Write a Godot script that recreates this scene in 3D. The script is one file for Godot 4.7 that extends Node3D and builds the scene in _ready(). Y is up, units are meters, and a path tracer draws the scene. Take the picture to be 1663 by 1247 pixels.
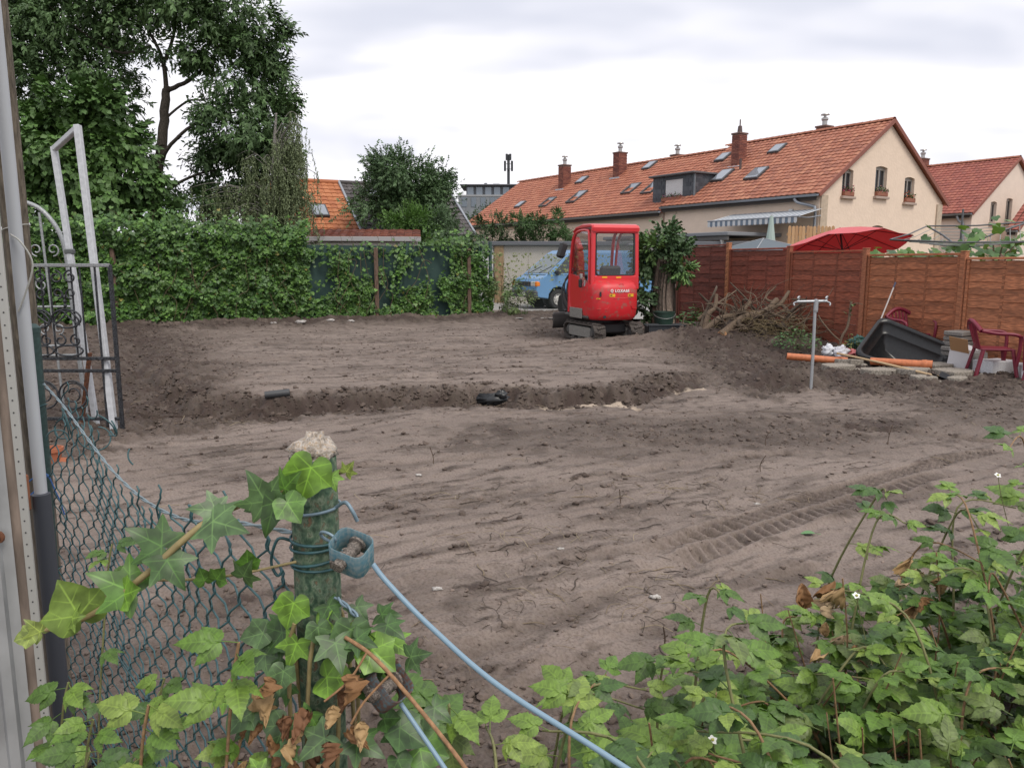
extends Node3D
# A cleared garden plot behind a broken wire fence: helpers first, then _ready() sets camera and light and calls the builders.

var rng := RandomNumberGenerator.new()
var mats := {}
var used_names := {}
var n_a := FastNoiseLite.new()
var n_b := FastNoiseLite.new()
var n_c := FastNoiseLite.new()

# ---------------------------------------------------------------- materials
func lin(r: float, g: float, b: float) -> Color:
	return Color(r, g, b).linear_to_srgb()

func plain(key: String, c: Color, rough := 0.8, metal := 0.0) -> StandardMaterial3D:
	if mats.has(key):
		return mats[key]
	var m := StandardMaterial3D.new()
	m.albedo_color = c.linear_to_srgb()
	m.roughness = rough
	m.metallic = metal
	mats[key] = m
	return m

func noise_tex(freq: float, octaves: int, sd: int, ramp: Array = [], size := 512, normal := 0.0, kind := FastNoiseLite.TYPE_SIMPLEX_SMOOTH) -> NoiseTexture2D:
	var n := FastNoiseLite.new()
	n.noise_type = kind
	n.seed = sd
	n.frequency = freq
	n.fractal_octaves = octaves
	n.fractal_type = FastNoiseLite.FRACTAL_FBM
	var t := NoiseTexture2D.new()
	t.width = size
	t.height = size
	t.seamless = true
	t.noise = n
	if normal > 0.0:
		t.as_normal_map = true
		t.bump_strength = normal
	if ramp.size() > 0:
		var g := Gradient.new()
		var offs := PackedFloat32Array()
		var cols := PackedColorArray()
		for i in ramp.size():
			offs.append(ramp[i][0])
			var c: Color = ramp[i][1]
			cols.append(c.linear_to_srgb())
		g.offsets = offs
		g.colors = cols
		t.color_ramp = g
	return t

# surface with grain: two colours mixed by noise, laid on from three sides
func grainy(key: String, c1: Color, c2: Color, scale: Vector3, rough := 0.85, freq := 0.02, bump := 0.0, sd := 1, metal := 0.0, world := false) -> StandardMaterial3D:
	if mats.has(key):
		return mats[key]
	var m := StandardMaterial3D.new()
	var r := Vector3(c1.r / maxf(c2.r, 0.001), c1.g / maxf(c2.g, 0.001), c1.b / maxf(c2.b, 0.001))
	if maxf(r.x, maxf(r.y, r.z)) <= 1.02 and maxf(r.x, maxf(r.y, r.z)) - minf(r.x, minf(r.y, r.z)) < 0.4:
		var k := snappedf((r.x + r.y + r.z) / 3.0, 0.12)
		var fq := 0.02 if freq < 0.025 else (0.03 if freq < 0.036 else 0.045)
		var pool := "mottle_%.2f_%.3f" % [k, fq]
		if not mats.has(pool):
			mats[pool] = noise_tex(fq, 5, 31, [[0.25, Color(k, k, k)], [0.75, Color(1, 1, 1)]], 256)
		m.albedo_texture = mats[pool]
		m.albedo_color = c2.linear_to_srgb()
		m.albedo_color.a = 1.0
		m.uv1_offset = Vector3(sd * 0.37, sd * 0.61, sd * 0.13)
	else:
		m.albedo_texture = noise_tex(freq, 5, sd, [[0.25, c1], [0.75, c2]], 256)
	m.uv1_triplanar = true
	m.uv1_world_triplanar = world
	m.uv1_scale = scale
	m.roughness = rough
	m.metallic = metal
	if bump > 0.0:
		m.normal_enabled = true
		var nk := "relief_%.1f" % snappedf(bump, 0.5)
		if not mats.has(nk):
			mats[nk] = noise_tex(0.06, 4, 8, [], 256, maxf(0.5, snappedf(bump, 0.5)))
		m.normal_texture = mats[nk]
	mats[key] = m
	return m

func tinted(key: String, rough := 0.7, backlight := Color(0, 0, 0)) -> StandardMaterial3D:
	if mats.has(key):
		return mats[key]
	var m := StandardMaterial3D.new()
	m.vertex_color_use_as_albedo = true
	m.roughness = rough
	if backlight != Color(0, 0, 0):
		m.backlight_enabled = true
		m.backlight = backlight
	m.cull_mode = BaseMaterial3D.CULL_DISABLED
	mats[key] = m
	return m

func glass(key: String, c: Color, alpha := 0.25, rough := 0.03) -> StandardMaterial3D:
	if mats.has(key):
		return mats[key]
	var m := plain(key, c, rough)
	m.transparency = BaseMaterial3D.TRANSPARENCY_ALPHA
	m.albedo_color.a = alpha
	return m

# ---------------------------------------------------------------- nodes
func numbered(called: String) -> String:
	if not used_names.has(called):
		used_names[called] = 0
		return called
	used_names[called] += 1
	return "%s_%03d" % [called, used_names[called]]

func tag(o: Node3D, label: String, category: String, group := "") -> void:
	o.set_meta("label", label)
	o.set_meta("category", category)
	if group != "":
		o.set_meta("group", group)

func thing(called: String, label: String, category: String, at := Vector3.ZERO, turn := 0.0, group := "") -> Node3D:
	var o := Node3D.new()
	o.name = numbered(called)
	add_child(o)
	o.position = at
	o.rotation.y = turn
	o.set_meta("kind", "thing")
	tag(o, label, category, group)
	return o

func part(called: String, mesh: Mesh, m: Material, parent: Node3D, xf := Transform3D.IDENTITY) -> MeshInstance3D:
	var o := MeshInstance3D.new()
	o.name = called if parent != self else numbered(called)
	o.mesh = mesh
	o.material_override = m
	o.transform = xf
	parent.add_child(o, true)
	return o

func structure(called: String, mesh: Mesh, m: Material) -> MeshInstance3D:
	var o := part(called, mesh, m, self)
	o.set_meta("kind", "structure")
	return o

func copies(called: String, mesh: Mesh, m: Material, parent: Node3D, xfs: Array, cols: PackedColorArray = PackedColorArray()) -> MultiMeshInstance3D:
	var mm := MultiMesh.new()
	mm.transform_format = MultiMesh.TRANSFORM_3D
	mm.use_colors = cols.size() > 0
	mm.mesh = mesh
	mm.instance_count = xfs.size()
	for i in xfs.size():
		mm.set_instance_transform(i, xfs[i])
		if cols.size() > 0:
			mm.set_instance_color(i, cols[i])
	var o := MultiMeshInstance3D.new()
	o.multimesh = mm
	o.material_override = m
	o.name = called if parent != self else numbered(called)
	parent.add_child(o, true)
	return o

# ---------------------------------------------------------------- shapes (a, b, c run anticlockwise seen from outside)
func st_new() -> SurfaceTool:
	var st := SurfaceTool.new()
	st.begin(Mesh.PRIMITIVE_TRIANGLES)
	return st

func done(st: SurfaceTool) -> ArrayMesh:
	st.generate_normals()
	return st.commit()

func tri(st: SurfaceTool, a: Vector3, b: Vector3, c: Vector3) -> void:
	st.add_vertex(a)
	st.add_vertex(c)
	st.add_vertex(b)

func quad(st: SurfaceTool, a: Vector3, b: Vector3, c: Vector3, d: Vector3) -> void:
	tri(st, a, b, c)
	tri(st, a, c, d)

func flat(st: SurfaceTool) -> void:
	st.set_smooth_group(-1)

func smooth(st: SurfaceTool, g := 1) -> void:
	st.set_smooth_group(g)

# a box with chamfered edges, centred on xf
func box(st: SurfaceTool, xf: Transform3D, size: Vector3, bevel := 0.0) -> void:
	flat(st)
	var h := size * 0.5
	var b := minf(bevel, minf(h.x, minf(h.y, h.z)) * 0.95)
	if b <= 0.0:
		for ax in 3:
			for s in [-1.0, 1.0]:
				var n := Vector3.ZERO
				n[ax] = s
				var u := Vector3.ZERO
				u[(ax + 1) % 3] = 1.0
				var v := n.cross(u)
				quad(st, xf * ((n - u - v) * h), xf * ((n + u - v) * h), xf * ((n + u + v) * h), xf * ((n - u + v) * h))
		return
	for ax in 3:
		for s in [-1.0, 1.0]:
			var n := Vector3.ZERO
			n[ax] = s
			var u := Vector3.ZERO
			u[(ax + 1) % 3] = 1.0
			var v := n.cross(u)
			var hu: float = h[(ax + 1) % 3] - b
			var hv: float = h[(ax + 2) % 3] - b
			var c := n * h[ax]
			quad(st, xf * (c - u * hu - v * hv), xf * (c + u * hu - v * hv), xf * (c + u * hu + v * hv), xf * (c - u * hu + v * hv))
	for ax in 3:
		var i1 := (ax + 1) % 3
		var i2 := (ax + 2) % 3
		for s1 in [-1.0, 1.0]:
			for s2 in [-1.0, 1.0]:
				var p := Vector3.ZERO
				p[i1] = s1 * h[i1]
				p[i2] = s2 * (h[i2] - b)
				var q := Vector3.ZERO
				q[i1] = s1 * (h[i1] - b)
				q[i2] = s2 * h[i2]
				var l := Vector3.ZERO
				l[ax] = h[ax] - b
				if s1 * s2 > 0.0:
					quad(st, xf * (p - l), xf * (q - l), xf * (q + l), xf * (p + l))
				else:
					quad(st, xf * (q - l), xf * (p - l), xf * (p + l), xf * (q + l))
	for sx in [-1.0, 1.0]:
		for sy in [-1.0, 1.0]:
			for sz in [-1.0, 1.0]:
				var s := Vector3(sx, sy, sz)
				var i := h - Vector3(b, b, b)
				var p := Vector3(h.x, i.y, i.z) * s
				var q := Vector3(i.x, h.y, i.z) * s
				var r := Vector3(i.x, i.y, h.z) * s
				if sx * sy * sz > 0.0:
					tri(st, xf * p, xf * q, xf * r)
				else:
					tri(st, xf * p, xf * r, xf * q)

func box_mesh(size: Vector3, bevel := 0.0, at := Vector3.ZERO, basis := Basis.IDENTITY) -> ArrayMesh:
	var st := st_new()
	box(st, Transform3D(basis, at), size, bevel)
	return done(st)

func bar(st: SurfaceTool, a: Vector3, b: Vector3, w: float, h: float, bevel := 0.0, up := Vector3.UP) -> void:
	var d := b - a
	var z := d.normalized()
	if absf(z.dot(up)) > 0.98:
		up = Vector3.RIGHT
	var x := up.cross(z).normalized()
	var y := z.cross(x)
	box(st, Transform3D(Basis(x, y, z), (a + b) * 0.5), Vector3(w, h, d.length()), bevel)

func bar_mesh(a: Vector3, b: Vector3, w: float, h: float, bevel := 0.0) -> ArrayMesh:
	var st := st_new()
	bar(st, a, b, w, h, bevel)
	return done(st)

# a round tube through pts; radii: one number or one per point
func tube(st: SurfaceTool, pts: Array, radii, sides := 8, caps := true, closed := false) -> void:
	var n := pts.size()
	if n < 2:
		return
	var rings: Array[PackedVector3Array] = []
	var t0: Vector3 = (pts[1] - pts[0]).normalized()
	var x := t0.cross(Vector3.UP)
	if x.length() < 0.05:
		x = t0.cross(Vector3.RIGHT)
	x = x.normalized()
	for i in n:
		var t: Vector3
		if closed:
			t = (pts[(i + 1) % n] - pts[(i + n - 1) % n]).normalized()
		else:
			t = (pts[mini(i + 1, n - 1)] - pts[maxi(i - 1, 0)]).normalized()
		x = (x - t * x.dot(t)).normalized()
		var y := t.cross(x)
		var r: float = radii[i] if radii is Array or radii is PackedFloat32Array else radii
		var ring := PackedVector3Array()
		for k in sides:
			var a := TAU * k / sides
			ring.append(pts[i] + (x * cos(a) + y * sin(a)) * r)
		rings.append(ring)
	smooth(st)
	for i in (n if closed else n - 1):
		var j := (i + 1) % n
		for k in sides:
			var l := (k + 1) % sides
			quad(st, rings[i][k], rings[i][l], rings[j][l], rings[j][k])
	if caps and not closed:
		flat(st)
		for k in range(1, sides - 1):
			tri(st, rings[0][0], rings[0][k + 1], rings[0][k])
			tri(st, rings[n - 1][0], rings[n - 1][k], rings[n - 1][k + 1])

func tube_mesh(pts: Array, radii, sides := 8, caps := true, closed := false) -> ArrayMesh:
	var st := st_new()
	tube(st, pts, radii, sides, caps, closed)
	return done(st)

# profile: Vector2(radius, height) from bottom to top, turned about y
func lathe(st: SurfaceTool, profile: Array, sides := 24, xf := Transform3D.IDENTITY) -> void:
	for i in profile.size() - 1:
		var p: Vector2 = profile[i]
		var q: Vector2 = profile[i + 1]
		smooth(st, i + 1)
		for k in sides:
			var a := TAU * k / sides
			var b := TAU * (k + 1) / sides
			var ca := Vector3(cos(a), 0, -sin(a))
			var cb := Vector3(cos(b), 0, -sin(b))
			var A := xf * (ca * p.x + Vector3.UP * p.y)
			var B := xf * (cb * p.x + Vector3.UP * p.y)
			var C := xf * (cb * q.x + Vector3.UP * q.y)
			var D := xf * (ca * q.x + Vector3.UP * q.y)
			if p.x > 0.0001:
				tri(st, A, B, C)
			if q.x > 0.0001:
				tri(st, A, C, D)

func lathe_mesh(profile: Array, sides := 24, xf := Transform3D.IDENTITY) -> ArrayMesh:
	var st := st_new()
	lathe(st, profile, sides, xf)
	return done(st)

# an outline in xy (anticlockwise) pushed out along +z by depth, edges chamfered
func prism(st: SurfaceTool, xf: Transform3D, poly: PackedVector2Array, depth: float, bevel := 0.0) -> void:
	flat(st)
	if Geometry2D.is_polygon_clockwise(poly):
		poly = poly.duplicate()
		poly.reverse()
	var n := poly.size()
	var inner := PackedVector2Array()
	if bevel > 0.0:
		for i in n:
			var e1 := (poly[i] - poly[(i + n - 1) % n]).normalized()
			var e2 := (poly[(i + 1) % n] - poly[i]).normalized()
			var n1 := Vector2(-e1.y, e1.x)
			var n2 := Vector2(-e2.y, e2.x)
			var m := (n1 + n2)
			var k := 2.0 / maxf(m.length_squared(), 0.4)
			inner.append(poly[i] + m * 0.5 * bevel * k)
	else:
		inner = poly
	var idx := Geometry2D.triangulate_polygon(inner)
	for i in range(0, idx.size(), 3):
		var a := inner[idx[i]]
		var b := inner[idx[i + 1]]
		var c := inner[idx[i + 2]]
		if (b - a).cross(c - a) < 0.0:
			var s := b
			b = c
			c = s
		tri(st, xf * Vector3(a.x, a.y, depth), xf * Vector3(b.x, b.y, depth), xf * Vector3(c.x, c.y, depth))
		tri(st, xf * Vector3(a.x, a.y, 0), xf * Vector3(c.x, c.y, 0), xf * Vector3(b.x, b.y, 0))
	for i in n:
		var j := (i + 1) % n
		var p := poly[i]
		var q := poly[j]
		quad(st, xf * Vector3(p.x, p.y, bevel), xf * Vector3(q.x, q.y, bevel), xf * Vector3(q.x, q.y, depth - bevel), xf * Vector3(p.x, p.y, depth - bevel))
		if bevel > 0.0:
			var pi := inner[i]
			var qi := inner[j]
			quad(st, xf * Vector3(pi.x, pi.y, 0), xf * Vector3(qi.x, qi.y, 0), xf * Vector3(q.x, q.y, bevel), xf * Vector3(p.x, p.y, bevel))
			quad(st, xf * Vector3(p.x, p.y, depth - bevel), xf * Vector3(q.x, q.y, depth - bevel), xf * Vector3(qi.x, qi.y, depth), xf * Vector3(pi.x, pi.y, depth))

func prism_mesh(poly: PackedVector2Array, depth: float, bevel := 0.0, xf := Transform3D.IDENTITY) -> ArrayMesh:
	var st := st_new()
	prism(st, xf, poly, depth, bevel)
	return done(st)

func rounded_rect(w: float, h: float, r: float, steps := 4) -> PackedVector2Array:
	var p := PackedVector2Array()
	for c in [[1, 1, 0.0], [-1, 1, PI / 2], [-1, -1, PI], [1, -1, PI * 1.5]]:
		for k in steps + 1:
			var a: float = c[2] + PI / 2 * k / steps
			p.append(Vector2(c[0] * (w / 2 - r) + cos(a) * r, c[1] * (h / 2 - r) + sin(a) * r))
	return p

func basis_to(z: Vector3, up := Vector3.UP) -> Basis:
	z = z.normalized()
	if absf(z.dot(up)) > 0.98:
		up = Vector3.RIGHT
	var x := up.cross(z).normalized()
	return Basis(x, z.cross(x), z)

func spline(pts: Array, per := 6) -> Array:
	var out := []
	var n := pts.size()
	for i in n - 1:
		var p0: Vector3 = pts[maxi(i - 1, 0)]
		var p1: Vector3 = pts[i]
		var p2: Vector3 = pts[i + 1]
		var p3: Vector3 = pts[mini(i + 2, n - 1)]
		for k in per:
			out.append(p1.cubic_interpolate(p2, p0, p3, float(k) / per))
	out.append(pts[n - 1])
	return out

func smoothstep2(a: float, b: float, x: float) -> float:
	var t := clampf((x - a) / (b - a), 0.0, 1.0)
	return t * t * (3.0 - 2.0 * t)

func rnd(a: float, b: float) -> float:
	return rng.randf_range(a, b)

# ---------------------------------------------------------------- main
func _ready() -> void:
	rng.seed = 20240611
	n_a.seed = 11
	n_a.frequency = 1.0
	n_a.fractal_octaves = 3
	n_b.seed = 23
	n_b.frequency = 1.0
	n_b.fractal_octaves = 2
	n_c.seed = 5
	n_c.frequency = 1.0
	n_c.fractal_octaves = 4
	setup_view()
	build_ground()
	build_houses()
	build_backdrop()
	build_trees()
	build_hedge()
	build_board_fence()
	build_behind_fence()
	build_excavator()
	build_van()
	build_clutter()
	build_left_ironwork()
	build_shed_edge()
	build_wire_fence()
	build_ivy()
	build_brambles()
	build_litter()

func setup_view() -> void:
	var cam := Camera3D.new()
	cam.name = "camera"
	cam.position = Vector3(0, 1.55, 0)
	cam.rotation_degrees = Vector3(-8.8, 0, 0)
	cam.fov = 53.0
	cam.near = 0.05
	cam.far = 1200.0
	add_child(cam)
	cam.current = true
	var e := Environment.new()
	e.background_mode = Environment.BG_SKY
	e.tonemap_mode = Environment.TONE_MAPPER_LINEAR
	e.tonemap_exposure = 1.3
	e.sdfgi_enabled = true
	e.ssao_enabled = true
	e.ssil_enabled = true
	var sky := Sky.new()
	var sm := PanoramaSkyMaterial.new()
	sm.panorama = sky_picture()
	sky.sky_material = sm
	e.sky = sky
	e.background_energy_multiplier = 1.0
	var we := WorldEnvironment.new()
	we.environment = e
	add_child(we)
	var sun := DirectionalLight3D.new()
	sun.name = "sun"
	sun.light_energy = 0.5
	sun.light_color = Color(1.0, 0.97, 0.92)
	sun.light_angular_distance = 25.0
	sun.shadow_enabled = true
	sun.rotation_degrees = Vector3(-55, 35, 0)
	add_child(sun)

# an even layer of broken stratus: soft white with lilac-grey undersides
func sky_picture() -> ImageTexture:
	var w := 1024
	var h := 512
	var im := Image.create(w, h, false, Image.FORMAT_RGBF)
	var f := FastNoiseLite.new()
	f.seed = 42
	f.noise_type = FastNoiseLite.TYPE_SIMPLEX_SMOOTH
	f.fractal_octaves = 5
	f.frequency = 1.0
	var g := FastNoiseLite.new()
	g.seed = 77
	g.fractal_octaves = 3
	g.frequency = 1.0
	for j in h:
		var el := PI * 0.5 - PI * (j + 0.5) / h
		var c := cos(el)
		var s := sin(el)
		for i in w:
			if j > h / 2 + 6:
				im.set_pixel(i, j, Color(0.3, 0.27, 0.25))
				continue
			var az := TAU * (i + 0.5) / w
			var up := maxf(s, 0.0) + 0.16
			var px := sin(az) * c / up
			var pz := cos(az) * c / up
			var a := f.get_noise_3d(px * 0.55, pz * 1.25, 3.0)
			var b := g.get_noise_3d(px * 1.6 + a, pz * 3.6, 9.0)
			var d := clampf(0.6 + a * 1.0 + b * 0.42, 0.0, 1.0)
			d = d * d * (3.0 - 2.0 * d)
			var white := Vector3(0.91, 0.895, 0.93)
			var grey := Vector3(0.585, 0.605, 0.69)
			var v := grey.lerp(white, d)
			im.set_pixel(i, j, Color(v.x, v.y, v.z))
	return ImageTexture.create_from_image(im)

# ---------------------------------------------------------------- ground
const BANK := [[-12.0, 19.5], [-9.0, 18.2], [-7.1, 15.2], [-5.4, 11.4], [-3.5, 8.3], [-2.7, 8.1], [-1.3, 8.7], [-0.5, 8.95], [0.5, 8.7], [1.3, 9.0], [1.8, 9.7], [2.6, 10.7], [3.2, 12.0], [4.2, 14.5], [9.0, 20.0]]
const RUTS := [
	[Vector2(-1.6, 4.25), Vector2(-0.52, 4.72), Vector2(1.07, 5.68), Vector2(2.3, 6.25), 0.07, 0.018],
	[Vector2(-1.5, 3.2), Vector2(-0.28, 3.65), Vector2(0.94, 4.17), Vector2(1.3, 4.35), 0.06, 0.016],
	[Vector2(-0.9, 2.55), Vector2(-0.1, 2.95), Vector2(0.5, 3.5), Vector2(1.1, 4.0), 0.08, 0.02],
	[Vector2(-0.5, 2.1), Vector2(0.05, 2.6), Vector2(0.74, 3.2), Vector2(1.5, 3.75), 0.09, 0.024],
	[Vector2(-2.2, 5.5), Vector2(-0.9, 5.9), Vector2(0.6, 6.35), Vector2(1.6, 6.7), 0.06, 0.014],
	[Vector2(-5.0, 10.66), Vector2(-3.6, 11.8), Vector2(-1.9, 12.7), Vector2(2.5, 14.2), 0.12, 0.035],
	[Vector2(-5.2, 11.6), Vector2(-3.7, 12.6), Vector2(-2.0, 13.6), Vector2(1.5, 15.0), 0.12, 0.03],
	[Vector2(-4.0, 9.6), Vector2(-2.2, 10.3), Vector2(-0.4, 10.9), Vector2(2.4, 11.9), 0.10, 0.026],
	[Vector2(-3.4, 9.0), Vector2(-1.6, 9.7), Vector2(0.0, 10.1), Vector2(1.9, 10.9), 0.09, 0.022],
	[Vector2(-6.0, 14.4), Vector2(-4.0, 15.2), Vector2(-1.0, 16.1), Vector2(2.0, 16.8), 0.15, 0.035],
	[Vector2(3.2, 7.35), Vector2(3.9, 7.0), Vector2(4.6, 6.6), Vector2(5.4, 6.2), 0.07, 0.03],
]

var dark_here := 0.0   # filled by soil_height: how much loose, moist soil lies at that spot
var sand_here := 0.0

func bank_at(x: float) -> Vector2:   # (depth of the bank's edge at x, its slope)
	for i in BANK.size() - 1:
		if x <= BANK[i + 1][0]:
			var k: float = (BANK[i + 1][1] - BANK[i][1]) / (BANK[i + 1][0] - BANK[i][0])
			return Vector2(BANK[i][1] + (x - BANK[i][0]) * k, k)
	return Vector2(20.0, 1.0)

func blob(x: float, d: float, cx: float, cd: float, rx: float, rd: float) -> float:
	var u := (x - cx) / rx
	var v := (d - cd) / rd
	return exp(-(u * u + v * v))

func soil_height(x: float, d: float) -> float:
	var b := bank_at(x + n_b.get_noise_2d(x * 1.1, d * 1.1) * 0.25)
	var s := (d - b.x + n_b.get_noise_2d(x * 2.3 + 9.0, d * 2.3) * 0.22) / sqrt(1.0 + b.y * b.y)
	var fade := 1.0 - smoothstep2(1.6, 3.4, x)
	var h := 0.12 * smoothstep2(-0.14, 0.12, s) * fade * (1.0 - 0.9 * smoothstep2(10.0, 14.0, d))
	h -= 0.07 * exp(-pow((s + 0.25) / 0.2, 2.0)) * fade
	var wide := 0.4 + 0.9 * smoothstep2(-2.6, -4.2, x)
	var churn := exp(-pow((s + 0.12) / wide, 2.0)) * (1.0 - smoothstep2(2.2, 3.6, x))
	if s < 0.3:
		churn = maxf(churn, 0.8 * smoothstep2(-2.3, -3.4, x + n_a.get_noise_2d(x * 0.8, d * 0.8) * 0.9) * smoothstep2(5.4, 7.0, d + n_b.get_noise_2d(x * 0.9, d) * 1.2) * (1.0 - smoothstep2(0.0, 0.3, s)))
	# heaps along the hedge, the board fence and the stump
	var hedge_d := 18.6 + (x + 9.6) * 0.39
	var eh := d - hedge_d
	if x < 1.4:
		var strip := exp(-pow((eh + 0.7) / 0.95, 2.0))
		h += 0.16 * strip * (0.7 + 0.6 * n_a.get_noise_2d(x * 0.8, 4.0))
		churn = maxf(churn, strip)
		if eh > -0.2:
			h += 0.10
	var m := blob(x, d, 4.5, 14.9, 1.5, 1.0)
	h += 0.40 * m + 0.08 * blob(x, d, 3.2, 15.3, 0.9, 0.6) + 0.22 * blob(x, d, 3.6, 9.95, 0.5, 0.22) + 0.1 * blob(x, d, 2.0, 15.0, 1.5, 0.5)
	churn = maxf(churn, minf(1.0, m * 2.2))
	churn = maxf(churn, smoothstep2(2.0, 3.4, x) * smoothstep2(8.6, 9.6, d + n_b.get_noise_2d(x, d) * 1.0))
	churn = maxf(churn, 0.8 * smoothstep2(15.2, 16.6, d + n_a.get_noise_2d(x * 0.9, d * 0.9) * 0.8) * smoothstep2(-1.0, 1.0, x))
	var crumb := minf(1.0, 1.6 * blob(x, d, 2.0 + n_b.get_noise_2d(x * 0.9, d * 0.9), 6.9 + 0.1 * x, 2.3, 0.75))
	crumb = maxf(crumb, smoothstep2(3.6, 5.0, x) * smoothstep2(6.6, 7.4, d))
	crumb = maxf(crumb, 0.9 * (1.0 - smoothstep2(2.3, 3.2, d - 0.35 * absf(x - 0.3) + n_a.get_noise_2d(x, d) * 0.8)))
	var rough := maxf(churn, crumb * 0.45)
	h += n_a.get_noise_2d(x * 0.5, d * 0.5) * 0.035
	h += n_a.get_noise_2d(x * 2.2, d * 2.2) * (0.010 + 0.055 * churn)
	var clod := n_b.get_noise_2d(x * 7.0, d * 7.0)
	h += clod * (0.0035 + 0.022 * rough + 0.02 * churn) + (0.35 - absf(n_b.get_noise_2d(x * 4.1 + 60.0, d * 4.1))) * 0.05 * churn
	h += n_c.get_noise_2d(x * 17.0, d * 17.0) * (0.004 + 0.022 * rough)
	var loose := 0.0
	# smears drawn out along the machine's passes
	var su := x * 0.87 + d * 0.49
	var sv := -x * 0.49 + d * 0.87
	if d > 8.5:
		su = x * 0.94 + d * 0.34
		sv = -x * 0.34 + d * 0.94
	var smear := n_c.get_noise_2d(su * 0.55, sv * 4.2 + 20.0)
	var fleck := n_c.get_noise_2d(su * 2.6 + 40.0, sv * 9.5)
	h += smear * 0.012 + fleck * 0.007
	loose = clampf((smear - 0.13) * 2.2, 0.0, 0.5) + clampf((fleck - 0.2) * 2.8, 0.0, 0.6)
	# ruts pressed by the machine
	var p := Vector2(x, d)
	for r in RUTS:
		if x < r[0].x - 0.4 or x > r[3].x + 0.4 or d < minf(r[0].y, r[3].y) - 0.4 or d > maxf(r[0].y, r[3].y) + 0.4:
			continue
		var best := 9.0
		var side := 0.0
		for i in 3:
			var a: Vector2 = r[i]
			var q: Vector2 = r[i + 1]
			var ab := q - a
			var t := clampf((p - a).dot(ab) / ab.length_squared(), 0.0, 1.0)
			var dist := p.distance_to(a + ab * t)
			if dist < best:
				best = dist
				side = signf(ab.cross(p - a))
		if best < 0.5:
			var w: float = r[4] * (1.0 + 0.5 * n_b.get_noise_2d(x * 3.0, d * 3.0))
			var k := exp(-pow(best / w, 2.0)) * clampf(0.65 + n_a.get_noise_2d(x * 1.3 + 30.0, d * 1.3) * 1.2, 0.0, 1.0)
			h -= r[5] * k
			h += r[5] * 0.8 * exp(-pow((best - w * 1.5) / (w * 0.7), 2.0)) * (0.6 + 0.4 * side) * (0.6 + clod)
			loose = maxf(loose, 0.75 * k)
	# the print of a rubber track: slanting lugs either side of a middle rib
	var rel := p - Vector2(1.45, 4.42)
	var tu := rel.x * 0.82 + rel.y * 0.571
	var tv := -rel.x * 0.571 + rel.y * 0.82 - 0.03 * sin(tu * 1.3)
	if tu > -1.0 and tu < 3.6 and absf(tv) < 0.26:
		var strength := smoothstep2(-1.0, -0.3, tu) * (1.0 - smoothstep2(2.9, 3.6, tu)) * clampf(0.95 + 0.8 * n_a.get_noise_2d(x * 1.5, d * 1.5 + 50.0), 0.4, 1.0)
		if tv < 0.0:
			strength *= 1.0 - smoothstep2(1.7, 2.3, tu)
		var edge := 1.0 - smoothstep2(0.15, 0.19, absf(tv))
		var ph := fposmod(tu + absf(tv) * 0.35 + (0.044 if tv > 0.0 else 0.0), 0.088) / 0.088
		var lug := smoothstep2(0.04, 0.2, ph) * (1.0 - smoothstep2(0.66, 0.9, ph))
		lug *= smoothstep2(0.012, 0.03, absf(tv))
		h += strength * (edge * (0.012 - 0.045 * lug) + 0.022 * exp(-pow((absf(tv) - 0.2) / 0.03, 2.0)))
		loose = maxf(loose * (1.0 - edge), strength * edge * (0.25 + 0.35 * lug))
	sand_here = maxf(1.4 * blob(x, d, 0.85, 8.4, 0.5, 0.13), 0.8 * blob(x, d, 2.25, 9.6, 0.28, 0.16)) * (1.0 + clod)
	dark_here = clampf(maxf(maxf(churn, crumb * 0.75), loose), 0.0, 1.0)
	return h

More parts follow.
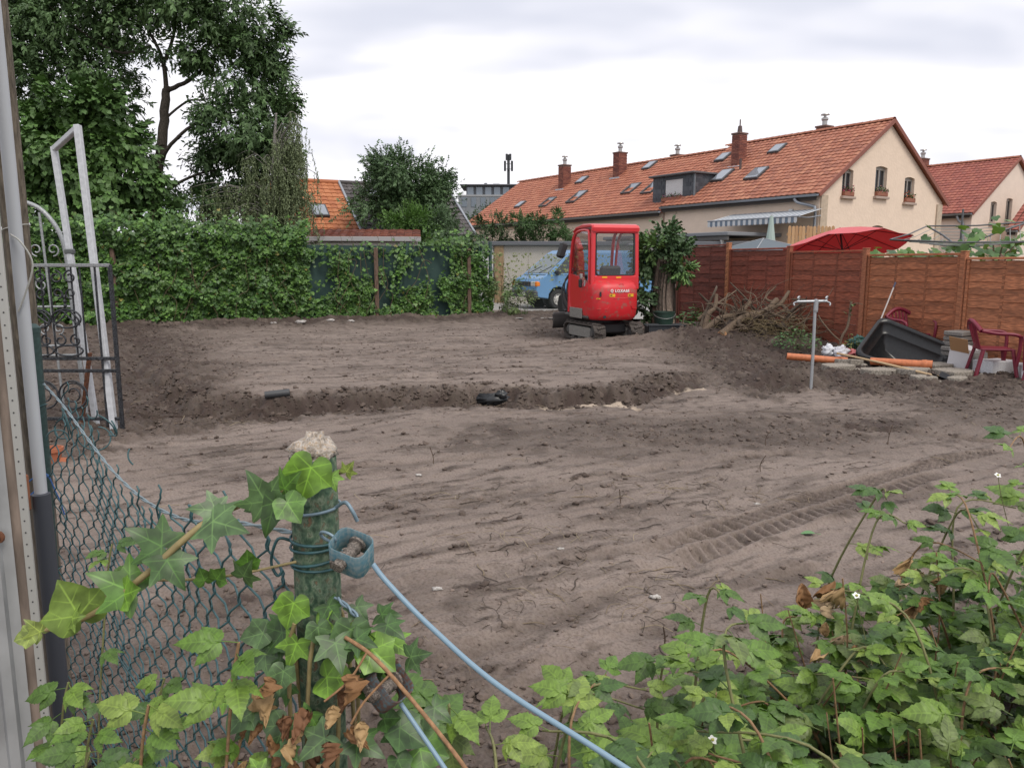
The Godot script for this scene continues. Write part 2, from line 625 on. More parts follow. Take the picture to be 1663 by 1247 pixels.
func build_ground() -> void:
	# the wider land, reaching to the horizon
	var far := st_new()
	flat(far)
	quad(far, Vector3(-600, -0.25, 60), Vector3(600, -0.25, 60), Vector3(600, -0.25, -900), Vector3(-600, -0.25, -900))
	structure("ground", done(far), grainy("far_soil", Color(0.10, 0.10, 0.06), Color(0.14, 0.12, 0.08), Vector3(0.3, 0.3, 0.3), 0.95))
	var st := st_new()
	flat(st)
	quad(st, Vector3(-7.0, 0.09, -22.0), Vector3(9.0, 0.09, -20.5), Vector3(9.0, 0.09, -31.0), Vector3(-14.0, 0.09, -31.0))
	structure("yard_pavement", done(st), grainy("yard_paving", Color(0.24, 0.235, 0.22), Color(0.38, 0.37, 0.35), Vector3(1.5, 1.5, 1.5), 0.9, 0.05))
	# the cleared plot
	var rows := PackedFloat32Array()
	var d := 0.5
	while d < 24.5:
		rows.append(d)
		d += 0.0034 * d + 0.003
	var nc := 720
	var nr := rows.size()
	var vs := PackedVector3Array()
	var cs := PackedColorArray()
	vs.resize(nr * nc)
	cs.resize(nr * nc)
	var light := Color(0.204, 0.163, 0.140)
	var pale := Color(0.250, 0.202, 0.174)
	var dark := Color(0.064, 0.047, 0.037)
	var sand := Color(0.44, 0.36, 0.28)
	for j in nr:
		var dd := rows[j]
		var half := 1.3 + dd * 0.705
		for i in nc:
			var x := -half + 2.0 * half * i / (nc - 1) + (0.3 if dd > 8.0 else 0.0)
			var y := soil_height(x, dd)
			vs[j * nc + i] = Vector3(x, y, -dd)
			var spots := n_c.get_noise_2d(x * 3.1 + 70.0, dd * 3.1)
			var broad := n_a.get_noise_2d(x * 0.45 + 11.0, dd * 0.8 - 5.0)
			var c := light.lerp(pale, clampf(0.45 + broad * 1.1 + spots * 0.35, 0.0, 1.0))
			var damp := n_c.get_noise_2d(x * 0.62 + 5.0 + spots * 0.5, dd * 0.62 + 33.0)
			var k := clampf(dark_here * 0.95 + spots * 0.40 * (0.25 + dark_here) + clampf((damp - 0.1) * 2.2, 0.0, 0.26), 0.0, 1.0)
			c = c.lerp(dark, k)
			if sand_here > 0.3:
				c = c.lerp(sand, clampf((sand_here - 0.3) * 3.0, 0.0, 1.0))
			cs[j * nc + i] = c
	var ns := PackedVector3Array()
	ns.resize(nr * nc)
	for j in nr:
		var j0 := maxi(j - 1, 0) * nc
		var j1 := mini(j + 1, nr - 1) * nc
		for i in nc:
			var r := j * nc
			var dx := vs[r + mini(i + 1, nc - 1)] - vs[r + maxi(i - 1, 0)]
			var dz := vs[j1 + i] - vs[j0 + i]
			ns[r + i] = dx.cross(dz).normalized()
	var idx := PackedInt32Array()
	idx.resize((nr - 1) * (nc - 1) * 6)
	var q := 0
	for j in nr - 1:
		for i in nc - 1:
			var a := j * nc + i
			idx[q] = a
			idx[q + 1] = a + nc
			idx[q + 2] = a + 1
			idx[q + 3] = a + 1
			idx[q + 4] = a + nc
			idx[q + 5] = a + nc + 1
			q += 6
	var arr := []
	arr.resize(Mesh.ARRAY_MAX)
	arr[Mesh.ARRAY_VERTEX] = vs
	arr[Mesh.ARRAY_NORMAL] = ns
	arr[Mesh.ARRAY_COLOR] = cs
	arr[Mesh.ARRAY_INDEX] = idx
	var am := ArrayMesh.new()
	am.add_surface_from_arrays(Mesh.PRIMITIVE_TRIANGLES, arr)
	var m := StandardMaterial3D.new()
	m.vertex_color_use_as_albedo = true
	m.albedo_texture = noise_tex(0.035, 5, 3, [[0.2, Color(0.62, 0.60, 0.58)], [0.5, Color(0.92, 0.91, 0.90)], [0.8, Color(1, 1, 1)]], 1024)
	m.uv1_triplanar = true
	m.uv1_world_triplanar = true
	m.uv1_scale = Vector3(1.3, 1.3, 1.3)
	m.roughness = 0.93
	m.normal_enabled = true
	m.normal_texture = noise_tex(0.06, 4, 17, [], 1024, 5.0)
	m.normal_scale = 0.8
	structure("soil_ground", am, m)

# ---------------------------------------------------------------- houses
# one clay pantile lying in xy, x across, y up the slope, z out of the roof
func pantile(w: float, l: float, wave := 0.022) -> ArrayMesh:
	var st := st_new()
	smooth(st)
	var prof := []
	for i in 7:
		var t := i / 6.0
		prof.append(Vector2(t * w, wave * (0.5 - 0.5 * cos(TAU * t)) * (1.0 if t < 0.55 else 0.75) + 0.004))
	for i in 6:
		var a: Vector2 = prof[i]
		var b: Vector2 = prof[i + 1]
		quad(st, Vector3(a.x, 0, a.y + 0.03), Vector3(b.x, 0, b.y + 0.03), Vector3(b.x, l * 1.08, b.y), Vector3(a.x, l * 1.08, a.y))
	flat(st)
	for i in 6:
		var a: Vector2 = prof[i]
		var b: Vector2 = prof[i + 1]
		quad(st, Vector3(a.x, 0, a.y), Vector3(b.x, 0, b.y), Vector3(b.x, 0, b.y + 0.03), Vector3(a.x, 0, a.y + 0.03))
	return done(st)

# xf: origin at one end of the eave, x along the eave, y up the slope, z outward; the tiles nearest the x end are single parts
func tiled(parent: Node3D, xf: Transform3D, length: float, slope: float, tones: Array, singles: int, tw := 0.25, tl := 0.27, from_end := true) -> void:
	var mesh := pantile(tw, tl)
	var nx := int(length / tw)
	var ny := int(slope / tl)
	tw = length / nx
	tl = slope / ny
	var near := []
	var rest := []
	for i in nx:
		for j in ny:
			var bas := Basis(Vector3.BACK, rnd(-0.012, 0.012)) * Basis(Vector3.RIGHT, rnd(-0.015, 0.02))
			var t := xf * Transform3D(bas, Vector3(i * tw, j * tl, rnd(0.0, 0.008)))
			var key := (nx - 1 - i) if from_end else i
			if key * ny + j < singles:
				near.append(t)
			else:
				rest.append(t)
	var ms := []
	for k in tones.size():
		var c: Color = tones[k]
		ms.append(plain("tile_%.3f_%.3f_%.3f" % [c.r, c.g, c.b], c, 0.75))
	for t in near:
		part("tile", mesh, ms[rng.randi() % ms.size()], parent, t)
	if rest.size() > 0:
		var cols := PackedColorArray()
		for t in rest:
			cols.append(tones[rng.randi() % tones.size()])
		var o := copies("tiles", mesh, tinted("tile_tint", 0.75), parent, rest, cols)
		o.set_meta("kind", "stuff")
	# the battens and felt under the tiles
	var st := st_new()
	box(st, xf * Transform3D(Basis.IDENTITY, Vector3(length / 2, slope / 2, -0.05)), Vector3(length - 0.02, slope - 0.02, 0.08))
	part("roof_deck", done(st), plain("roof_deck", Color(0.09, 0.05, 0.035), 0.9), parent)

# an upright wall in local xy facing +z with openings [x0, y0, x1, y1]; top: points (x, y) from left to right
func wall_mesh(top: Array, holes: Array, base := 0.0, depth := 0.22) -> ArrayMesh:
	var st := st_new()
	flat(st)
	var xs := []
	for p in top:
		xs.append(p.x)
	for h in holes:
		xs.append(h[0])
		xs.append(h[2])
	xs.sort()
	var top_at := func(x: float) -> float:
		for i in top.size() - 1:
			if x <= top[i + 1].x + 0.0001:
				return lerpf(top[i].y, top[i + 1].y, (x - top[i].x) / (top[i + 1].x - top[i].x))
		return top[-1].y
	for i in xs.size() - 1:
		var a: float = xs[i]
		var b: float = xs[i + 1]
		if b - a < 0.001:
			continue
		var cuts := []
		for h in holes:
			if h[0] <= a + 0.0005 and h[2] >= b - 0.0005:
				cuts.append(h)
		cuts.sort_custom(func(p, q): return p[1] < q[1])
		var y := base
		for h in cuts:
			quad(st, Vector3(a, y, 0), Vector3(b, y, 0), Vector3(b, h[1], 0), Vector3(a, h[1], 0))
			y = h[3]
		var ya: float = top_at.call(a)
		var yb: float = top_at.call(b)
		quad(st, Vector3(a, y, 0), Vector3(b, y, 0), Vector3(b, yb, 0), Vector3(a, ya, 0))
	for h in holes:
		var p := [Vector3(h[0], h[1], 0), Vector3(h[2], h[1], 0), Vector3(h[2], h[3], 0), Vector3(h[0], h[3], 0)]
		for k in 4:
			var u: Vector3 = p[k]
			var v: Vector3 = p[(k + 1) % 4]
			var back := Vector3(0, 0, -depth)
			quad(st, u, u + back, v + back, v)
	return done(st)

# a casement set in an opening: frame > pane, sill; arched head filled with wall
func casement(parent: Node3D, xf: Transform3D, w: float, h: float, frame_m: Material, wall_m: Material, arched := true, sill := true, mullion := true) -> Node3D:
	var st := st_new()
	var f := 0.055
	var z := -0.14
	box(st, Transform3D(Basis.IDENTITY, Vector3(f / 2, h / 2, z)), Vector3(f, h, 0.07), 0.008)
	box(st, Transform3D(Basis.IDENTITY, Vector3(w - f / 2, h / 2, z)), Vector3(f, h, 0.07), 0.008)
	box(st, Transform3D(Basis.IDENTITY, Vector3(w / 2, f / 2, z)), Vector3(w - 2 * f, f, 0.068), 0.008)
	box(st, Transform3D(Basis.IDENTITY, Vector3(w / 2, h - f / 2 - 0.05, z)), Vector3(w - 2 * f, f + 0.1, 0.068), 0.008)
	if mullion:
		box(st, Transform3D(Basis.IDENTITY, Vector3(w / 2, h / 2, z + 0.01)), Vector3(0.07, h - 2 * f, 0.06), 0.008)
	var o := part("window", done(st), frame_m, parent, xf)
	part("pane", box_mesh(Vector3(w - 0.08, h - 0.08, 0.012), 0, Vector3(w / 2, h / 2, z - 0.01)), plain("dark_pane", Color(0.02, 0.022, 0.026), 0.06), o)
	if arched:
		var poly := PackedVector2Array([Vector2(0, h + 0.002), Vector2(0, h - 0.06)])
		for k in range(1, 8):
			var t := k / 8.0
			poly.append(Vector2(t * w, h - 0.06 + 0.06 * sin(PI * t) * 0.97))
		poly.append(Vector2(w, h - 0.06))
		poly.append(Vector2(w, h + 0.002))
		part("arch", prism_mesh(poly, 0.2, 0.0, Transform3D(Basis.IDENTITY, Vector3(0, 0, -0.197))), wall_m, o)
	if sill:
		part("sill", box_mesh(Vector3(w + 0.16, 0.10, 0.34), 0.012, Vector3(w / 2, -0.052, -0.03)), plain("sill_stone", Color(0.40, 0.31, 0.26), 0.85), o)
	return o

func skylight(parent: Node3D, xf: Transform3D, w: float, h: float, opened := 0.0) -> void:
	var st := st_new()
	for s in [0.0, 1.0]:
		box(st, Transform3D(Basis.IDENTITY, Vector3(s * (w - 0.07) + 0.035, h / 2, 0.06)), Vector3(0.07, h, 0.12), 0.01)
		box(st, Transform3D(Basis.IDENTITY, Vector3(w / 2, s * (h - 0.08) + 0.04, 0.061)), Vector3(w - 0.14, 0.08, 0.122), 0.01)
	var o := part("skylight", done(st), plain("skylight_frame", Color(0.06, 0.06, 0.065), 0.5), parent, xf)
	var sash := Transform3D(Basis(Vector3.RIGHT, opened), Vector3(0, h - 0.04, 0.1)) * Transform3D(Basis.IDENTITY, Vector3(0, -h + 0.04, 0))
	part("pane", box_mesh(Vector3(w - 0.13, h - 0.15, 0.02), 0.004, Vector3(w / 2, h / 2, 0.02)), plain("sky_pane", Color(0.30, 0.33, 0.37), 0.05, 0.35), o, sash)

func chimney(parent: Node3D, at: Vector3, w: float, d: float, h: float, cowl := true) -> void:
	var bricks := []
	for k in 3:
		bricks.append(plain("chimney_brick%d" % k, [Color(0.21, 0.075, 0.055), Color(0.165, 0.06, 0.048), Color(0.26, 0.10, 0.07)][k], 0.88))
	var core := part("chimney", box_mesh(Vector3(w - 0.03, h, d - 0.03), 0, Vector3(0, h / 2, 0)), plain("mortar", Color(0.20, 0.17, 0.15), 0.95), parent, Transform3D(Basis.IDENTITY, at))
	# courses of brick on the two sides in view, each brick proud of the mortar
	var bw := 0.24
	var bh := 0.075
	var rows := int(h / bh)
	for side in 2:
		var span := w if side == 0 else d
		for j in rows:
			var x := -span / 2
			var first := true
			while x < span / 2 - 0.02:
				var l := bw
				if first and j % 2 == 1:
					l = bw / 2
				first = false
				l = minf(l, span / 2 - x)
				var b := box_mesh(Vector3(l - 0.012, bh - 0.012, 0.05), 0.004)
				var p := Transform3D(Basis.IDENTITY, Vector3(x + l / 2, (j + 0.5) * bh, d / 2 - 0.018)) if side == 0 else Transform3D(Basis(Vector3.UP, -PI / 2), Vector3(-w / 2 + 0.018, (j + 0.5) * bh, x + l / 2))
				part("brick", b, bricks[rng.randi() % 3], core, p)
				x += l
	part("cap", box_mesh(Vector3(w + 0.08, 0.08, d + 0.08), 0.02, Vector3(0, h + 0.04, 0)), plain("chimney_cap", Color(0.16, 0.10, 0.085), 0.9), core)
	part("flashing", box_mesh(Vector3(w + 0.22, 0.16, d + 0.3), 0.03, Vector3(-0.05, -0.05, 0)), plain("zinc", Color(0.33, 0.35, 0.38), 0.45, 0.6), core)
	if cowl:
		part("cowl", lathe_mesh([Vector2(0.0, 0.0), Vector2(0.11, 0.0), Vector2(0.11, 0.22), Vector2(0.15, 0.26), Vector2(0.15, 0.34), Vector2(0.06, 0.38), Vector2(0.06, 0.46), Vector2(0.2, 0.47), Vector2(0.17, 0.52), Vector2(0.0, 0.55)], 12, Transform3D(Basis.IDENTITY, Vector3(0, h + 0.08, 0))), plain("steel_cowl", Color(0.42, 0.41, 0.40), 0.4, 0.7), core)
	else:
		part("cowl", lathe_mesh([Vector2(0.0, 0.0), Vector2(0.12, 0.0), Vector2(0.09, 0.3), Vector2(0.03, 0.34), Vector2(0.03, 0.6), Vector2(0.0, 0.6)], 12, Transform3D(Basis.IDENTITY, Vector3(0, h + 0.08, 0))), plain("dark_cowl", Color(0.10, 0.07, 0.065), 0.7), core)

func flowers(called: String, label: String, world: Transform3D, w: float, petal: Color) -> void:
	var t := thing(called, label, "flower box", world.origin)
	t.basis = world.basis
	part("trough", box_mesh(Vector3(w, 0.18, 0.18), 0.02, Vector3(w / 2, 0.09, 0)), plain("terracotta", Color(0.28, 0.11, 0.07), 0.85), t)
	var leaf := leaf_shape(0.07, 0.05, 3)
	var xfs := []
	var cols := PackedColorArray()
	for i in 160:
		var b := Basis.from_euler(Vector3(rnd(-1.4, 1.4), rnd(0, TAU), rnd(-0.8, 0.8)))
		xfs.append(Transform3D(b, Vector3(rnd(0, w), 0.18 + absf(rng.randfn(0.0, 0.09)), rnd(-0.1, 0.12))))
		cols.append(petal.lerp(Color(0.05, 0.11, 0.03), 0.0 if rng.randf() < 0.4 else 1.0))
	copies("blooms", leaf, tinted("leaf_thin", 0.6, Color(0.3, 0.3, 0.2)), t, xfs, cols).set_meta("kind", "stuff")

# a pointed leaf lying in xz from the origin towards -z, folded a little along its rib
func leaf_shape(l: float, w: float, steps := 4, fold := 0.2, droop := 0.15) -> ArrayMesh:
	var st := st_new()
	smooth(st)
	var prev := [Vector3.ZERO, Vector3.ZERO, Vector3.ZERO]
	for i in range(1, steps + 1):
		var t := float(i) / steps
		var hw := w * 0.5 * sin(PI * pow(t, 0.8)) if i < steps else 0.0
		var y := -droop * l * t * t
		var mid := Vector3(0, y, -t * l)
		var a := Vector3(-hw, y + hw * fold, -t * l)
		var b := Vector3(hw, y + hw * fold, -t * l)
		tri(st, prev[1], mid, a)
		tri(st, prev[1], a, prev[0])
		tri(st, prev[1], b, mid)
		tri(st, prev[1], prev[2], b)
		prev = [a, mid, b]
	return done(st)

func gable_house(called: String, label: String, at: Vector3, turn: float, W: float, L: float, eave: float, ridge: float, wall_m: Material, tones: Array, holes: Array, singles: int, long_holes: Array) -> Node3D:
	var h := thing(called, label, "house", at, turn)
	var over := 0.28
	var k := (ridge - eave) / (W / 2)
	var g := part("gable_wall", wall_mesh([Vector2(0, eave), Vector2(W / 2, ridge - 0.02), Vector2(W, eave)], holes), wall_m, h)
	for o in holes:
		casement(h, Transform3D(Basis.IDENTITY, Vector3(o[0], o[1], 0)), o[2] - o[0], o[3] - o[1], plain("window_frame", Color(0.30, 0.27, 0.24), 0.5), wall_m)
	part("long_wall", wall_mesh([Vector2(0, eave), Vector2(L, eave)], long_holes), wall_m, h, Transform3D(Basis(Vector3.UP, -PI / 2), Vector3(0, 0, -L)))
	for o in long_holes:
		casement(h, Transform3D(Basis(Vector3.UP, -PI / 2), Vector3(0, 0, -L)) * Transform3D(Basis.IDENTITY, Vector3(o[0], o[1], 0)), o[2] - o[0], o[3] - o[1], plain("brown_frame", Color(0.10, 0.06, 0.04), 0.5), wall_m, false, false)
	part("rear_wall", wall_mesh([Vector2(0, eave), Vector2(L, eave)], []), wall_m, h, Transform3D(Basis(Vector3.UP, PI / 2), Vector3(W, 0, 0)))
	part("far_gable", wall_mesh([Vector2(0, eave), Vector2(W / 2, ridge - 0.02), Vector2(W, eave)], []), wall_m, h, Transform3D(Basis(Vector3.UP, PI), Vector3(W, 0, -L)))
	# roof, both slopes; x runs from the far end to the gable
	var slope := Vector2(W / 2 + over, k * (W / 2 + over)).length()
	var ang := atan(k)
	var roof := Node3D.new()
	roof.name = "roof"
	h.add_child(roof)
	var up_l := Vector3(cos(ang), sin(ang), 0)
	var xl := Transform3D(Basis(Vector3(0, 0, 1), up_l, Vector3(0, 0, 1).cross(up_l)), Vector3(-over, eave - k * over + 0.12, -L - 0.05))
	tiled(roof, xl, L + 0.2, slope, tones, singles)
	var up_r := Vector3(-cos(ang), sin(ang), 0)
	var st := st_new()
	box(st, Transform3D(Basis(Vector3(0, 0, -1), up_r, Vector3(0, 0, -1).cross(up_r)), Vector3(W / 2, ridge + 0.11, 0.15)) * Transform3D(Basis.IDENTITY, Vector3(L / 2 + 0.1, -slope / 2, 0)), Vector3(L + 0.2, slope, 0.08))
	part("rear_slope", done(st), plain("rear_tiles", tones[0], 0.8), roof)
	# ridge tiles
	var rt := st_new()
	smooth(rt)
	var prev := []
	for i in 7:
		var a := PI * i / 6.0
		prev.append(Vector2(cos(a) * 0.13, sin(a) * 0.11))
	for i in 6:
		quad(rt, Vector3(prev[i].x, prev[i].y, 0), Vector3(prev[i + 1].x, prev[i + 1].y, 0), Vector3(prev[i + 1].x * 0.85, prev[i + 1].y * 0.85, -0.38), Vector3(prev[i].x * 0.85, prev[i].y * 0.85, -0.38))
	var ridge_mesh := done(rt)
	var z := 0.14
	while z > -L:
		part("ridge_tile", ridge_mesh, plain("ridge_tile%d" % (rng.randi() % 3), [Color(0.33, 0.12, 0.07), Color(0.28, 0.10, 0.065), Color(0.37, 0.15, 0.09)][rng.randi() % 3], 0.8), roof, Transform3D(Basis(Vector3.RIGHT, rnd(0.0, 0.03)), Vector3(W / 2, ridge + 0.13, z)))
		z -= 0.345
	# boards along the verge, gutter under the eave
	var vm := plain("verge_board", Color(0.24, 0.085, 0.06), 0.7)
	part("verge_board", bar_mesh(Vector3(-over, eave - k * over + 0.06, 0.16), Vector3(W / 2, ridge + 0.09, 0.16), 0.05, 0.17, 0.01), vm, roof)
	part("verge_board", bar_mesh(Vector3(W + over, eave - k * over + 0.06, 0.163), Vector3(W / 2, ridge + 0.085, 0.163), 0.05, 0.17, 0.01), vm, roof)
	var gut := st_new()
	smooth(gut)
	for i in 8:
		var a := PI + PI * i / 8.0
		var b := PI + PI * (i + 1) / 8.0
		var p := Vector3(cos(a) * 0.09, sin(a) * 0.09, 0)
		var q := Vector3(cos(b) * 0.09, sin(b) * 0.09, 0)
		var back := Vector3(0, 0, -L - 0.1)
		quad(gut, q, p, p + back, q + back)
		quad(gut, p * 0.93, q * 0.93, q * 0.93 + back, p * 0.93 + back)
	part("gutter", done(gut), plain("zinc", Color(0.33, 0.35, 0.38), 0.45, 0.6), roof, Transform3D(Basis.IDENTITY, Vector3(-over - 0.06, eave - k * over + 0.10, 0.12)))
	part("fascia", box_mesh(Vector3(0.05, 0.2, L), 0, Vector3(-over + 0.05, eave - k * over - 0.02, -L / 2)), plain("fascia_board", Color(0.05, 0.04, 0.035), 0.8), roof)
	return h

func build_houses() -> void:
	var cream := grainy("cream_render", Color(0.72, 0.575, 0.45), Color(0.77, 0.62, 0.495), Vector3(0.35, 0.35, 0.35), 0.93, 0.02, 0.6, 4)
	var cream2 := grainy("pale_render", Color(0.68, 0.57, 0.48), Color(0.74, 0.62, 0.53), Vector3(0.35, 0.35, 0.35), 0.93, 0.02, 0.6, 6)
	var tones := [Color(0.36, 0.135, 0.080), Color(0.38, 0.15, 0.090), Color(0.33, 0.12, 0.072), Color(0.42, 0.18, 0.108), Color(0.35, 0.14, 0.088), Color(0.29, 0.11, 0.07)]
	var turn := deg_to_rad(33.9)
	var W := 8.85
	var eave := 4.18
	var ridge := 7.12
	var at := Vector3(11.72, 0.1, -30.0)
	var wins := [[1.35, 4.1, 2.05, 5.15], [3.58, 4.2, 4.4, 5.4], [5.75, 4.05, 6.5, 5.1], [3.6, 1.75, 4.4, 3.05]]
	var L := 8.2
	var a := gable_house("end_house", "cream rendered end house with three flower-boxed gable windows and red tiled roof", at, turn, W, L, eave, ridge, cream, tones, wins, 285, [[2.2, 0.3, 3.2, 2.35], [4.3, 0.9, 5.8, 2.2]])
	var bas := Basis(Vector3.UP, turn)
	var world := Transform3D(bas, at)
	var k := (ridge - eave) / (W / 2)
	var ang := atan(k)
	var up := Vector3(cos(ang), sin(ang), 0)
	var on_roof := Basis(Vector3(0, 0, 1), up, Vector3(0, 0, 1).cross(up))
	var roof_at := func(x: float, z: float, dy: float) -> Transform3D:
		return Transform3D(on_roof, Vector3(x, eave + k * x + 0.13 + dy, z))
	for s in [[3.05, -4.95, 0.62, 0.75], [1.1, -4.6, 0.75, 0.95], [1.25, -6.6, 0.7, 1.0], [3.0, -8.0, 0.6, 0.75]]:
		skylight(a, roof_at.call(s[0], s[1], 0.0), s[2], s[3])
	chimney(a, Vector3(2.75, eave + k * 2.75 - 0.1, -6.3), 0.52, 0.46, 1.45, false)
	chimney(a, Vector3(5.2, ridge - 0.75, -3.6), 0.55, 0.5, 1.15)
	part("vent_pipe", tube_mesh([Vector3(2.06, eave + k * 2.06, -5.6), Vector3(2.06, eave + k * 2.06 + 0.62, -5.6)], 0.055, 10), plain("dark_cowl", Color(0.10, 0.07, 0.065), 0.7), a)
	# downpipe with a swan neck at the corner, pilasters and a lamp
	part("downpipe", tube_mesh(spline([Vector3(-0.33, eave - 0.2, -0.9), Vector3(-0.3, eave - 0.35, -0.75), Vector3(-0.12, eave - 0.5, -0.25), Vector3(-0.1, eave - 0.62, -0.12), Vector3(-0.1, eave - 1.3, -0.1), Vector3(-0.1, 0.2, -0.1)], 5), 0.055, 10), plain("zinc", Color(0.33, 0.35, 0.38), 0.45, 0.6), a)
	part("pilaster", box_mesh(Vector3(0.42, eave - 0.1, 0.06), 0.01, Vector3(0.23, (eave - 0.1) / 2, 0.032)), grainy("worn_render", Color(0.42, 0.35, 0.28), Color(0.52, 0.42, 0.32), Vector3(0.8, 0.8, 0.8), 0.93), a)
	part("pilaster", box_mesh(Vector3(0.42, eave - 0.1, 0.06), 0.01, Vector3(W - 0.23, (eave - 0.1) / 2, 0.032)), mats["worn_render"], a)
	part("wall_lamp", box_mesh(Vector3(0.12, 0.12, 0.2), 0.02, Vector3(-0.07, 3.55, -1.2)), plain("lamp_white", Color(0.6, 0.6, 0.58), 0.5), a)
	var labels := ["flower box with pink blooms on the window nearest the red roof's lower corner", "flower box with pale blooms on the tall middle gable window", "flower box with orange blooms on the gable window farthest from the roof's gutter"]
	for i in 3:
		var o: Array = wins[i]
		flowers("flower_box", labels[i], world * Transform3D(Basis.IDENTITY, Vector3(o[0] + 0.03, o[1] + 0.003, 0.04)), o[2] - o[0] - 0.06, [Color(0.5, 0.06, 0.16), Color(0.42, 0.2, 0.2), Color(0.45, 0.1, 0.05)][i])
	# the row of houses joined to it
	var tones2 := [Color(0.37, 0.132, 0.076), Color(0.39, 0.147, 0.086), Color(0.34, 0.12, 0.07), Color(0.41, 0.165, 0.097), Color(0.33, 0.12, 0.073)]
	var off := -8.35
	var dy := -0.17
	var b := gable_house("row_house", "long cream row house with red tiled roof, skylights and slate dormer", world * Vector3(0.02, dy, off), turn, W, 18.2, eave, ridge, cream, tones2, [], 0, [[4.0, 1.0, 5.2, 2.2], [9.5, 1.0, 10.9, 2.2], [15.0, 0.9, 16.6, 2.3]])
	for s in [[3.6, -13.7, 0.62, 0.8, 0.0], [1.2, -11.2, 0.78, 1.15, 0.25], [1.4, -12.9, 0.75, 1.0, 0.35], [1.1, -17.2, 0.8, 1.25, 0.2], [1.0, -19.7, 0.78, 1.0, 0.6], [1.2, -22.6, 0.6, 0.7, 0.0], [3.1, -18.9, 0.62, 0.75, 0.0]]:
		skylight(b, roof_at.call(s[0], s[1] - off, 0.0), s[2], s[3], s[4])
	chimney(b, Vector3(3.55, eave + k * 3.55 - 0.1, -15.4 - off), 0.62, 0.5, 1.35)
	chimney(b, Vector3(3.1, eave + k * 3.1 - 0.1, -19.9 - off), 0.6, 0.5, 1.4)
	chimney(b, Vector3(5.2, ridge - 0.6, -12.6 - off), 0.6, 0.5, 0.95)
	# slate-hung dormer
	var slate := grainy("slate", Color(0.055, 0.062, 0.075), Color(0.10, 0.11, 0.125), Vector3(2, 2, 2), 0.6, 0.03)
	var z0 := -9.35 - off
	var z1 := -6.75 - off
	var dt := 5.72
	var dm := part("dormer", wall_mesh([Vector2(0, dt), Vector2(z1 - z0, dt)], [[0.72, 4.55, 1.88, 5.55]], 4.2, 0.15), slate, b, Transform3D(Basis(Vector3.UP, -PI / 2), Vector3(0.35, 0, z0)))
	var inv := dm.transform.affine_inverse()
	var reach := (dt - eave - 0.1) / k
	for zz in [z1, z0]:
		var poly := PackedVector2Array([Vector2(0.35, eave + 0.35 * k), Vector2(reach, dt - 0.02), Vector2(0.35, dt - 0.02)])
		part("cheek", prism_mesh(poly, 0.05, 0.0, Transform3D(Basis.IDENTITY, Vector3(0, 0, zz - 0.05))), slate, dm, inv)
	# slates on the cheek and front, laid in courses
	var sl := box_mesh(Vector3(0.27, 0.2, 0.014), 0.003, Vector3(0, 0, 0), Basis(Vector3.RIGHT, 0.06))
	for j in 8:
		for i in 9:
			var p := Vector2(0.1 + (i + (j % 2) * 0.5) * 0.285, 4.32 + j * 0.185)
			if p.x < z1 - z0 - 0.1 and not (p.x > 0.57 and p.x < 2.03 and p.y > 4.43 and p.y < 5.66):
				part("slate", sl, plain("slate%d" % ((i * 3 + j) % 3), [Color(0.065, 0.072, 0.085), Color(0.085, 0.093, 0.108), Color(0.05, 0.056, 0.068)][(i * 3 + j) % 3], 0.55), dm, Transform3D(Basis.IDENTITY, Vector3(p.x, p.y, 0.012)))
			var c := Vector2(0.45 + (i + (j % 2) * 0.5) * 0.27, 4.5 + j * 0.18)
			if c.y > eave + k * (c.x + 0.12) + 0.12 and c.y < dt - 0.1:
				part("slate", sl, plain("slate%d" % ((i + j) % 3), Color(0.07, 0.078, 0.09), 0.55), dm, inv * Transform3D(Basis.IDENTITY, Vector3(c.x, c.y, z1 + 0.012)))
	part("dormer_roof", box_mesh(Vector3(reach + 0.1, 0.09, z1 - z0 + 0.3), 0.02, Vector3(0.15 + reach / 2, dt + 0.03, (z0 + z1) / 2)), plain("dormer_top", Color(0.09, 0.09, 0.095), 0.6), dm, inv)
	part("corner_strip", box_mesh(Vector3(0.08, dt - 4.3, 0.08), 0.01, Vector3(0.34, (dt + 4.3) / 2, z1 + 0.02)), plain("strip", Color(0.16, 0.18, 0.20), 0.5, 0.3), dm, inv)
	var sh := st_new()
	for i in 13:
		box(sh, Transform3D(Basis(Vector3.RIGHT, 0.2), Vector3(0.55, 0.06 + i * 0.058, 0)), Vector3(1.1, 0.056, 0.014), 0.004)
	part("roller_shutter", done(sh), plain("shutter_white", Color(0.74, 0.73, 0.73), 0.6), dm, Transform3D(Basis.IDENTITY, Vector3(0.75, 4.76, -0.05)))
	part("pane", box_mesh(Vector3(1.16, 1.0, 0.01), 0, Vector3(1.3, 5.05, -0.13)), mats["dark_pane"], dm)
	flowers("flower_box", "flower box with mauve blooms under the slate dormer's shutter", Transform3D(bas, world * Vector3(0, dy, off)) * dm.transform * Transform3D(Basis.IDENTITY, Vector3(0.72, 4.55, 0.11)), 1.15, Color(0.3, 0.13, 0.2))
	# houses further right
	var far := gable_house("neighbour_house", "pale house with red tiled roof beyond the cream gable", Vector3(24.0, 0.1, -41.0), turn, W, 10.0, eave, ridge, cream2, [Color(0.30, 0.09, 0.065), Color(0.33, 0.11, 0.076), Color(0.26, 0.08, 0.06)], [[1.9, 3.7, 2.55, 4.8], [3.6, 3.75, 4.3, 5.05]], 0, [])
	part("downpipe", tube_mesh(spline([Vector3(-0.33, eave - 0.2, -0.6), Vector3(-0.25, eave - 0.5, -0.5), Vector3(-0.1, eave - 0.8, -0.35), Vector3(-0.1, 0.2, -0.3)], 5), 0.06, 10), plain("zinc", Color(0.33, 0.35, 0.38), 0.45, 0.6), far)
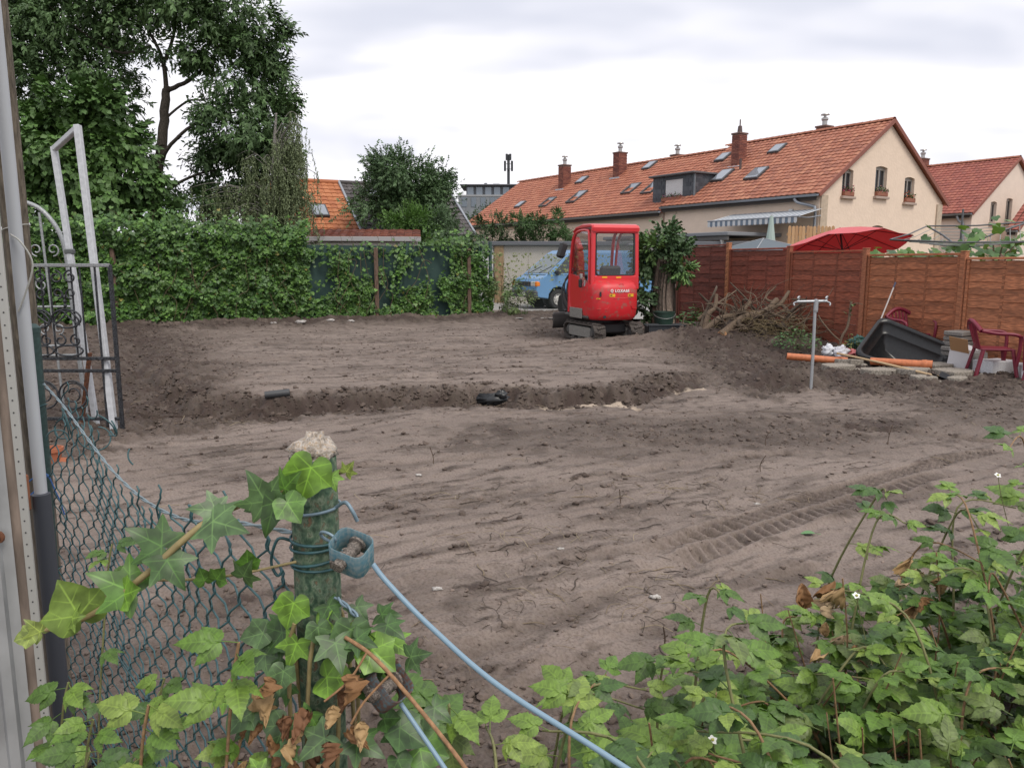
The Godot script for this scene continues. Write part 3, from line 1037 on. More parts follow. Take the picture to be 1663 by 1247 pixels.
	chimney(far, Vector3(4.3, ridge - 0.2, -5.2), 0.6, 0.5, 0.75)
	gable_house("white_annex", "white annex with a red verge at the right edge behind the fig leaves", Vector3(25.75, 0.1, -39.9), turn, 6.0, 0.4, 3.3, 5.75, cream2, [Color(0.30, 0.09, 0.065), Color(0.33, 0.11, 0.076)], [], 0, [])
	# orange and dark roofed pair behind the hedge
	var t2 := atan2(-0.47, 0.88)
	# local x along the ridge to the right and away
	var rb := Vector3(-7.9, 0, -36.0)
	var ridge_dir := Vector3(0.88, 0, -0.47).normalized()
	var toward := Vector3(0.47, 0, 0.88).normalized()
	var yaw := atan2(toward.x, toward.z)
	var o1 := [Color(0.42, 0.15, 0.06), Color(0.46, 0.175, 0.075), Color(0.38, 0.13, 0.055)]
	var o2 := [Color(0.085, 0.075, 0.075), Color(0.11, 0.10, 0.10), Color(0.07, 0.062, 0.062)]
	pair_house("orange_roof_house", "house with bright orange tiled roof behind the creeper hedge", rb - ridge_dir * 3.6, yaw, 3.6, o1, [[1.8, 1.1, 0.7, 0.9]])
	pair_house("dark_roof_house", "house with dark grey tiled roof half hidden by the round tree", rb + ridge_dir * 0.04, yaw, 5.3, o2, [[1.0, 2.7, 0.55, 0.75]])

# a house seen from its eave side: local x along the ridge, +z towards the plot
func pair_house(called: String, label: String, at: Vector3, yaw: float, L: float, tones: Array, lights: Array) -> void:
	var h := thing(called, label, "house", at, yaw)
	var eave := 2.85
	var ridge := 5.22
	var half := 3.3
	var m := grainy("grey_render", Color(0.42, 0.39, 0.35), Color(0.5, 0.46, 0.42), Vector3(0.4, 0.4, 0.4), 0.93)
	part("front_wall", wall_mesh([Vector2(0, eave), Vector2(L, eave)], []), m, h, Transform3D(Basis.IDENTITY, Vector3(0, 0, half - 0.3)))
	var ga := [Vector2(0, eave), Vector2(half - 0.3, ridge - 0.05), Vector2(2 * half - 0.6, eave)]
	part("gable_wall", wall_mesh(ga, []), m, h, Transform3D(Basis(Vector3.UP, PI / 2), Vector3(L - 0.05, 0, half - 0.3)))
	part("gable_wall", wall_mesh(ga, []), m, h, Transform3D(Basis(Vector3.UP, -PI / 2), Vector3(0.05, 0, -half + 0.3)))
	var roof := Node3D.new()
	roof.name = "roof"
	h.add_child(roof)
	var ang := atan2(ridge - eave, half)
	var up := Vector3(0, sin(ang), -cos(ang))
	var slope := Vector2(ridge - eave, half).length()
	var xf := Transform3D(Basis(Vector3.RIGHT, up, Vector3.RIGHT.cross(up)), Vector3(0, eave, half))
	tiled(roof, xf, L, slope, tones, 0, 0.27, 0.3)
	var upb := Vector3(0, sin(ang), cos(ang))
	part("rear_slope", box_mesh(Vector3(L, slope, 0.08), 0, Vector3(L / 2, slope / 2, -0.05)), plain("tile_rear_" + called, tones[0], 0.8), roof, Transform3D(Basis(Vector3.LEFT, upb, Vector3.LEFT.cross(upb)), Vector3(L, eave, -half)))
	part("ridge_cap", tube_mesh([Vector3(0, ridge + 0.02, 0), Vector3(L, ridge + 0.02, 0)], 0.12, 8), plain("cap_" + called, tones[-1], 0.8), roof)
	part("verge_strip", bar_mesh(Vector3(L, eave + 0.03, half), Vector3(L, ridge + 0.08, 0), 0.1, 0.12, 0.01), plain("zinc", Color(0.33, 0.35, 0.38), 0.45, 0.6), roof)
	for s in lights:
		skylight(roof, xf * Transform3D(Basis.IDENTITY, Vector3(s[0], s[1], 0.03)), s[2], s[3])

# ---------------------------------------------------------------- leaves
# a lobed leaf (ivy, vine, creeper) lying in xz, stalk at the origin, tip towards -z
func lobed_leaf(size: float, lobes: Array, cup := 0.12, stalk := 0.0) -> ArrayMesh:
	var st := st_new()
	smooth(st)
	var pts := []
	for l in lobes:   # [angle from the tip in degrees, length]
		var a := deg_to_rad(l[0])
		var p := Vector3(sin(a) * l[1], 0, -cos(a) * l[1] - 0.12)
		p.y = -cup * p.length_squared() + absf(p.x) * 0.10
		pts.append(p * size)
	var c := Vector3(0, 0.0, -0.12 * size)
	for i in pts.size() - 1:
		tri(st, c, pts[i + 1], pts[i])
	if stalk > 0.0:
		var w := 0.018 * size
		quad(st, Vector3(-w, 0, 0), Vector3(w, 0, 0), Vector3(w, -0.01, stalk), Vector3(-w, -0.01, stalk))
	return done(st)

const IVY_LOBES := [[178, 0.08], [150, 0.36], [118, 0.62], [92, 0.50], [62, 0.80], [36, 0.58], [14, 0.86], [0, 1.0], [-14, 0.86], [-36, 0.58], [-62, 0.80], [-92, 0.50], [-118, 0.62], [-150, 0.36], [-178, 0.08]]
const VINE_LOBES := [[175, 0.1], [140, 0.5], [105, 0.62], [80, 0.6], [55, 0.78], [35, 0.68], [12, 0.9], [0, 1.0], [-12, 0.9], [-35, 0.68], [-55, 0.78], [-80, 0.6], [-105, 0.62], [-140, 0.5], [-175, 0.1]]

# a twig with leaves either side, pointing along -z
func spray_mesh(leaves: int, leaf_l: float, leaf_w: float, length: float, sd: int, spread := 1.0) -> ArrayMesh:
	var r := RandomNumberGenerator.new()
	r.seed = sd
	var one := leaf_shape(leaf_l, leaf_w, 2, 0.25, 0.2)
	var st := st_new()
	for i in leaves:
		var t := (i + 0.6) / leaves
		var side := 1.0 if i % 2 == 0 else -1.0
		var b := Basis(Vector3.UP, side * r.randf_range(0.5, 1.2) * spread * (1.0 - t * 0.6)) * Basis(Vector3.RIGHT, r.randf_range(-0.7, 0.35)) * Basis(Vector3.BACK, r.randf_range(-0.7, 0.7))
		b = b.scaled(Vector3.ONE * r.randf_range(0.75, 1.15))
		st.append_from(one, 0, Transform3D(b, Vector3(side * 0.01, r.randf_range(-0.02, 0.02), -t * length)))
	return st.commit()

func hanging_mesh(length: float, sd: int) -> ArrayMesh:
	var r := RandomNumberGenerator.new()
	r.seed = sd
	var one := leaf_shape(0.055, 0.036, 2, 0.2, 0.2)
	var st := st_new()
	for i in 16:
		var b := Basis(Vector3.UP, r.randf_range(0, TAU)) * Basis(Vector3.RIGHT, r.randf_range(-1.4, -0.5))
		st.append_from(one, 0, Transform3D(b, Vector3(r.randf_range(-0.03, 0.03), -length * i / 16.0, r.randf_range(-0.03, 0.03))))
	var tw := st_new()
	tube(tw, [Vector3.ZERO, Vector3(0.01, -length, 0)], 0.003, 3, false)
	st.append_from(done(tw), 0, Transform3D.IDENTITY)
	return st.commit()

# fills ellipsoid clumps [x, y, z, rx, ry] with sprays that point outward; returns [transforms, colours]
func fill_clumps(clumps: Array, per_m2: float, tones: Array, rz_scale := 1.2, scale_lo := 0.8, scale_hi := 1.25, droop := 0.35, origin := Vector3.ZERO) -> Array:
	var xfs := []
	var cols := PackedColorArray()
	for c in clumps:
		var rx: float = c[3]
		var ry: float = c[4]
		var rz := maxf(0.5, (rx + ry) * 0.5 * rz_scale)
		var n := int(per_m2 * PI * (rx * ry + rx * rz + ry * rz) / 3.0 * 1.3)
		var centre := Vector3(c[0], c[1], c[2] + (c[5] if c.size() > 5 else rnd(-0.5, 0.5))) - origin
		# smaller tufts inside the clump make its outline ragged
		var tufts := []
		for k in maxi(8, int(n / 30.0)):
			var d := Vector3(rng.randfn(), rng.randfn(), rng.randfn()).normalized()
			tufts.append(d * pow(rng.randf(), 0.33) * rnd(0.62, 1.08))
		var base: Color = tones[rng.randi() % tones.size()]
		for i in n:
			var t: Vector3 = tufts[rng.randi() % tufts.size()]
			var p := t + Vector3(rng.randfn(), rng.randfn(), rng.randfn()) * 0.17
			var out := (p * Vector3(1.0 / rx, 1.0 / ry, 1.0 / rz) + Vector3(rng.randfn(), rng.randfn() - droop, rng.randfn()) * 0.5).normalized()
			var b := basis_to(-out, Vector3(rnd(-0.3, 0.3), 1, rnd(-0.3, 0.3))) * Basis(Vector3.BACK, rnd(-0.6, 0.6))
			b = b.scaled(Vector3.ONE * rnd(scale_lo, scale_hi))
			xfs.append(Transform3D(b, centre + p * Vector3(rx, ry, rz)))
			var tone: Color = base.lerp(tones[rng.randi() % tones.size()], 0.55)
			var v := rnd(0.75, 1.3)
			cols.append(Color(tone.r * v, tone.g * v, tone.b * v))
	return [xfs, cols]

func limb(parent: Node3D, called: String, pts: Array, r0: float, r1: float, m: Material, sides := 9) -> void:
	var s := spline(pts, 5)
	var rad := []
	for i in s.size():
		rad.append(lerpf(r0, r1, float(i) / (s.size() - 1)))
		if i > 0 and i < s.size() - 1:
			s[i] += Vector3(rnd(-1, 1), rnd(-1, 1), rnd(-1, 1)) * r0 * 0.12
	part(called, tube_mesh(s, rad, sides), m, parent)

func build_trees() -> void:
	var bark := grainy("bark", Color(0.035, 0.028, 0.022), Color(0.085, 0.07, 0.055), Vector3(3, 0.8, 3), 0.95, 0.04, 3.0, 9)
	var leaf_m := tinted("leaf_thin", 0.55, Color(0.42, 0.5, 0.18))
	# tall broad tree
	var at := Vector3(-11.5, 0.0, -25.0)
	var t := thing("tall_tree", "tall dark broadleaf tree towering over the hedge", "tree", at)
	var rel := func(a: Array) -> Array:
		var o := []
		for p in a:
			o.append(p - at)
		return o
	limb(t, "trunk", rel.call([Vector3(-11.5, 0, -25), Vector3(-11.45, 2.2, -25), Vector3(-11.3, 4.0, -25), Vector3(-11.0, 5.2, -25), Vector3(-10.8, 6.5, -25), Vector3(-10.7, 7.0, -25)]), 0.22, 0.11, bark, 12)
	for l in [[[Vector3(-10.7, 6.9, -25), Vector3(-10.1, 7.2, -25.1), Vector3(-9.5, 7.6, -25), Vector3(-8.6, 8.6, -24.8)], 0.11, 0.03],
			[[Vector3(-10.72, 6.9, -25), Vector3(-10.85, 7.9, -25.1), Vector3(-11.2, 8.7, -25), Vector3(-12.2, 10.2, -25.3)], 0.11, 0.03],
			[[Vector3(-10.85, 7.6, -25.1), Vector3(-10.4, 8.5, -25), Vector3(-10.2, 9.2, -24.8), Vector3(-9.9, 11.0, -24.6)], 0.08, 0.03],
			[[Vector3(-11.1, 8.2, -25), Vector3(-11.9, 7.95, -24.8), Vector3(-12.7, 8.3, -24.6), Vector3(-13.9, 9.2, -24.6)], 0.07, 0.02],
			[[Vector3(-11.2, 4.6, -25), Vector3(-10.4, 5.4, -24.7), Vector3(-9.4, 6.0, -24.6), Vector3(-8.2, 6.2, -24.6)], 0.10, 0.03],
			[[Vector3(-11.4, 3.4, -25), Vector3(-10.6, 4.0, -24.8), Vector3(-9.6, 4.4, -24.7), Vector3(-8.8, 4.5, -24.7)], 0.09, 0.03],
			[[Vector3(-11.35, 4.2, -25), Vector3(-12.2, 5.9, -25), Vector3(-13.2, 7.2, -25), Vector3(-14.6, 8.2, -25)], 0.10, 0.03],
			[[Vector3(-10.9, 6.0, -25), Vector3(-10.2, 6.6, -25.2), Vector3(-9.6, 6.7, -25.3), Vector3(-8.4, 7.0, -25.3)], 0.06, 0.02]]:
		limb(t, "limb", rel.call(l[0]), l[1] * 0.72, l[2] * 0.7, bark, 7)
	var big := [[-13.6, 9.0, -25.0, 1.8, 1.4], [-14.82, 8.11, -25.0, 0.89, 1.19], [-12.08, 9.18, -25.0, 1.4, 0.9], [-10.19, 9.4, -25.0, 1.4, 0.85], [-8.69, 9.18, -25.0, 1.3, 1.05], [-7.7, 8.47, -25.0, 0.8, 0.95], [-13.14, 7.6, -25.0, 1.5, 0.7], [-14.75, 6.84, -25.0, 0.89, 0.99], [-9.4, 8.02, -25.0, 0.95, 0.65], [-8.23, 7.2, -25.0, 1.3, 1.1], [-7.25, 7.02, -25.0, 0.55, 0.9], [-9.2, 6.3, -25.0, 0.8, 0.6], [-8.22, 5.64, -25.0, 1.2, 1.0], [-7.34, 5.74, -25.0, 0.7, 0.75], [-9.6, 4.9, -25.0, 0.6, 0.5], [-8.96, 4.33, -25.0, 1.2, 0.9], [-10.2, 3.5, -25.0, 0.9, 0.5], [-12.1, 6.6, -25.0, 0.5, 0.4], [-11.7, 4.9, -25.2, 0.6, 0.9], [-10.93, 8.1, -25.0, 0.35, 0.3],
		[-8.0, 3.9, -24.6, 0.9, 0.8], [-9.4, 3.4, -24.4, 0.8, 0.5], [-7.2, 4.8, -24.8, 0.5, 0.7], [-15.4, 9.6, -25.0, 1.0, 1.2], [-13.3, 6.6, -25.2, 0.9, 0.6], [-12.2, 11.0, -25.5, 2.2, 1.2], [-9.6, 11.0, -24.7, 1.9, 1.1], [-14.4, 10.6, -25.0, 1.3, 1.0]]
	var f := fill_clumps(big, 92.0, [Color(0.060, 0.118, 0.034), Color(0.076, 0.142, 0.042), Color(0.050, 0.096, 0.032), Color(0.085, 0.155, 0.055)], 1.3, 0.7, 1.2, 0.5, at)
	copies("crown", spray_mesh(9, 0.17, 0.07, 0.38, 3), leaf_m, t, f[0], f[1]).set_meta("kind", "stuff")
	# lighter tree with round leaves in front of it
	at = Vector3(-11.6, 0.0, -21.6)
	t = thing("round_leaved_tree", "bushy lighter green tree with large round leaves above the hedge", "tree", at)
	limb(t, "trunk", [Vector3.ZERO, Vector3(0.1, 1.6, 0), Vector3(0.0, 3.0, 0), Vector3(0.1, 4.8, 0)], 0.16, 0.04, bark, 9)
	for l in [[Vector3(0.05, 2.0, 0), Vector3(0.7, 3.2, 0.1), Vector3(1.2, 4.4, 0.2)], [Vector3(0.05, 2.2, 0), Vector3(-0.6, 3.4, 0), Vector3(-0.9, 4.8, 0)], [Vector3(0.0, 1.6, 0), Vector3(-0.7, 2.6, 0.2), Vector3(-1.2, 3.4, 0.3)]]:
		limb(t, "limb", l, 0.07, 0.02, bark, 6)
	var shr := [[-12.08, 5.47, -21.5, 0.93, 0.7], [-11.09, 5.42, -21.5, 0.95, 0.8], [-12.67, 4.51, -21.5, 0.76, 1.02], [-11.68, 4.35, -21.3, 1.1, 0.9], [-10.6, 4.43, -21.5, 0.76, 0.95], [-10.25, 3.7, -21.5, 0.6, 0.6], [-12.27, 3.37, -21.5, 1.19, 0.68], [-11.1, 3.3, -21.5, 1.1, 0.5], [-9.7, 2.9, -21.6, 0.6, 0.4]]
	f = fill_clumps(shr, 130.0, [Color(0.07, 0.145, 0.03), Color(0.085, 0.17, 0.038), Color(0.055, 0.115, 0.03)], 1.1, 0.75, 1.25, 0.6, at)
	copies("crown", spray_mesh(7, 0.15, 0.13, 0.32, 8), leaf_m, t, f[0], f[1]).set_meta("kind", "stuff")
	# weeping birch
	at = Vector3(-7.2, 0.0, -23.8)
	t = thing("weeping_birch", "weeping birch with thin hanging twigs beside the tall tree", "tree", at)
	var birch_bark := grainy("birch_bark", Color(0.10, 0.09, 0.08), Color(0.35, 0.33, 0.30), Vector3(1.5, 4, 1.5), 0.9, 0.03)
	limb(t, "trunk", [Vector3.ZERO, Vector3(0.1, 2.0, 0), Vector3(0.0, 4.0, 0), Vector3(0.2, 6.0, 0)], 0.13, 0.03, birch_bark, 9)
	var xfs := []
	var cols := PackedColorArray()
	for b in 80:
		var a := rnd(0, TAU)
		var reach := rnd(0.15, 1.5) * (1.0 - 0.25 * maxf(0.0, cos(a)))
		var top := Vector3(cos(a) * reach + 0.35, rnd(3.4, 5.9) - reach * 0.45 + cos(a) * 0.35, sin(a) * reach * 0.7)
		if b > 60:
			top = Vector3(rnd(-2.4, -0.4), rnd(3.0, 3.9), rnd(-0.3, 0.6))
		var start := Vector3(0.15, top.y - 0.5, 0)
		limb(t, "branch", [start, start.lerp(top, 0.6) + Vector3(0, 0.35, 0), top], 0.018, 0.006, birch_bark, 4)
		for k in 7:
			var along := rnd(0.5, 1.0)
			var p := start.lerp(top, along) + Vector3(rnd(-0.15, 0.15), 0.3 * sin(PI * along) + 0.05, rnd(-0.15, 0.15))
			var steps := rng.randi_range(3, 7)
			var sway := Vector3(rnd(-0.1, 0.16), 0, rnd(-0.1, 0.1))
			for q in steps:
				if p.y < 2.3:
					break
				xfs.append(Transform3D(Basis.from_euler(Vector3(rnd(-0.15, 0.15), rnd(0, TAU), rnd(-0.15, 0.15) + sway.x)), p))
				var v := rnd(0.8, 1.25)
				cols.append(Color(0.135 * v, 0.172 * v, 0.08 * v))
				p += Vector3(sway.x * 0.6, -0.3, sway.z * 0.6)
	copies("hanging_twigs", hanging_mesh(0.34, 4), leaf_m, t, xfs, cols).set_meta("kind", "stuff")
	# round tree before the dark roof
	at = Vector3(-4.4, 0.0, -33.0)
	t = thing("round_tree", "round leafy tree standing before the dark roofed house", "tree", at)
	limb(t, "trunk", [Vector3.ZERO, Vector3(0, 1.6, 0), Vector3(-0.1, 3.2, 0), Vector3(-0.3, 5.2, 0)], 0.2, 0.04, bark, 9)
	for l in [[Vector3(0, 2.0, 0), Vector3(0.7, 3.4, 0.1), Vector3(1.3, 4.8, 0.1)], [Vector3(0, 2.0, 0), Vector3(-0.7, 3.2, 0.1), Vector3(-1.1, 4.6, 0)]]:
		limb(t, "limb", l, 0.09, 0.02, bark, 6)
	var cen := [[-4.9, 5.5, -33.0, 1.1, 0.95], [-5.6, 4.85, -33.0, 0.95, 1.1], [-4.27, 5.1, -33.0, 1.2, 1.05], [-4.94, 4.1, -33.0, 1.5, 1.1], [-3.64, 4.35, -33.0, 1.1, 1.0], [-3.05, 4.85, -33.0, 0.55, 0.9], [-3.27, 3.6, -33.0, 1.0, 0.7], [-2.85, 5.4, -33.0, 0.2, 0.45], [-4.2, 3.0, -33.0, 1.6, 0.7]]
	f = fill_clumps(cen, 135.0, [Color(0.066, 0.125, 0.045), Color(0.08, 0.145, 0.052), Color(0.055, 0.105, 0.04)], 1.1, 0.75, 1.3, 0.2, at)
	copies("crown", spray_mesh(9, 0.13, 0.06, 0.36, 12), leaf_m, t, f[0], f[1]).set_meta("kind", "stuff")
	# shrubs between the garages and the houses
	for s in [["spreading_shrub", "bright green spreading shrub in front of the round tree", [[-4.1, 2.95, -28.0, 0.95, 0.45], [-3.4, 3.0, -28.0, 0.9, 0.5], [-4.3, 2.0, -28.0, 1.3, 0.7], [-3.2, 2.0, -28.0, 1.2, 0.7]], Color(0.085, 0.17, 0.035)],
			["grey_shrub", "greyish green shrub beside the dark roof's downpipe", [[-2.6, 2.85, -28.4, 0.8, 0.5], [-1.9, 2.5, -28.4, 0.7, 0.45], [-2.4, 1.9, -28.4, 1.0, 0.6]], Color(0.06, 0.105, 0.045)],
			["garden_shrub", "low shrub below the left end of the long tiled roof", [[-0.86, 3.27, -33.9, 0.7, 0.35], [-0.86, 2.36, -33.9, 0.8, 0.8], [-0.86, 1.07, -33.9, 0.7, 0.8]], Color(0.055, 0.10, 0.035)],
			["garden_shrub", "narrow upright shrub behind the blue van's windscreen", [[0.32, 3.22, -33.6, 0.5, 0.5], [0.32, 2.25, -33.6, 0.6, 0.8], [0.32, 1.07, -33.6, 0.6, 0.8]], Color(0.06, 0.115, 0.035)],
			["garden_shrub", "dense shrub against the cream wall behind the van", [[1.02, 3.27, -33.8, 0.55, 0.55], [1.18, 2.25, -33.8, 0.6, 0.8], [1.18, 1.07, -33.8, 0.6, 0.8]], Color(0.05, 0.095, 0.03)],
			["garden_shrub", "shrub against the cream wall nearest the red cab", [[1.88, 3.27, -33.7, 0.45, 0.55], [2.10, 2.47, -33.7, 0.5, 0.8], [2.05, 1.07, -33.7, 0.6, 0.8]], Color(0.055, 0.11, 0.033)]]:
		var c: Array = s[2]
		at = Vector3(c[0][0], 0.0, c[0][2])
		t = thing(s[0], s[1], "shrub", at)
		limb(t, "stem", [Vector3(0, 0, 0), Vector3(0.05, 0.9, 0), Vector3(0, c[0][1] - 0.1, 0)], 0.05, 0.015, bark, 6)
		var col: Color = s[3]
		f = fill_clumps(c, 210.0, [col * 1.15, col * 1.4, col * 0.95], 1.0, 0.55, 0.95, 0.0, at)
		copies("foliage", spray_mesh(8, 0.12, 0.06, 0.3, 21), leaf_m, t, f[0], f[1]).set_meta("kind", "stuff")
	at = Vector3(-3.2, 0, -72)
	t = thing("distant_tree", "small distant tree below the grey flats with the mast", "tree", at)
	limb(t, "trunk", [Vector3.ZERO, Vector3(0, 3, 0), Vector3(0, 5.5, 0)], 0.25, 0.06, bark, 7)
	f = fill_clumps([[-3.6, 5.6, -72.0, 1.6, 1.3], [-2.2, 5.2, -72.0, 1.5, 1.2], [-3.0, 4.0, -72.0, 2.4, 1.4]], 26.0, [Color(0.06, 0.10, 0.04), Color(0.05, 0.09, 0.035)], 1.0, 1.0, 1.6, 0.0, at)
	copies("crown", spray_mesh(9, 0.2, 0.1, 0.5, 31), leaf_m, t, f[0], f[1]).set_meta("kind", "stuff")

# ---------------------------------------------------------------- creeper hedge on the far wire fence
func hedge_depth(x: float) -> float:
	return 18.75 + (x + 9.58) * 0.385

func build_hedge() -> void:
	var green_post := plain("green_post", Color(0.035, 0.075, 0.062), 0.5)
	var wood := grainy("old_post", Color(0.10, 0.06, 0.045), Color(0.17, 0.11, 0.08), Vector3(4, 1, 4), 0.95)
	var fence := thing("far_wire_fence", "tall green wire fence with posts and torn green netting behind the creeper", "fence", Vector3(0, 0, 0))
	for p in [[-0.62, 2.2, 0.0], [-3.05, 2.15, 0.22], [1.9, 2.2, 0.0], [-5.6, 2.2, 0.0], [-8.0, 2.2, 0.0], [-10.4, 2.2, 0.0]]:
		var d := hedge_depth(p[0])
		part("post", tube_mesh([Vector3(p[0] - p[2], -0.1, -d), Vector3(p[0] + p[2], p[1], -d)], 0.05, 10), green_post, fence)
	for x in [-9.55, -3.65, -1.2]:
		var d := hedge_depth(x) - 0.12
		part("wooden_post", box_mesh(Vector3(0.1, 2.1, 0.1), 0.012, Vector3(x, 0.95, -d)), wood, fence)
	var net := plain("screen_net", Color(0.028, 0.062, 0.055), 0.85)
	for seg in [[-14.0, -5.4, 2.3], [-5.4, -0.95, 2.06]]:
		var st := st_new()
		smooth(st)
		var n := int((seg[1] - seg[0]) / 0.15)
		for i in n:
			for j in 10:
				var q := []
				for c in [[0, 0], [1, 0], [1, 1], [0, 1]]:
					var x: float = seg[0] + (seg[1] - seg[0]) * (i + c[0]) / n
					var y: float = seg[2] * (j + c[1]) / 10.0
					q.append(Vector3(x, y, -hedge_depth(x) - 0.08 + 0.05 * n_b.get_noise_2d(x * 1.5, y * 1.2)))
				quad(st, q[0], q[1], q[2], q[3])
		part("netting", done(st), net, fence)
	# hanging end of the netting
	var tst := st_new()
	smooth(tst)
	for j in 12:
		for i in 4:
			var q := []
			for c in [[0, 0], [1, 0], [1, 1], [0, 1]]:
				var v: float = (j + c[1]) / 12.0
				var x: float = -0.95 + (0.10 + 0.28 * v * v) * (i + c[0]) / 4.0 * (1.0 if v < 0.9 else 0.6)
				var y: float = 2.05 - 1.2 * v
				q.append(Vector3(x, y, -hedge_depth(x) + 0.05 * sin(i * 2.0 + v * 5.0)))
			quad(tst, q[3], q[2], q[1], q[0])
	part("torn_netting", done(tst), net, fence)
	# woven wire between the netting and the excavator
	var zig := st_new()
	var pts := []
	for k in 58:
		pts.append(Vector3(0.036 if k % 2 == 0 else -0.036, k * 0.036, 0.003 if k % 4 < 2 else -0.003))
	tube(zig, pts, 0.0022, 3, false)
	var wire := done(zig)
	var wm := plain("far_wire", Color(0.13, 0.17, 0.15), 0.5, 0.3)
	for i in 62:
		var x := -1.0 + i * 0.068
		part("wire", wire, wm, fence, Transform3D(Basis(Vector3.UP, 0.37), Vector3(x, 0.05, -hedge_depth(x) + (0.0 if i % 2 == 0 else 0.004))))
	part("top_wire", tube_mesh([Vector3(-1.0, 2.13, -hedge_depth(-1.0)), Vector3(3.3, 2.13, -hedge_depth(3.3))], 0.004, 4), wm, fence)
	# the creeper itself
	var t := thing("creeper_hedge", "dense green creeper covering the far wire fence like a hedge", "hedge", Vector3(0, 0, 0))
	var leaf_m := tinted("creeper_leaf", 0.5, Color(0.42, 0.5, 0.16))
	var xfs := [[], []]
	var cols := [PackedColorArray(), PackedColorArray()]
	var tones := [Color(0.07, 0.155, 0.03), Color(0.09, 0.185, 0.036), Color(0.052, 0.115, 0.027), Color(0.11, 0.21, 0.045), Color(0.062, 0.13, 0.038)]
	var count := 0
	while count < 31000:
		var x := rnd(-14.0, -0.55)
		var y := rnd(0.0, 2.95)
		var top := 2.62 + 0.14 * n_a.get_noise_2d(x * 0.9, 3.0) + 0.10 * n_b.get_noise_2d(x * 3.0, 8.0)
		var dense := 1.0
		if x > -5.3:
			top = 2.02 + 0.12 * n_a.get_noise_2d(x * 1.2, 3.0) + 0.25 * blob(x, 0.0, -1.6, 0.0, 0.8, 1.0)
			var patch := n_a.get_noise_2d(x * 0.95 + 40.0, y * 0.55 + 7.0)
			dense = clampf(0.6 + patch * 2.4 + (0.7 - y) * 0.7, 0.04, 1.0)
			if y > top - 0.25:
				dense = maxf(dense, 0.45)
			if x > -1.7 and x < -0.7:
				dense = maxf(dense, 0.75)
		top += pow(rng.randf(), 6.0) * 0.35
		if y > top or rng.randf() > dense:
			continue
		count += 1
		var bulge := 0.17 + 0.32 * n_a.get_noise_2d(x * 1.5, y * 1.5) + 0.10 * n_b.get_noise_2d(x * 4.0, y * 4.0) + 0.08 * smoothstep2(1.4, 2.4, y)
		if x > -5.3:
			bulge *= 0.6
		var z := -hedge_depth(x) + maxf(0.0, bulge) * rng.randf() ** 0.35 + 0.02
		if y > top - 0.3:
			z -= rnd(0.0, 0.5)
		var b := Basis(Vector3.UP, rng.randfn(0.0, 0.65) + 0.2) * Basis(Vector3.RIGHT, rng.randfn(0.85, 0.45)) * Basis(Vector3.UP, PI + rng.randfn(0.0, 0.5))
		b = b.scaled(Vector3.ONE * rnd(0.042, 0.092))
		var k := 0 if rng.randf() < 0.6 else 1
		xfs[k].append(Transform3D(b, Vector3(x, y, z)))
		var c: Color = tones[rng.randi() % tones.size()]
		var v := rnd(0.8, 1.2) * (1.0 + 0.45 * n_a.get_noise_2d(x * 2.0 + 90.0, y * 2.0))
		if rng.randf() < 0.006:
			c = Color(0.22, 0.20, 0.05)
		cols[k].append(Color(c.r * v, c.g * v, c.b * v))
	copies("foliage", lobed_leaf(1.0, VINE_LOBES, 0.2), leaf_m, t, xfs[0], cols[0]).set_meta("kind", "stuff")
	copies("foliage", lobed_leaf(1.0, IVY_LOBES, 0.15), leaf_m, t, xfs[1], cols[1]).set_meta("kind", "stuff")
	var stem_m := plain("creeper_stem", Color(0.12, 0.085, 0.05), 0.9)
	for i in 34:
		var x := rnd(-13.5, -0.8)
		var p := [Vector3(x, 0.0, -hedge_depth(x) + 0.1)]
		for k in 5:
			x += rnd(-0.3, 0.3)
			p.append(Vector3(x, (k + 1) * rnd(0.3, 0.42), -hedge_depth(x) + rnd(0.12, 0.3)))
		part("stem", tube_mesh(spline(p, 3), 0.007, 4), stem_m, t)
	for i in 26:   # loose shoots above the top
		var x := rnd(-13.0, -1.0)
		var top := 2.6 if x < -5.3 else 2.1
		var lean := rnd(-0.35, 0.35)
		part("shoot", tube_mesh(spline([Vector3(x, top - 0.2, -hedge_depth(x)), Vector3(x + lean * 0.5, top + 0.16, -hedge_depth(x)), Vector3(x + lean, top + rnd(0.1, 0.32), -hedge_depth(x) + 0.1)], 4), 0.005, 3), stem_m, t)
	# weeds at the foot of the bare stretch and ivy on the wire there
	var w := thing("weed_clump", "leafy weeds growing up the bare wire beside the blue van", "plant", Vector3(-0.1, 0.1, -hedge_depth(-0.1) + 0.15))
	var f := fill_clumps([[-0.35, 0.45, 0.0, 0.5, 0.4, 0.0], [0.25, 0.4, 0.0, 0.45, 0.35, 0.0], [0.05, 0.8, 0.0, 0.3, 0.35, 0.0], [-0.6, 0.7, 0.0, 0.2, 0.5, 0.0]], 150.0, [Color(0.08, 0.14, 0.04), Color(0.10, 0.165, 0.05), Color(0.11, 0.14, 0.05)], 0.7, 0.5, 0.9, -0.3)
	copies("foliage", spray_mesh(8, 0.11, 0.05, 0.28, 41), tinted("leaf_thin"), w, f[0], f[1]).set_meta("kind", "stuff")
	for i in 9:
		var x := rnd(-0.8, 0.6)
		part("stem", tube_mesh(spline([Vector3(x, -0.1, 0), Vector3(x + rnd(-0.1, 0.1), 0.6, 0.02), Vector3(x + rnd(-0.3, 0.3), rnd(1.1, 1.9), -0.05)], 4), 0.005, 4), stem_m, w)
	var sparse_x := []
	var sparse_c := PackedColorArray()
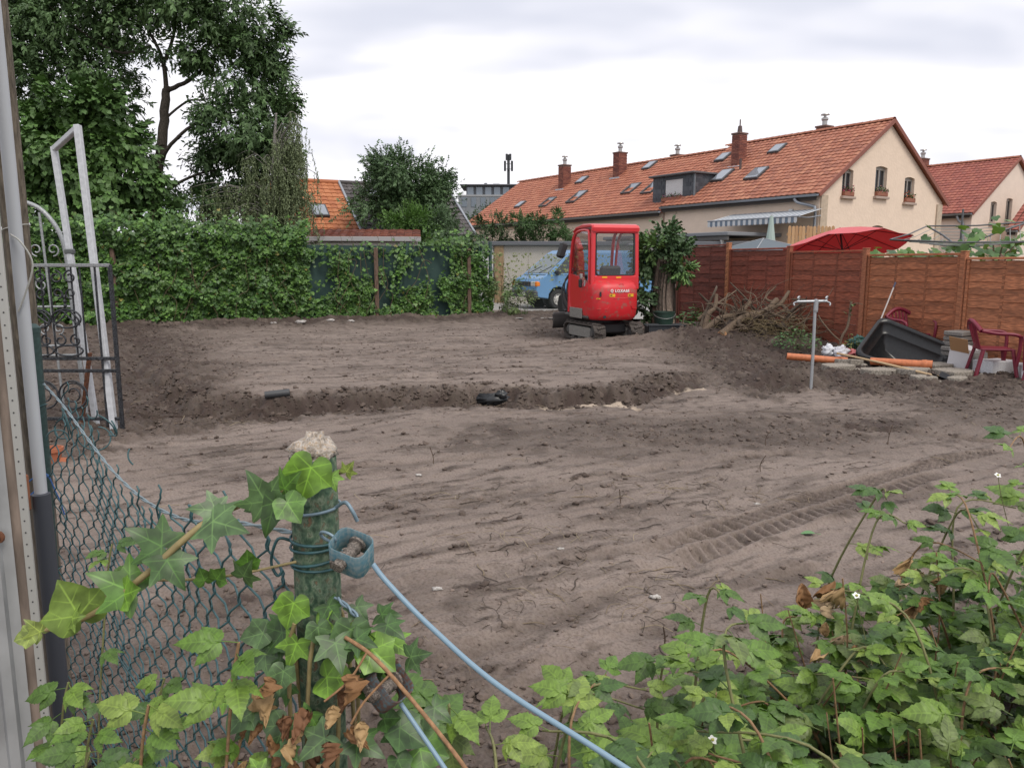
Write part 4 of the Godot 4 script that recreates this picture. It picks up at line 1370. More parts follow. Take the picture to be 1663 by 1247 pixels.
	for i in 330:
		var x := rnd(-0.6, 3.0)
		var y := 1.9 - absf(rng.randfn(0.0, 0.5))
		if y < 0.2:
			continue
		sparse_x.append(Transform3D(Basis(Vector3.UP, rnd(-1, 1)) * Basis(Vector3.RIGHT, rnd(0.3, 1.4)) * Basis(Vector3.UP, rnd(2.2, 4.0)).scaled(Vector3.ONE * rnd(0.03, 0.07)), Vector3(x + 0.1, y - 0.1, -hedge_depth(x) + 0.03 - w.position.z)))
		sparse_c.append(Color(0.15, 0.18, 0.06) * rnd(0.7, 1.2))
	copies("clinging_leaves", lobed_leaf(1.0, IVY_LOBES, 0.15), leaf_m, w, sparse_x, sparse_c).set_meta("kind", "stuff")

# ---------------------------------------------------------------- flats with mast, garages
func build_backdrop() -> void:
	var b := thing("grey_flats", "far grey block of flats with a glazed top storey", "building", Vector3(-2.3, 0.0, -96.0))
	var wall := grainy("flats_wall", Color(0.17, 0.19, 0.21), Color(0.22, 0.24, 0.26), Vector3(0.2, 0.2, 0.2), 0.8)
	part("block", box_mesh(Vector3(8.2, 9.6, 7.0), 0.05, Vector3(0.1, 4.8, 0)), wall, b)
	part("top_storey", box_mesh(Vector3(6.6, 1.1, 6.0), 0.03, Vector3(0.2, 10.15, -0.2)), plain("flats_dark", Color(0.10, 0.11, 0.125), 0.5), b)
	part("roof_slab", box_mesh(Vector3(8.0, 0.16, 7.2), 0.03, Vector3(0.2, 10.8, -0.1)), plain("flats_roof", Color(0.11, 0.115, 0.13), 0.7), b)
	for i in 6:
		part("window", box_mesh(Vector3(0.75, 0.9, 0.08), 0.02, Vector3(-2.6 + i * 1.05, 10.15, 2.83)), plain("flats_pane", Color(0.25, 0.29, 0.33), 0.08, 0.2), b)
	for i in 7:
		part("window", box_mesh(Vector3(0.6, 1.1, 0.08), 0.02, Vector3(-3.3 + i * 1.1, 8.8, 3.52)), plain("flats_pane2", Color(0.16, 0.19, 0.22), 0.08, 0.2), b)
	part("parapet", box_mesh(Vector3(8.3, 0.2, 0.2), 0.02, Vector3(0.1, 9.55, 3.45)), plain("parapet", Color(0.30, 0.31, 0.32), 0.7), b)
	part("chimney", box_mesh(Vector3(0.35, 0.5, 0.35), 0.03, Vector3(-0.9, 11.1, 0)), wall, b)
	part("chimney", box_mesh(Vector3(0.8, 0.4, 0.5), 0.03, Vector3(0.4, 11.05, 0)), wall, b)
	var m := thing("antenna_mast", "dark phone mast with panel antennas on the flats' roof", "mast", Vector3(-0.42, 10.88, -95.2))
	var dm := plain("mast_dark", Color(0.035, 0.04, 0.045), 0.6)
	part("pole", tube_mesh([Vector3.ZERO, Vector3(0, 3.7, 0)], 0.17, 8), dm, m)
	for s in [[-0.42, 2.05, 1.2], [0.42, 2.05, 1.2], [0.0, 2.15, 1.1], [-0.22, 3.2, 0.75], [0.22, 3.2, 0.75]]:
		part("panel_antenna", box_mesh(Vector3(0.27, s[2], 0.2), 0.03, Vector3(s[0], s[1] + s[2] / 4.0, 0.18)), dm, m)
	for s in [2.0, 2.6, 3.3]:
		part("bracket", box_mesh(Vector3(0.6, 0.05, 0.08), 0.01, Vector3(0, s, 0.08)), dm, m)
	# garages behind the van
	var g := thing("garage_row", "low flat-roofed garage row with pebble-dashed wall behind the blue van", "garage", Vector3(0, 0, -30.2))
	var dash := grainy("pebble_dash", Color(0.40, 0.36, 0.30), Color(0.56, 0.53, 0.47), Vector3(2.4, 2.4, 2.4), 0.95, 0.05, 2.0, 14)
	part("wall", box_mesh(Vector3(9.6, 2.28, 0.2), 0.01, Vector3(4.1, 1.14, 0)), dash, g)
	part("white_wall", box_mesh(Vector3(1.2, 2.28, 0.22), 0.01, Vector3(-1.32, 1.14, 0.04)), plain("white_wall", Color(0.60, 0.60, 0.62), 0.85), g)
	part("pilaster", box_mesh(Vector3(0.36, 2.28, 0.3), 0.015, Vector3(-0.5, 1.14, 0.06)), grainy("ochre", Color(0.28, 0.19, 0.10), Color(0.36, 0.25, 0.14), Vector3(1, 1, 1), 0.9), g)
	part("roof_edge", box_mesh(Vector3(14.5, 0.16, 3.0), 0.02, Vector3(2.2, 2.36, -1.2)), plain("roof_felt", Color(0.12, 0.125, 0.14), 0.8), g)
	var s := thing("tiled_shed", "low shed with weathered red roof just behind the hedge", "shed", Vector3(-4.75, -0.06, -25.2))
	s.rotation.y = 0.12
	part("wall", box_mesh(Vector3(3.4, 2.3, 0.15), 0.01, Vector3(0, 1.15, 0.8)), dash, s)
	part("rear_wall", box_mesh(Vector3(3.4, 2.55, 0.15), 0.01, Vector3(0, 1.27, -0.7)), dash, s)
	var up := Vector3(0, 0.16, -0.987)
	tiled(s, Transform3D(Basis(Vector3.RIGHT, up, Vector3.RIGHT.cross(up)), Vector3(-1.8, 2.45, 1.0)), 3.6, 1.9, [Color(0.18, 0.06, 0.04), Color(0.22, 0.08, 0.05), Color(0.15, 0.06, 0.045)], 0)
	part("fascia", box_mesh(Vector3(3.6, 0.14, 0.04), 0.01, Vector3(0, 2.4, 1.03)), plain("pale_fascia", Color(0.35, 0.34, 0.34), 0.8), s)

# ---------------------------------------------------------------- woven board fence
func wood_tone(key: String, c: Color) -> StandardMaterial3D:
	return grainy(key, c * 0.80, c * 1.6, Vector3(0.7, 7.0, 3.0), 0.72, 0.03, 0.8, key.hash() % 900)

# one thin slat, woven past the battens, with uneven edges; lies in xy, x from 0 to l
func slat_mesh(l: float, h: float, phase: float, sd: int) -> ArrayMesh:
	var r := RandomNumberGenerator.new()
	r.seed = sd
	var st := st_new()
	var n := 13
	var top := []
	var bot := []
	for i in n:
		var t := float(i) / (n - 1)
		var z := 0.0045 * sin(PI * 3.0 * t + phase)
		top.append(Vector3(t * l, h + r.randf_range(-0.006, 0.006), z + r.randf_range(-0.001, 0.001) - 0.004))
		bot.append(Vector3(t * l, r.randf_range(-0.007, 0.005), z + 0.006))
	smooth(st)
	var th := Vector3(0, 0, -0.008)
	for i in n - 1:
		quad(st, bot[i], bot[i + 1], top[i + 1], top[i])
	flat(st)
	for i in n - 1:
		quad(st, bot[i] + th, bot[i + 1] + th, bot[i + 1], bot[i])
		quad(st, top[i], top[i + 1], top[i + 1] + th, top[i] + th)
	smooth(st, 2)
	for i in n - 1:
		quad(st, bot[i + 1] + th, bot[i] + th, top[i] + th, top[i + 1] + th)
	return done(st)

func build_board_fence() -> void:
	var p0 := Vector3(4.78, 0, -17.2)
	var step := Vector3(0.724, 0, 1.744)
	var tops := [2.0, 1.89, 1.81, 1.73, 1.66, 1.60]
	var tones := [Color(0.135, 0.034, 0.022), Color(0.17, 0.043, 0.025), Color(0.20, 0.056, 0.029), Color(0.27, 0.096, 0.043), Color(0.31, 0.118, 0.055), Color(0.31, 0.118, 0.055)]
	var names := ["dark red woven board fence beside the ivy-clad stump", "red-brown woven board fence behind the heap of roots", "red-brown woven board fence behind the washing-line post", "orange-brown woven board fence behind the black pond tub", "orange-brown woven board fence behind the red plastic chairs", "woven board fence"]
	var slats := []
	for k in 6:
		slats.append(slat_mesh(1.70, 0.112, 0.0 if k % 2 == 0 else PI, 100 + k))
	var yaw := atan2(-step.z, step.x)
	for k in 5:
		var at := p0 + step * (k - 1)
		var top: float = tops[k]
		var h := 1.78
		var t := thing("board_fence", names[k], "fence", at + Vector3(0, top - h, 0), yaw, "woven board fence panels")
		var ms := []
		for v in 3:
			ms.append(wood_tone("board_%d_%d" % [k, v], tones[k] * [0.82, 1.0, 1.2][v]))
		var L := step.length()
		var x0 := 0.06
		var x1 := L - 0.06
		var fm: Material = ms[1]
		part("stile", box_mesh(Vector3(0.045, h, 0.045), 0.004, Vector3(x0 + 0.022, h / 2, 0)), fm, t)
		part("stile", box_mesh(Vector3(0.045, h, 0.045), 0.004, Vector3(x1 - 0.022, h / 2, 0)), fm, t)
		part("top_rail", box_mesh(Vector3(x1 - x0 + 0.01, 0.035, 0.055), 0.004, Vector3((x0 + x1) / 2, h - 0.016, 0)), wood_tone("rail_%d" % k, tones[k] * 1.35), t)
		part("bottom_rail", box_mesh(Vector3(x1 - x0 - 0.1, 0.05, 0.045), 0.004, Vector3((x0 + x1) / 2, 0.03, 0)), fm, t)
		for b in 2:
			part("batten", box_mesh(Vector3(0.045, h - 0.1, 0.012), 0.003, Vector3(lerpf(x0, x1, (b + 1) / 3.0), h / 2, 0.0)), ms[0], t)
		var n := 17
		for j in n:
			var y := 0.05 + j * (h - 0.11) / n
			part("slat", slats[(j % 2) + 2 * (rng.randi() % 3)], ms[rng.randi() % 3], t, Transform3D(Basis(Vector3.BACK, rnd(-0.004, 0.004)), Vector3(x0 + 0.045 + rnd(-0.004, 0.004), y + rnd(-0.006, 0.004), 0.0)))
	var plabels := ["dark fence post nearest the ivy-clad stump", "orange-brown fence post behind the heap of roots", "fence post standing left of the washing-line post", "fence post behind the leaning broom handle", "fence post behind the stack of slabs"]
	for k in 5:
		var at := p0 + step * (k - 1)
		var top: float = tops[maxi(k - 1, 0)] if k > 0 else tops[0]
		var c: Color = [Color(0.12, 0.04, 0.025), Color(0.33, 0.13, 0.06), Color(0.22, 0.07, 0.035), Color(0.27, 0.10, 0.05), Color(0.30, 0.115, 0.055)][k]
		var t := thing("fence_post", plabels[k], "post", at + Vector3(0, -0.3, 0), yaw, "posts of the board fence")
		part("shaft", box_mesh(Vector3(0.09, top + 0.31, 0.09), 0.006, Vector3(0, (top + 0.31) / 2, 0)), wood_tone("post_%d" % k, c), t)
		part("cap", box_mesh(Vector3(0.1, 0.02, 0.1), 0.006, Vector3(0, top + 0.322, 0)), wood_tone("post_%d" % k, c), t)

# ---------------------------------------------------------------- what looks over the fence
func build_behind_fence() -> void:
	# red parasol
	var t := thing("red_parasol", "open red parasol rising above the board fence", "parasol", Vector3(7.83, 0.0, -17.75), 0.2)
	t.rotation.x = -0.27
	var red := plain("parasol_red", Color(0.62, 0.115, 0.125), 0.6)
	red.backlight_enabled = true
	red.backlight = Color(0.5, 0.06, 0.07)
	part("pole", tube_mesh([Vector3.ZERO, Vector3(0, 2.5, 0)], 0.022, 8), plain("parasol_pole", Color(0.06, 0.05, 0.05), 0.5), t)
	var n := 8
	var apex := Vector3(0, 2.5, 0)
	for i in n:
		var a := TAU * i / n
		var b := TAU * (i + 1) / n
		var st := st_new()
		smooth(st)
		var grid := []
		for r in 5:
			var row := []
			for s in 5:
				var rr := r / 4.0
				var ang := lerpf(a, b, s / 4.0)
				var rim := 1.5 * cos(PI / n) / cos(lerpf(-PI / n, PI / n, s / 4.0))
				var sag := 0.05 * rr * (1.0 - absf(s / 2.0 - 1.0)) + 0.07 * sin(PI * rr) * -0.6
				row.append(apex + Vector3(cos(ang) * rim * rr, -0.5 * rr - sag * 0.7, -sin(ang) * rim * rr))
			grid.append(row)
		for r in 4:
			for s in 4:
				quad(st, grid[r][s], grid[r + 1][s], grid[r + 1][s + 1], grid[r][s + 1])
		part("canopy_panel", done(st), red, t)
		part("rib", tube_mesh([apex + Vector3(0, -0.06, 0), apex + Vector3(cos(a) * 0.75, -0.24, -sin(a) * 0.75), apex + Vector3(cos(a) * 1.5, -0.525, -sin(a) * 1.5)], 0.008, 4), plain("rib_dark", Color(0.05, 0.03, 0.03), 0.6), t)
		part("strut", tube_mesh([Vector3(0, 1.95, 0), apex + Vector3(cos(a) * 0.75, -0.25, -sin(a) * 0.75)], 0.007, 4), mats["rib_dark"], t)
	# grey garden tent
	t = thing("garden_tent", "low grey tent roof just left of the red parasol", "tent", Vector3(6.3, 0, -19.6), 0.35)
	var grey := plain("tent_grey", Color(0.10, 0.125, 0.145), 0.7)
	for i in 4:
		var a := TAU * i / 4.0 + PI / 4
		var b := TAU * (i + 1) / 4.0 + PI / 4
		var p := Vector3(cos(a) * 1.2, 1.9, -sin(a) * 1.2)
		var q := Vector3(cos(b) * 1.2, 1.9, -sin(b) * 1.2)
		var st := st_new()
		flat(st)
		tri(st, Vector3(0, 2.2, 0), p, q)
		quad(st, p, p + Vector3(0, -0.2, 0), q + Vector3(0, -0.2, 0), q)
		part("roof_panel", done(st), grey, t)
		part("leg", tube_mesh([p * 0.97, Vector3(p.x * 0.97, 0, p.z * 0.97)], 0.02, 6), mats["rib_dark"], t)
		part("piping", tube_mesh([p, Vector3(0, 2.205, 0)], 0.012, 5), plain("tent_piping", Color(0.30, 0.32, 0.34), 0.6), t)
	# folded pale parasol
	t = thing("folded_parasol", "folded pale green parasol in front of the striped awning", "parasol", Vector3(7.93, 0.1, -24.0))
	part("pole", tube_mesh([Vector3.ZERO, Vector3(0, 2.95, 0)], 0.025, 8), plain("pale_pole", Color(0.5, 0.5, 0.48), 0.5), t)
	var fold := st_new()
	smooth(fold)
	var rings := []
	for r in 9:
		var v := r / 8.0
		var ring := []
		for k in 24:
			var a := TAU * k / 24.0
			var rad := (0.05 + 0.15 * v) * (1.0 + 0.28 * cos(a * 8.0) * v)
			ring.append(Vector3(cos(a) * rad, 2.92 - 1.35 * v, -sin(a) * rad))
		rings.append(ring)
	for r in 8:
		for k in 24:
			quad(fold, rings[r][k], rings[r + 1][k], rings[r + 1][(k + 1) % 24], rings[r][(k + 1) % 24])
	part("canopy", done(fold), plain("pale_green_cloth", Color(0.36, 0.45, 0.41), 0.85), t)
	# pale picket screen
	t = thing("picket_screen", "pale pine picket screen beside the cream house corner", "fence", Vector3(9.15, 0.1, -26.0), -0.08)
	var board := PackedVector2Array([Vector2(0, 0), Vector2(0.1, 0), Vector2(0.1, 2.66), Vector2(0.085, 2.70), Vector2(0.05, 2.72), Vector2(0.015, 2.70), Vector2(0, 2.66)])
	var bm := prism_mesh(board, 0.022, 0.003)
	for i in 13:
		part("picket", bm, grainy("pine%d" % (i % 3), [Color(0.44, 0.25, 0.12), Color(0.48, 0.28, 0.14), Color(0.40, 0.22, 0.11)][i % 3], [Color(0.5, 0.3, 0.15), Color(0.55, 0.34, 0.18), Color(0.46, 0.27, 0.14)][i % 3], Vector3(6, 0.8, 2), 0.8), t, Transform3D(Basis(Vector3.BACK, rnd(-0.006, 0.006)), Vector3(i * 0.118, rnd(-0.015, 0.015), 0)))
	for y in [0.6, 1.6, 2.45]:
		part("rail", box_mesh(Vector3(1.6, 0.09, 0.03), 0.004, Vector3(0.78, y, -0.018)), mats["pine0"], t)
	# awning and veranda on the long wall
	var bas := Basis(Vector3.UP, deg_to_rad(33.9))
	var home := Transform3D(bas, Vector3(11.72, 0.1, -30.0))
	t = thing("striped_awning", "grey and white striped awning with scalloped edge on the cream house", "awning", home * Vector3(0, 3.2, 0))
	t.basis = bas
	var z := 0.2
	var i := 0
	var pale := plain("awning_pale", Color(0.55, 0.56, 0.57), 0.85)
	var blue := plain("awning_grey", Color(0.15, 0.19, 0.24), 0.85)
	while z > -4.0:
		var w := 0.13
		var st := st_new()
		flat(st)
		var a := Vector3(-0.1, 0.35, z)
		var b := Vector3(-1.6, 0.0, z)
		quad(st, a, Vector3(-0.1, 0.35, z - w), Vector3(-1.6, 0.0, z - w), b)
		part("stripe", done(st), pale if i % 2 == 0 else blue, t)
		var poly := PackedVector2Array([Vector2(0, 0), Vector2(w, 0), Vector2(w, -0.16), Vector2(w * 0.8, -0.2), Vector2(w * 0.5, -0.22), Vector2(w * 0.2, -0.2), Vector2(0, -0.16)])
		part("valance", prism_mesh(poly, 0.01, 0.0, Transform3D(Basis(Vector3.UP, -PI / 2), Vector3(-1.6, -0.01, z - w))), pale if i % 2 == 0 else blue, t)
		z -= w
		i += 1
	part("front_bar", tube_mesh([Vector3(-1.6, 0.02, 0.3), Vector3(-1.6, 0.02, -4.1)], 0.03, 8), plain("zinc", Color(0.33, 0.35, 0.38), 0.45, 0.6), t)
	for zz in [0.1, -3.9]:
		part("arm", tube_mesh([Vector3(-0.05, 0.1, zz), Vector3(-0.8, 0.0, zz), Vector3(-1.6, 0.0, zz)], 0.025, 6), mats["zinc"], t)
	t = thing("veranda", "flat grey veranda roof on pale posts below the striped awning", "veranda", home * Vector3(0, 0, 0))
	t.basis = bas
	part("roof", box_mesh(Vector3(3.2, 0.14, 7.2), 0.02, Vector3(-1.65, 2.62, -5.2)), plain("veranda_roof", Color(0.20, 0.21, 0.225), 0.7), t)
	for p in [-2.0, -4.2, -6.4, -8.6]:
		part("post", box_mesh(Vector3(0.11, 2.54, 0.11), 0.01, Vector3(-3.1, 1.27, p)), plain("veranda_post", Color(0.44, 0.43, 0.41), 0.7), t)
	part("beam", box_mesh(Vector3(0.12, 0.16, 7.0), 0.01, Vector3(-3.1, 2.46, -5.2)), plain("veranda_beam", Color(0.12, 0.115, 0.11), 0.7), t)
	# rotary clothes dryer
	t = thing("clothes_dryer", "rotary clothes dryer with thin lines above the fence's right end", "clothes dryer", Vector3(8.2, 0, -14.3))
	var steel := plain("dryer_steel", Color(0.13, 0.135, 0.14), 0.4, 0.5)
	part("pole", tube_mesh([Vector3.ZERO, Vector3(0, 2.55, 0)], 0.018, 8), steel, t)
	var hub := Vector3(0, 1.85, 0)
	var tips := [Vector3(-1.36, 2.0, 0.15), Vector3(0.45, 1.93, 1.3), Vector3(1.55, 2.35, -0.5), Vector3(-0.05, 2.3, -1.1)]
	for p in tips:
		part("arm", tube_mesh([hub, hub.lerp(p, 0.5) + Vector3(0, 0.03, 0), p], 0.018, 6), steel, t)
	for r in [1.0, 0.86, 0.72, 0.58, 0.44]:
		for k in 4:
			var a: Vector3 = hub.lerp(tips[k], r)
			var b: Vector3 = hub.lerp(tips[(k + 1) % 4], r)
			part("line", tube_mesh([a, (a + b) / 2 + Vector3(0, -0.03, 0), b], 0.014 if r == 1.0 else 0.006, 4), steel if r == 1.0 else plain("line_grey", Color(0.25, 0.27, 0.26), 0.6), t)
	# thin rod above it
	part("whip", tube_mesh([Vector3(1.35, 1.9, 0.3), Vector3(1.62, 3.05, 0.3)], 0.006, 4), steel, t)
	# big-leaved plant
	var leaf := lobed_leaf(1.0, VINE_LOBES, 0.25, 0.3)
	for s in [["large-leaved fig bush spreading over the fence at the right edge", Vector3(8.7, 0, -14.0), 85, 0.55, 2.05, 0.9], ["trailing large-leaved plant along the fence top right of the parasol", Vector3(7.75, 0, -14.9), 70, 0.75, 1.86, 0.28]]:
		t = thing("fig_bush", s[0], "bush", s[1])
		for k in 4:
			part("stem", tube_mesh(spline([Vector3(k * 0.15 - 0.2, 0, 0), Vector3(rnd(-0.3, 0.3), 1.0, 0), Vector3(rnd(-0.6, 0.6), s[4] - 0.1, rnd(-0.2, 0.2))], 4), 0.014, 5), plain("creeper_stem", Color(0.12, 0.085, 0.05), 0.9), t)
		for k in s[2]:
			var p := Vector3(rng.randfn() * s[3], s[4] - 0.12 + rng.randfn() * 0.17 * s[5], rng.randfn() * 0.35)
			if k < 5 and s[5] > 0.5:
				p = Vector3(rnd(-0.35, 0.1), s[4] + 0.1 + k * 0.06, 0.2)
			var b := Basis(Vector3.UP, rnd(-1.2, 1.2)) * Basis(Vector3.RIGHT, rng.randfn(0.5, 0.5)) * Basis(Vector3.UP, PI + rnd(-0.8, 0.8))
			var g := rng.randi() % 4
			var lm := plain("fig_leaf%d" % g, [Color(0.055, 0.125, 0.035), Color(0.075, 0.16, 0.04), Color(0.045, 0.10, 0.04), Color(0.10, 0.19, 0.045)][g], 0.5)
			lm.backlight_enabled = true
			lm.backlight = Color(0.35, 0.45, 0.12)
			part("leaf", leaf, lm, t, Transform3D(b.scaled(Vector3.ONE * rnd(0.09, 0.17)), p))

# ---------------------------------------------------------------- mini excavator
func build_excavator() -> void:
	var t := thing("mini_excavator", "red mini excavator with glazed cab parked on the cleared soil", "excavator", Vector3(1.86, 0.03, -15.75), deg_to_rad(17.0))
	t.scale = Vector3(1.07, 1.03, 1.07)
	var red := plain("machine_red", Color(0.60, 0.018, 0.026), 0.38)
	red.clearcoat_enabled = true
	red.clearcoat = 0.5
	red.clearcoat_roughness = 0.25
	var dirty := StandardMaterial3D.new()
	dirty.albedo_texture = noise_tex(0.012, 6, 61, [[0.0, Color(0.58, 0.018, 0.026)], [0.56, Color(0.60, 0.02, 0.028)], [0.66, Color(0.50, 0.04, 0.04)], [0.80, Color(0.34, 0.11, 0.085)]], 512)
	dirty.uv1_triplanar = true
	dirty.uv1_scale = Vector3(1.1, 1.1, 1.1)
	dirty.roughness = 0.42
	var black := plain("machine_black", Color(0.022, 0.022, 0.024), 0.6)
	var rubber := grainy("rubber_mud", Color(0.03, 0.029, 0.028), Color(0.10, 0.085, 0.075), Vector3(3, 3, 3), 0.9, 0.04, 1.5, 62)
	var grey := grainy("machine_grey", Color(0.16, 0.155, 0.14), Color(0.24, 0.23, 0.21), Vector3(2, 2, 2), 0.7, 0.04, 0.0, 63)
	var dark_grey := plain("machine_dark", Color(0.07, 0.068, 0.065), 0.65)
	var clear := glass("cab_glass", Color(0.03, 0.04, 0.04), 0.22, 0.02)
	# tracks: local z runs to the rear
	var tl := 1.42
	var r := 0.17
	for s in [-1.0, 1.0]:
		var tr := Node3D.new()
		tr.name = "track"
		t.add_child(tr, true)
		tr.position = Vector3(s * 0.37, r + 0.01, -0.05)
		tr.rotation.y = 0.05
		var loop := []
		var half := tl / 2 - r
		for k in 9:
			var a := -PI / 2 + PI * k / 8.0
			loop.append(Vector2(half + cos(a) * r, sin(a) * r))
		for k in 9:
			var a := PI / 2 + PI * k / 8.0
			loop.append(Vector2(-half + cos(a) * r, sin(a) * r))
		var st := st_new()
		for i in loop.size():
			var p: Vector2 = loop[i]
			var q: Vector2 = loop[(i + 1) % loop.size()]
			var w := 0.115
			flat(st)
			quad(st, Vector3(w, p.y, p.x), Vector3(-w, p.y, p.x), Vector3(-w, q.y, q.x), Vector3(w, q.y, q.x))
			quad(st, Vector3(-w, p.y * 0.8, p.x * 0.97), Vector3(w, p.y * 0.8, p.x * 0.97), Vector3(w, q.y * 0.8, q.x * 0.97), Vector3(-w, q.y * 0.8, q.x * 0.97))
			for x in [w, -w]:
				quad(st, Vector3(x, p.y, p.x), Vector3(x, q.y, q.x), Vector3(x, q.y * 0.8, q.x * 0.97), Vector3(x, p.y * 0.8, p.x * 0.97))
		part("belt", done(st), rubber, tr)
		# lugs round the belt
		var per := 2 * half * 2 + TAU * r
		var nl := 34
		for k in nl:
			var d := per * k / nl
			var pos: Vector2
			var nrm: Vector2
			if d < 2 * half:
				pos = Vector2(half - d, -r)
				nrm = Vector2(0, -1)
			elif d < 2 * half + PI * r:
				var a := -PI / 2 - (d - 2 * half) / r
				pos = Vector2(-half + cos(a) * r, sin(a) * r)
				nrm = Vector2(cos(a), sin(a))
			elif d < 4 * half + PI * r:
				pos = Vector2(-half + (d - 2 * half - PI * r), r)
				nrm = Vector2(0, 1)
			else:
				var a := PI / 2 - (d - 4 * half - PI * r) / r
				pos = Vector2(half + cos(a) * r, sin(a) * r)
				nrm = Vector2(cos(a), sin(a))
			var nv := Vector3(0, nrm.y, nrm.x)
			var side := 1.0 if k % 2 == 0 else -1.0
			part("lug", box_mesh(Vector3(0.17, 0.03, 0.045), 0.008), rubber, tr, Transform3D(Basis(Vector3.RIGHT, nv, Vector3.RIGHT.cross(nv)) * Basis(Vector3.UP, side * 0.25), Vector3(side * 0.03, pos.y, pos.x) + nv * 0.012))
		part("track_frame", prism_mesh(rounded_rect(0.95, 0.2, 0.06), 0.2, 0.015, Transform3D(Basis(Vector3.UP, PI / 2), Vector3(-0.1, 0.0, 0))), grey, tr)
		for k in 3:
			part("roller", lathe_mesh([Vector2(0, -0.09), Vector2(0.06, -0.09), Vector2(0.06, 0.09), Vector2(0, 0.09)], 14, Transform3D(Basis(Vector3.BACK, PI / 2), Vector3(0, -0.1, -0.3 + k * 0.3))), dark_grey, tr)
		part("sprocket", lathe_mesh([Vector2(0, -0.105), Vector2(0.06, -0.105), Vector2(0.07, -0.08), Vector2(0.125, -0.07), Vector2(0.125, 0.07), Vector2(0.07, 0.08), Vector2(0.06, 0.105), Vector2(0, 0.105)], 18, Transform3D(Basis(Vector3.BACK, PI / 2), Vector3(0, 0, half))), dark_grey, tr)
		part("idler", lathe_mesh([Vector2(0, -0.1), Vector2(0.05, -0.1), Vector2(0.12, -0.06), Vector2(0.12, 0.06), Vector2(0.05, 0.1), Vector2(0, 0.1)], 18, Transform3D(Basis(Vector3.BACK, PI / 2), Vector3(0, 0, -half))), dark_grey, tr)
	part("car_body", box_mesh(Vector3(0.62, 0.2, 0.8), 0.03, Vector3(0, 0.26, 0)), black, t)
	part("slew_ring", lathe_mesh([Vector2(0, 0.34), Vector2(0.3, 0.34), Vector2(0.3, 0.43), Vector2(0, 0.43)], 24), black, t)
	# dozer blade on the front
	var bl := PackedVector2Array()
	for k in 7:
		var a := lerpf(-0.6, 0.6, k / 6.0)
		bl.append(Vector2(0.3 - cos(a) * 0.3, sin(a) * 0.26))
	for k in 7:
		var a := lerpf(0.6, -0.6, k / 6.0)
		bl.append(Vector2(0.325 - cos(a) * 0.3, sin(a) * 0.26))
	part("blade", prism_mesh(bl, 1.15, 0.006, Transform3D(Basis(Vector3.UP, PI / 2), Vector3(-0.6, 0.3, -1.12))), plain("blade_grey", Color(0.06, 0.055, 0.052), 0.55, 0.3), t)
	part("blade_edge", box_mesh(Vector3(1.17, 0.05, 0.03), 0.006, Vector3(-0.02, 0.47, -1.11)), plain("blade_rim", Color(0.17, 0.165, 0.16), 0.6, 0.3), t)
	for s in [-0.3, 0.3]:
		part("blade_arm", bar_mesh(Vector3(s, 0.24, -0.3), Vector3(s, 0.2, -1.08), 0.09, 0.1, 0.01), dark_grey, t)
	# engine hood and counterweight, lofted
	var lev := [[0.43, 0.40, 0.60], [0.455, 0.435, 0.645], [0.52, 0.462, 0.68], [0.70, 0.475, 0.70], [0.90, 0.475, 0.70], [1.02, 0.47, 0.69], [1.09, 0.455, 0.665], [1.14, 0.425, 0.62], [1.175, 0.37, 0.55], [1.19, 0.27, 0.44]]
	var st2 := st_new()
	smooth(st2)
	var rows := []
	for l in lev:
		var row := []
		for k in 29:
			var a := PI * k / 28.0
			var cx := cos(a)
			var sx := sin(a)
			row.append(Vector3(-signf(cx) * pow(absf(cx), 0.5) * l[1], l[0], 0.02 + (l[2] - 0.02) * pow(sx, 0.42)))
		rows.append(row)
	for i in rows.size() - 1:
		for k in 28:
			quad(st2, rows[i][k], rows[i][k + 1], rows[i + 1][k + 1], rows[i + 1][k])
	for k in range(1, 28):
		tri(st2, rows[-1][0], rows[-1][k], rows[-1][k + 1])
		tri(st2, rows[0][0], rows[0][k + 1], rows[0][k])
	var body := part("counterweight", done(st2), dirty, t)
	var zr := 0.703
	# pressed lines, handle slot, hole, emblem, stickers, lettering
	part("hood_line", tube_mesh([Vector3(-0.13, 0.83, zr - 0.006), Vector3(-0.10, 0.855, zr - 0.004), Vector3(0.22, 0.855, zr - 0.006), Vector3(0.25, 0.83, zr - 0.008)], 0.006, 5), red, body)
	part("hood_line", tube_mesh([Vector3(-0.40, 0.65, zr - 0.075), Vector3(-0.22, 0.655, zr - 0.012), Vector3(-0.17, 0.72, zr - 0.008)], 0.006, 5), red, body)
	part("hood_line", tube_mesh([Vector3(0.40, 0.65, zr - 0.075), Vector3(0.28, 0.655, zr - 0.02), Vector3(0.24, 0.72, zr - 0.012)], 0.006, 5), red, body)
	part("handle_slot", box_mesh(Vector3(0.03, 0.09, 0.03), 0.005, Vector3(-0.35, 0.93, zr - 0.035)), black, body)
	part("tow_hole", lathe_mesh([Vector2(0, 0), Vector2(0.028, 0), Vector2(0.03, 0.012), Vector2(0, 0.012)], 14, Transform3D(Basis(Vector3.RIGHT, PI / 2), Vector3(-0.26, 0.5, zr - 0.042))), black, body)
	var ring := []
	for k in 20:
		ring.append(Vector3(0.06 + cos(TAU * k / 20.0) * 0.042, 1.09 + sin(TAU * k / 20.0) * 0.042, zr - 0.040))
	part("emblem", tube_mesh(ring, 0.005, 4, false, true), red, body)
	var yellow := plain("sticker_yellow", Color(0.72, 0.42, 0.02), 0.5)
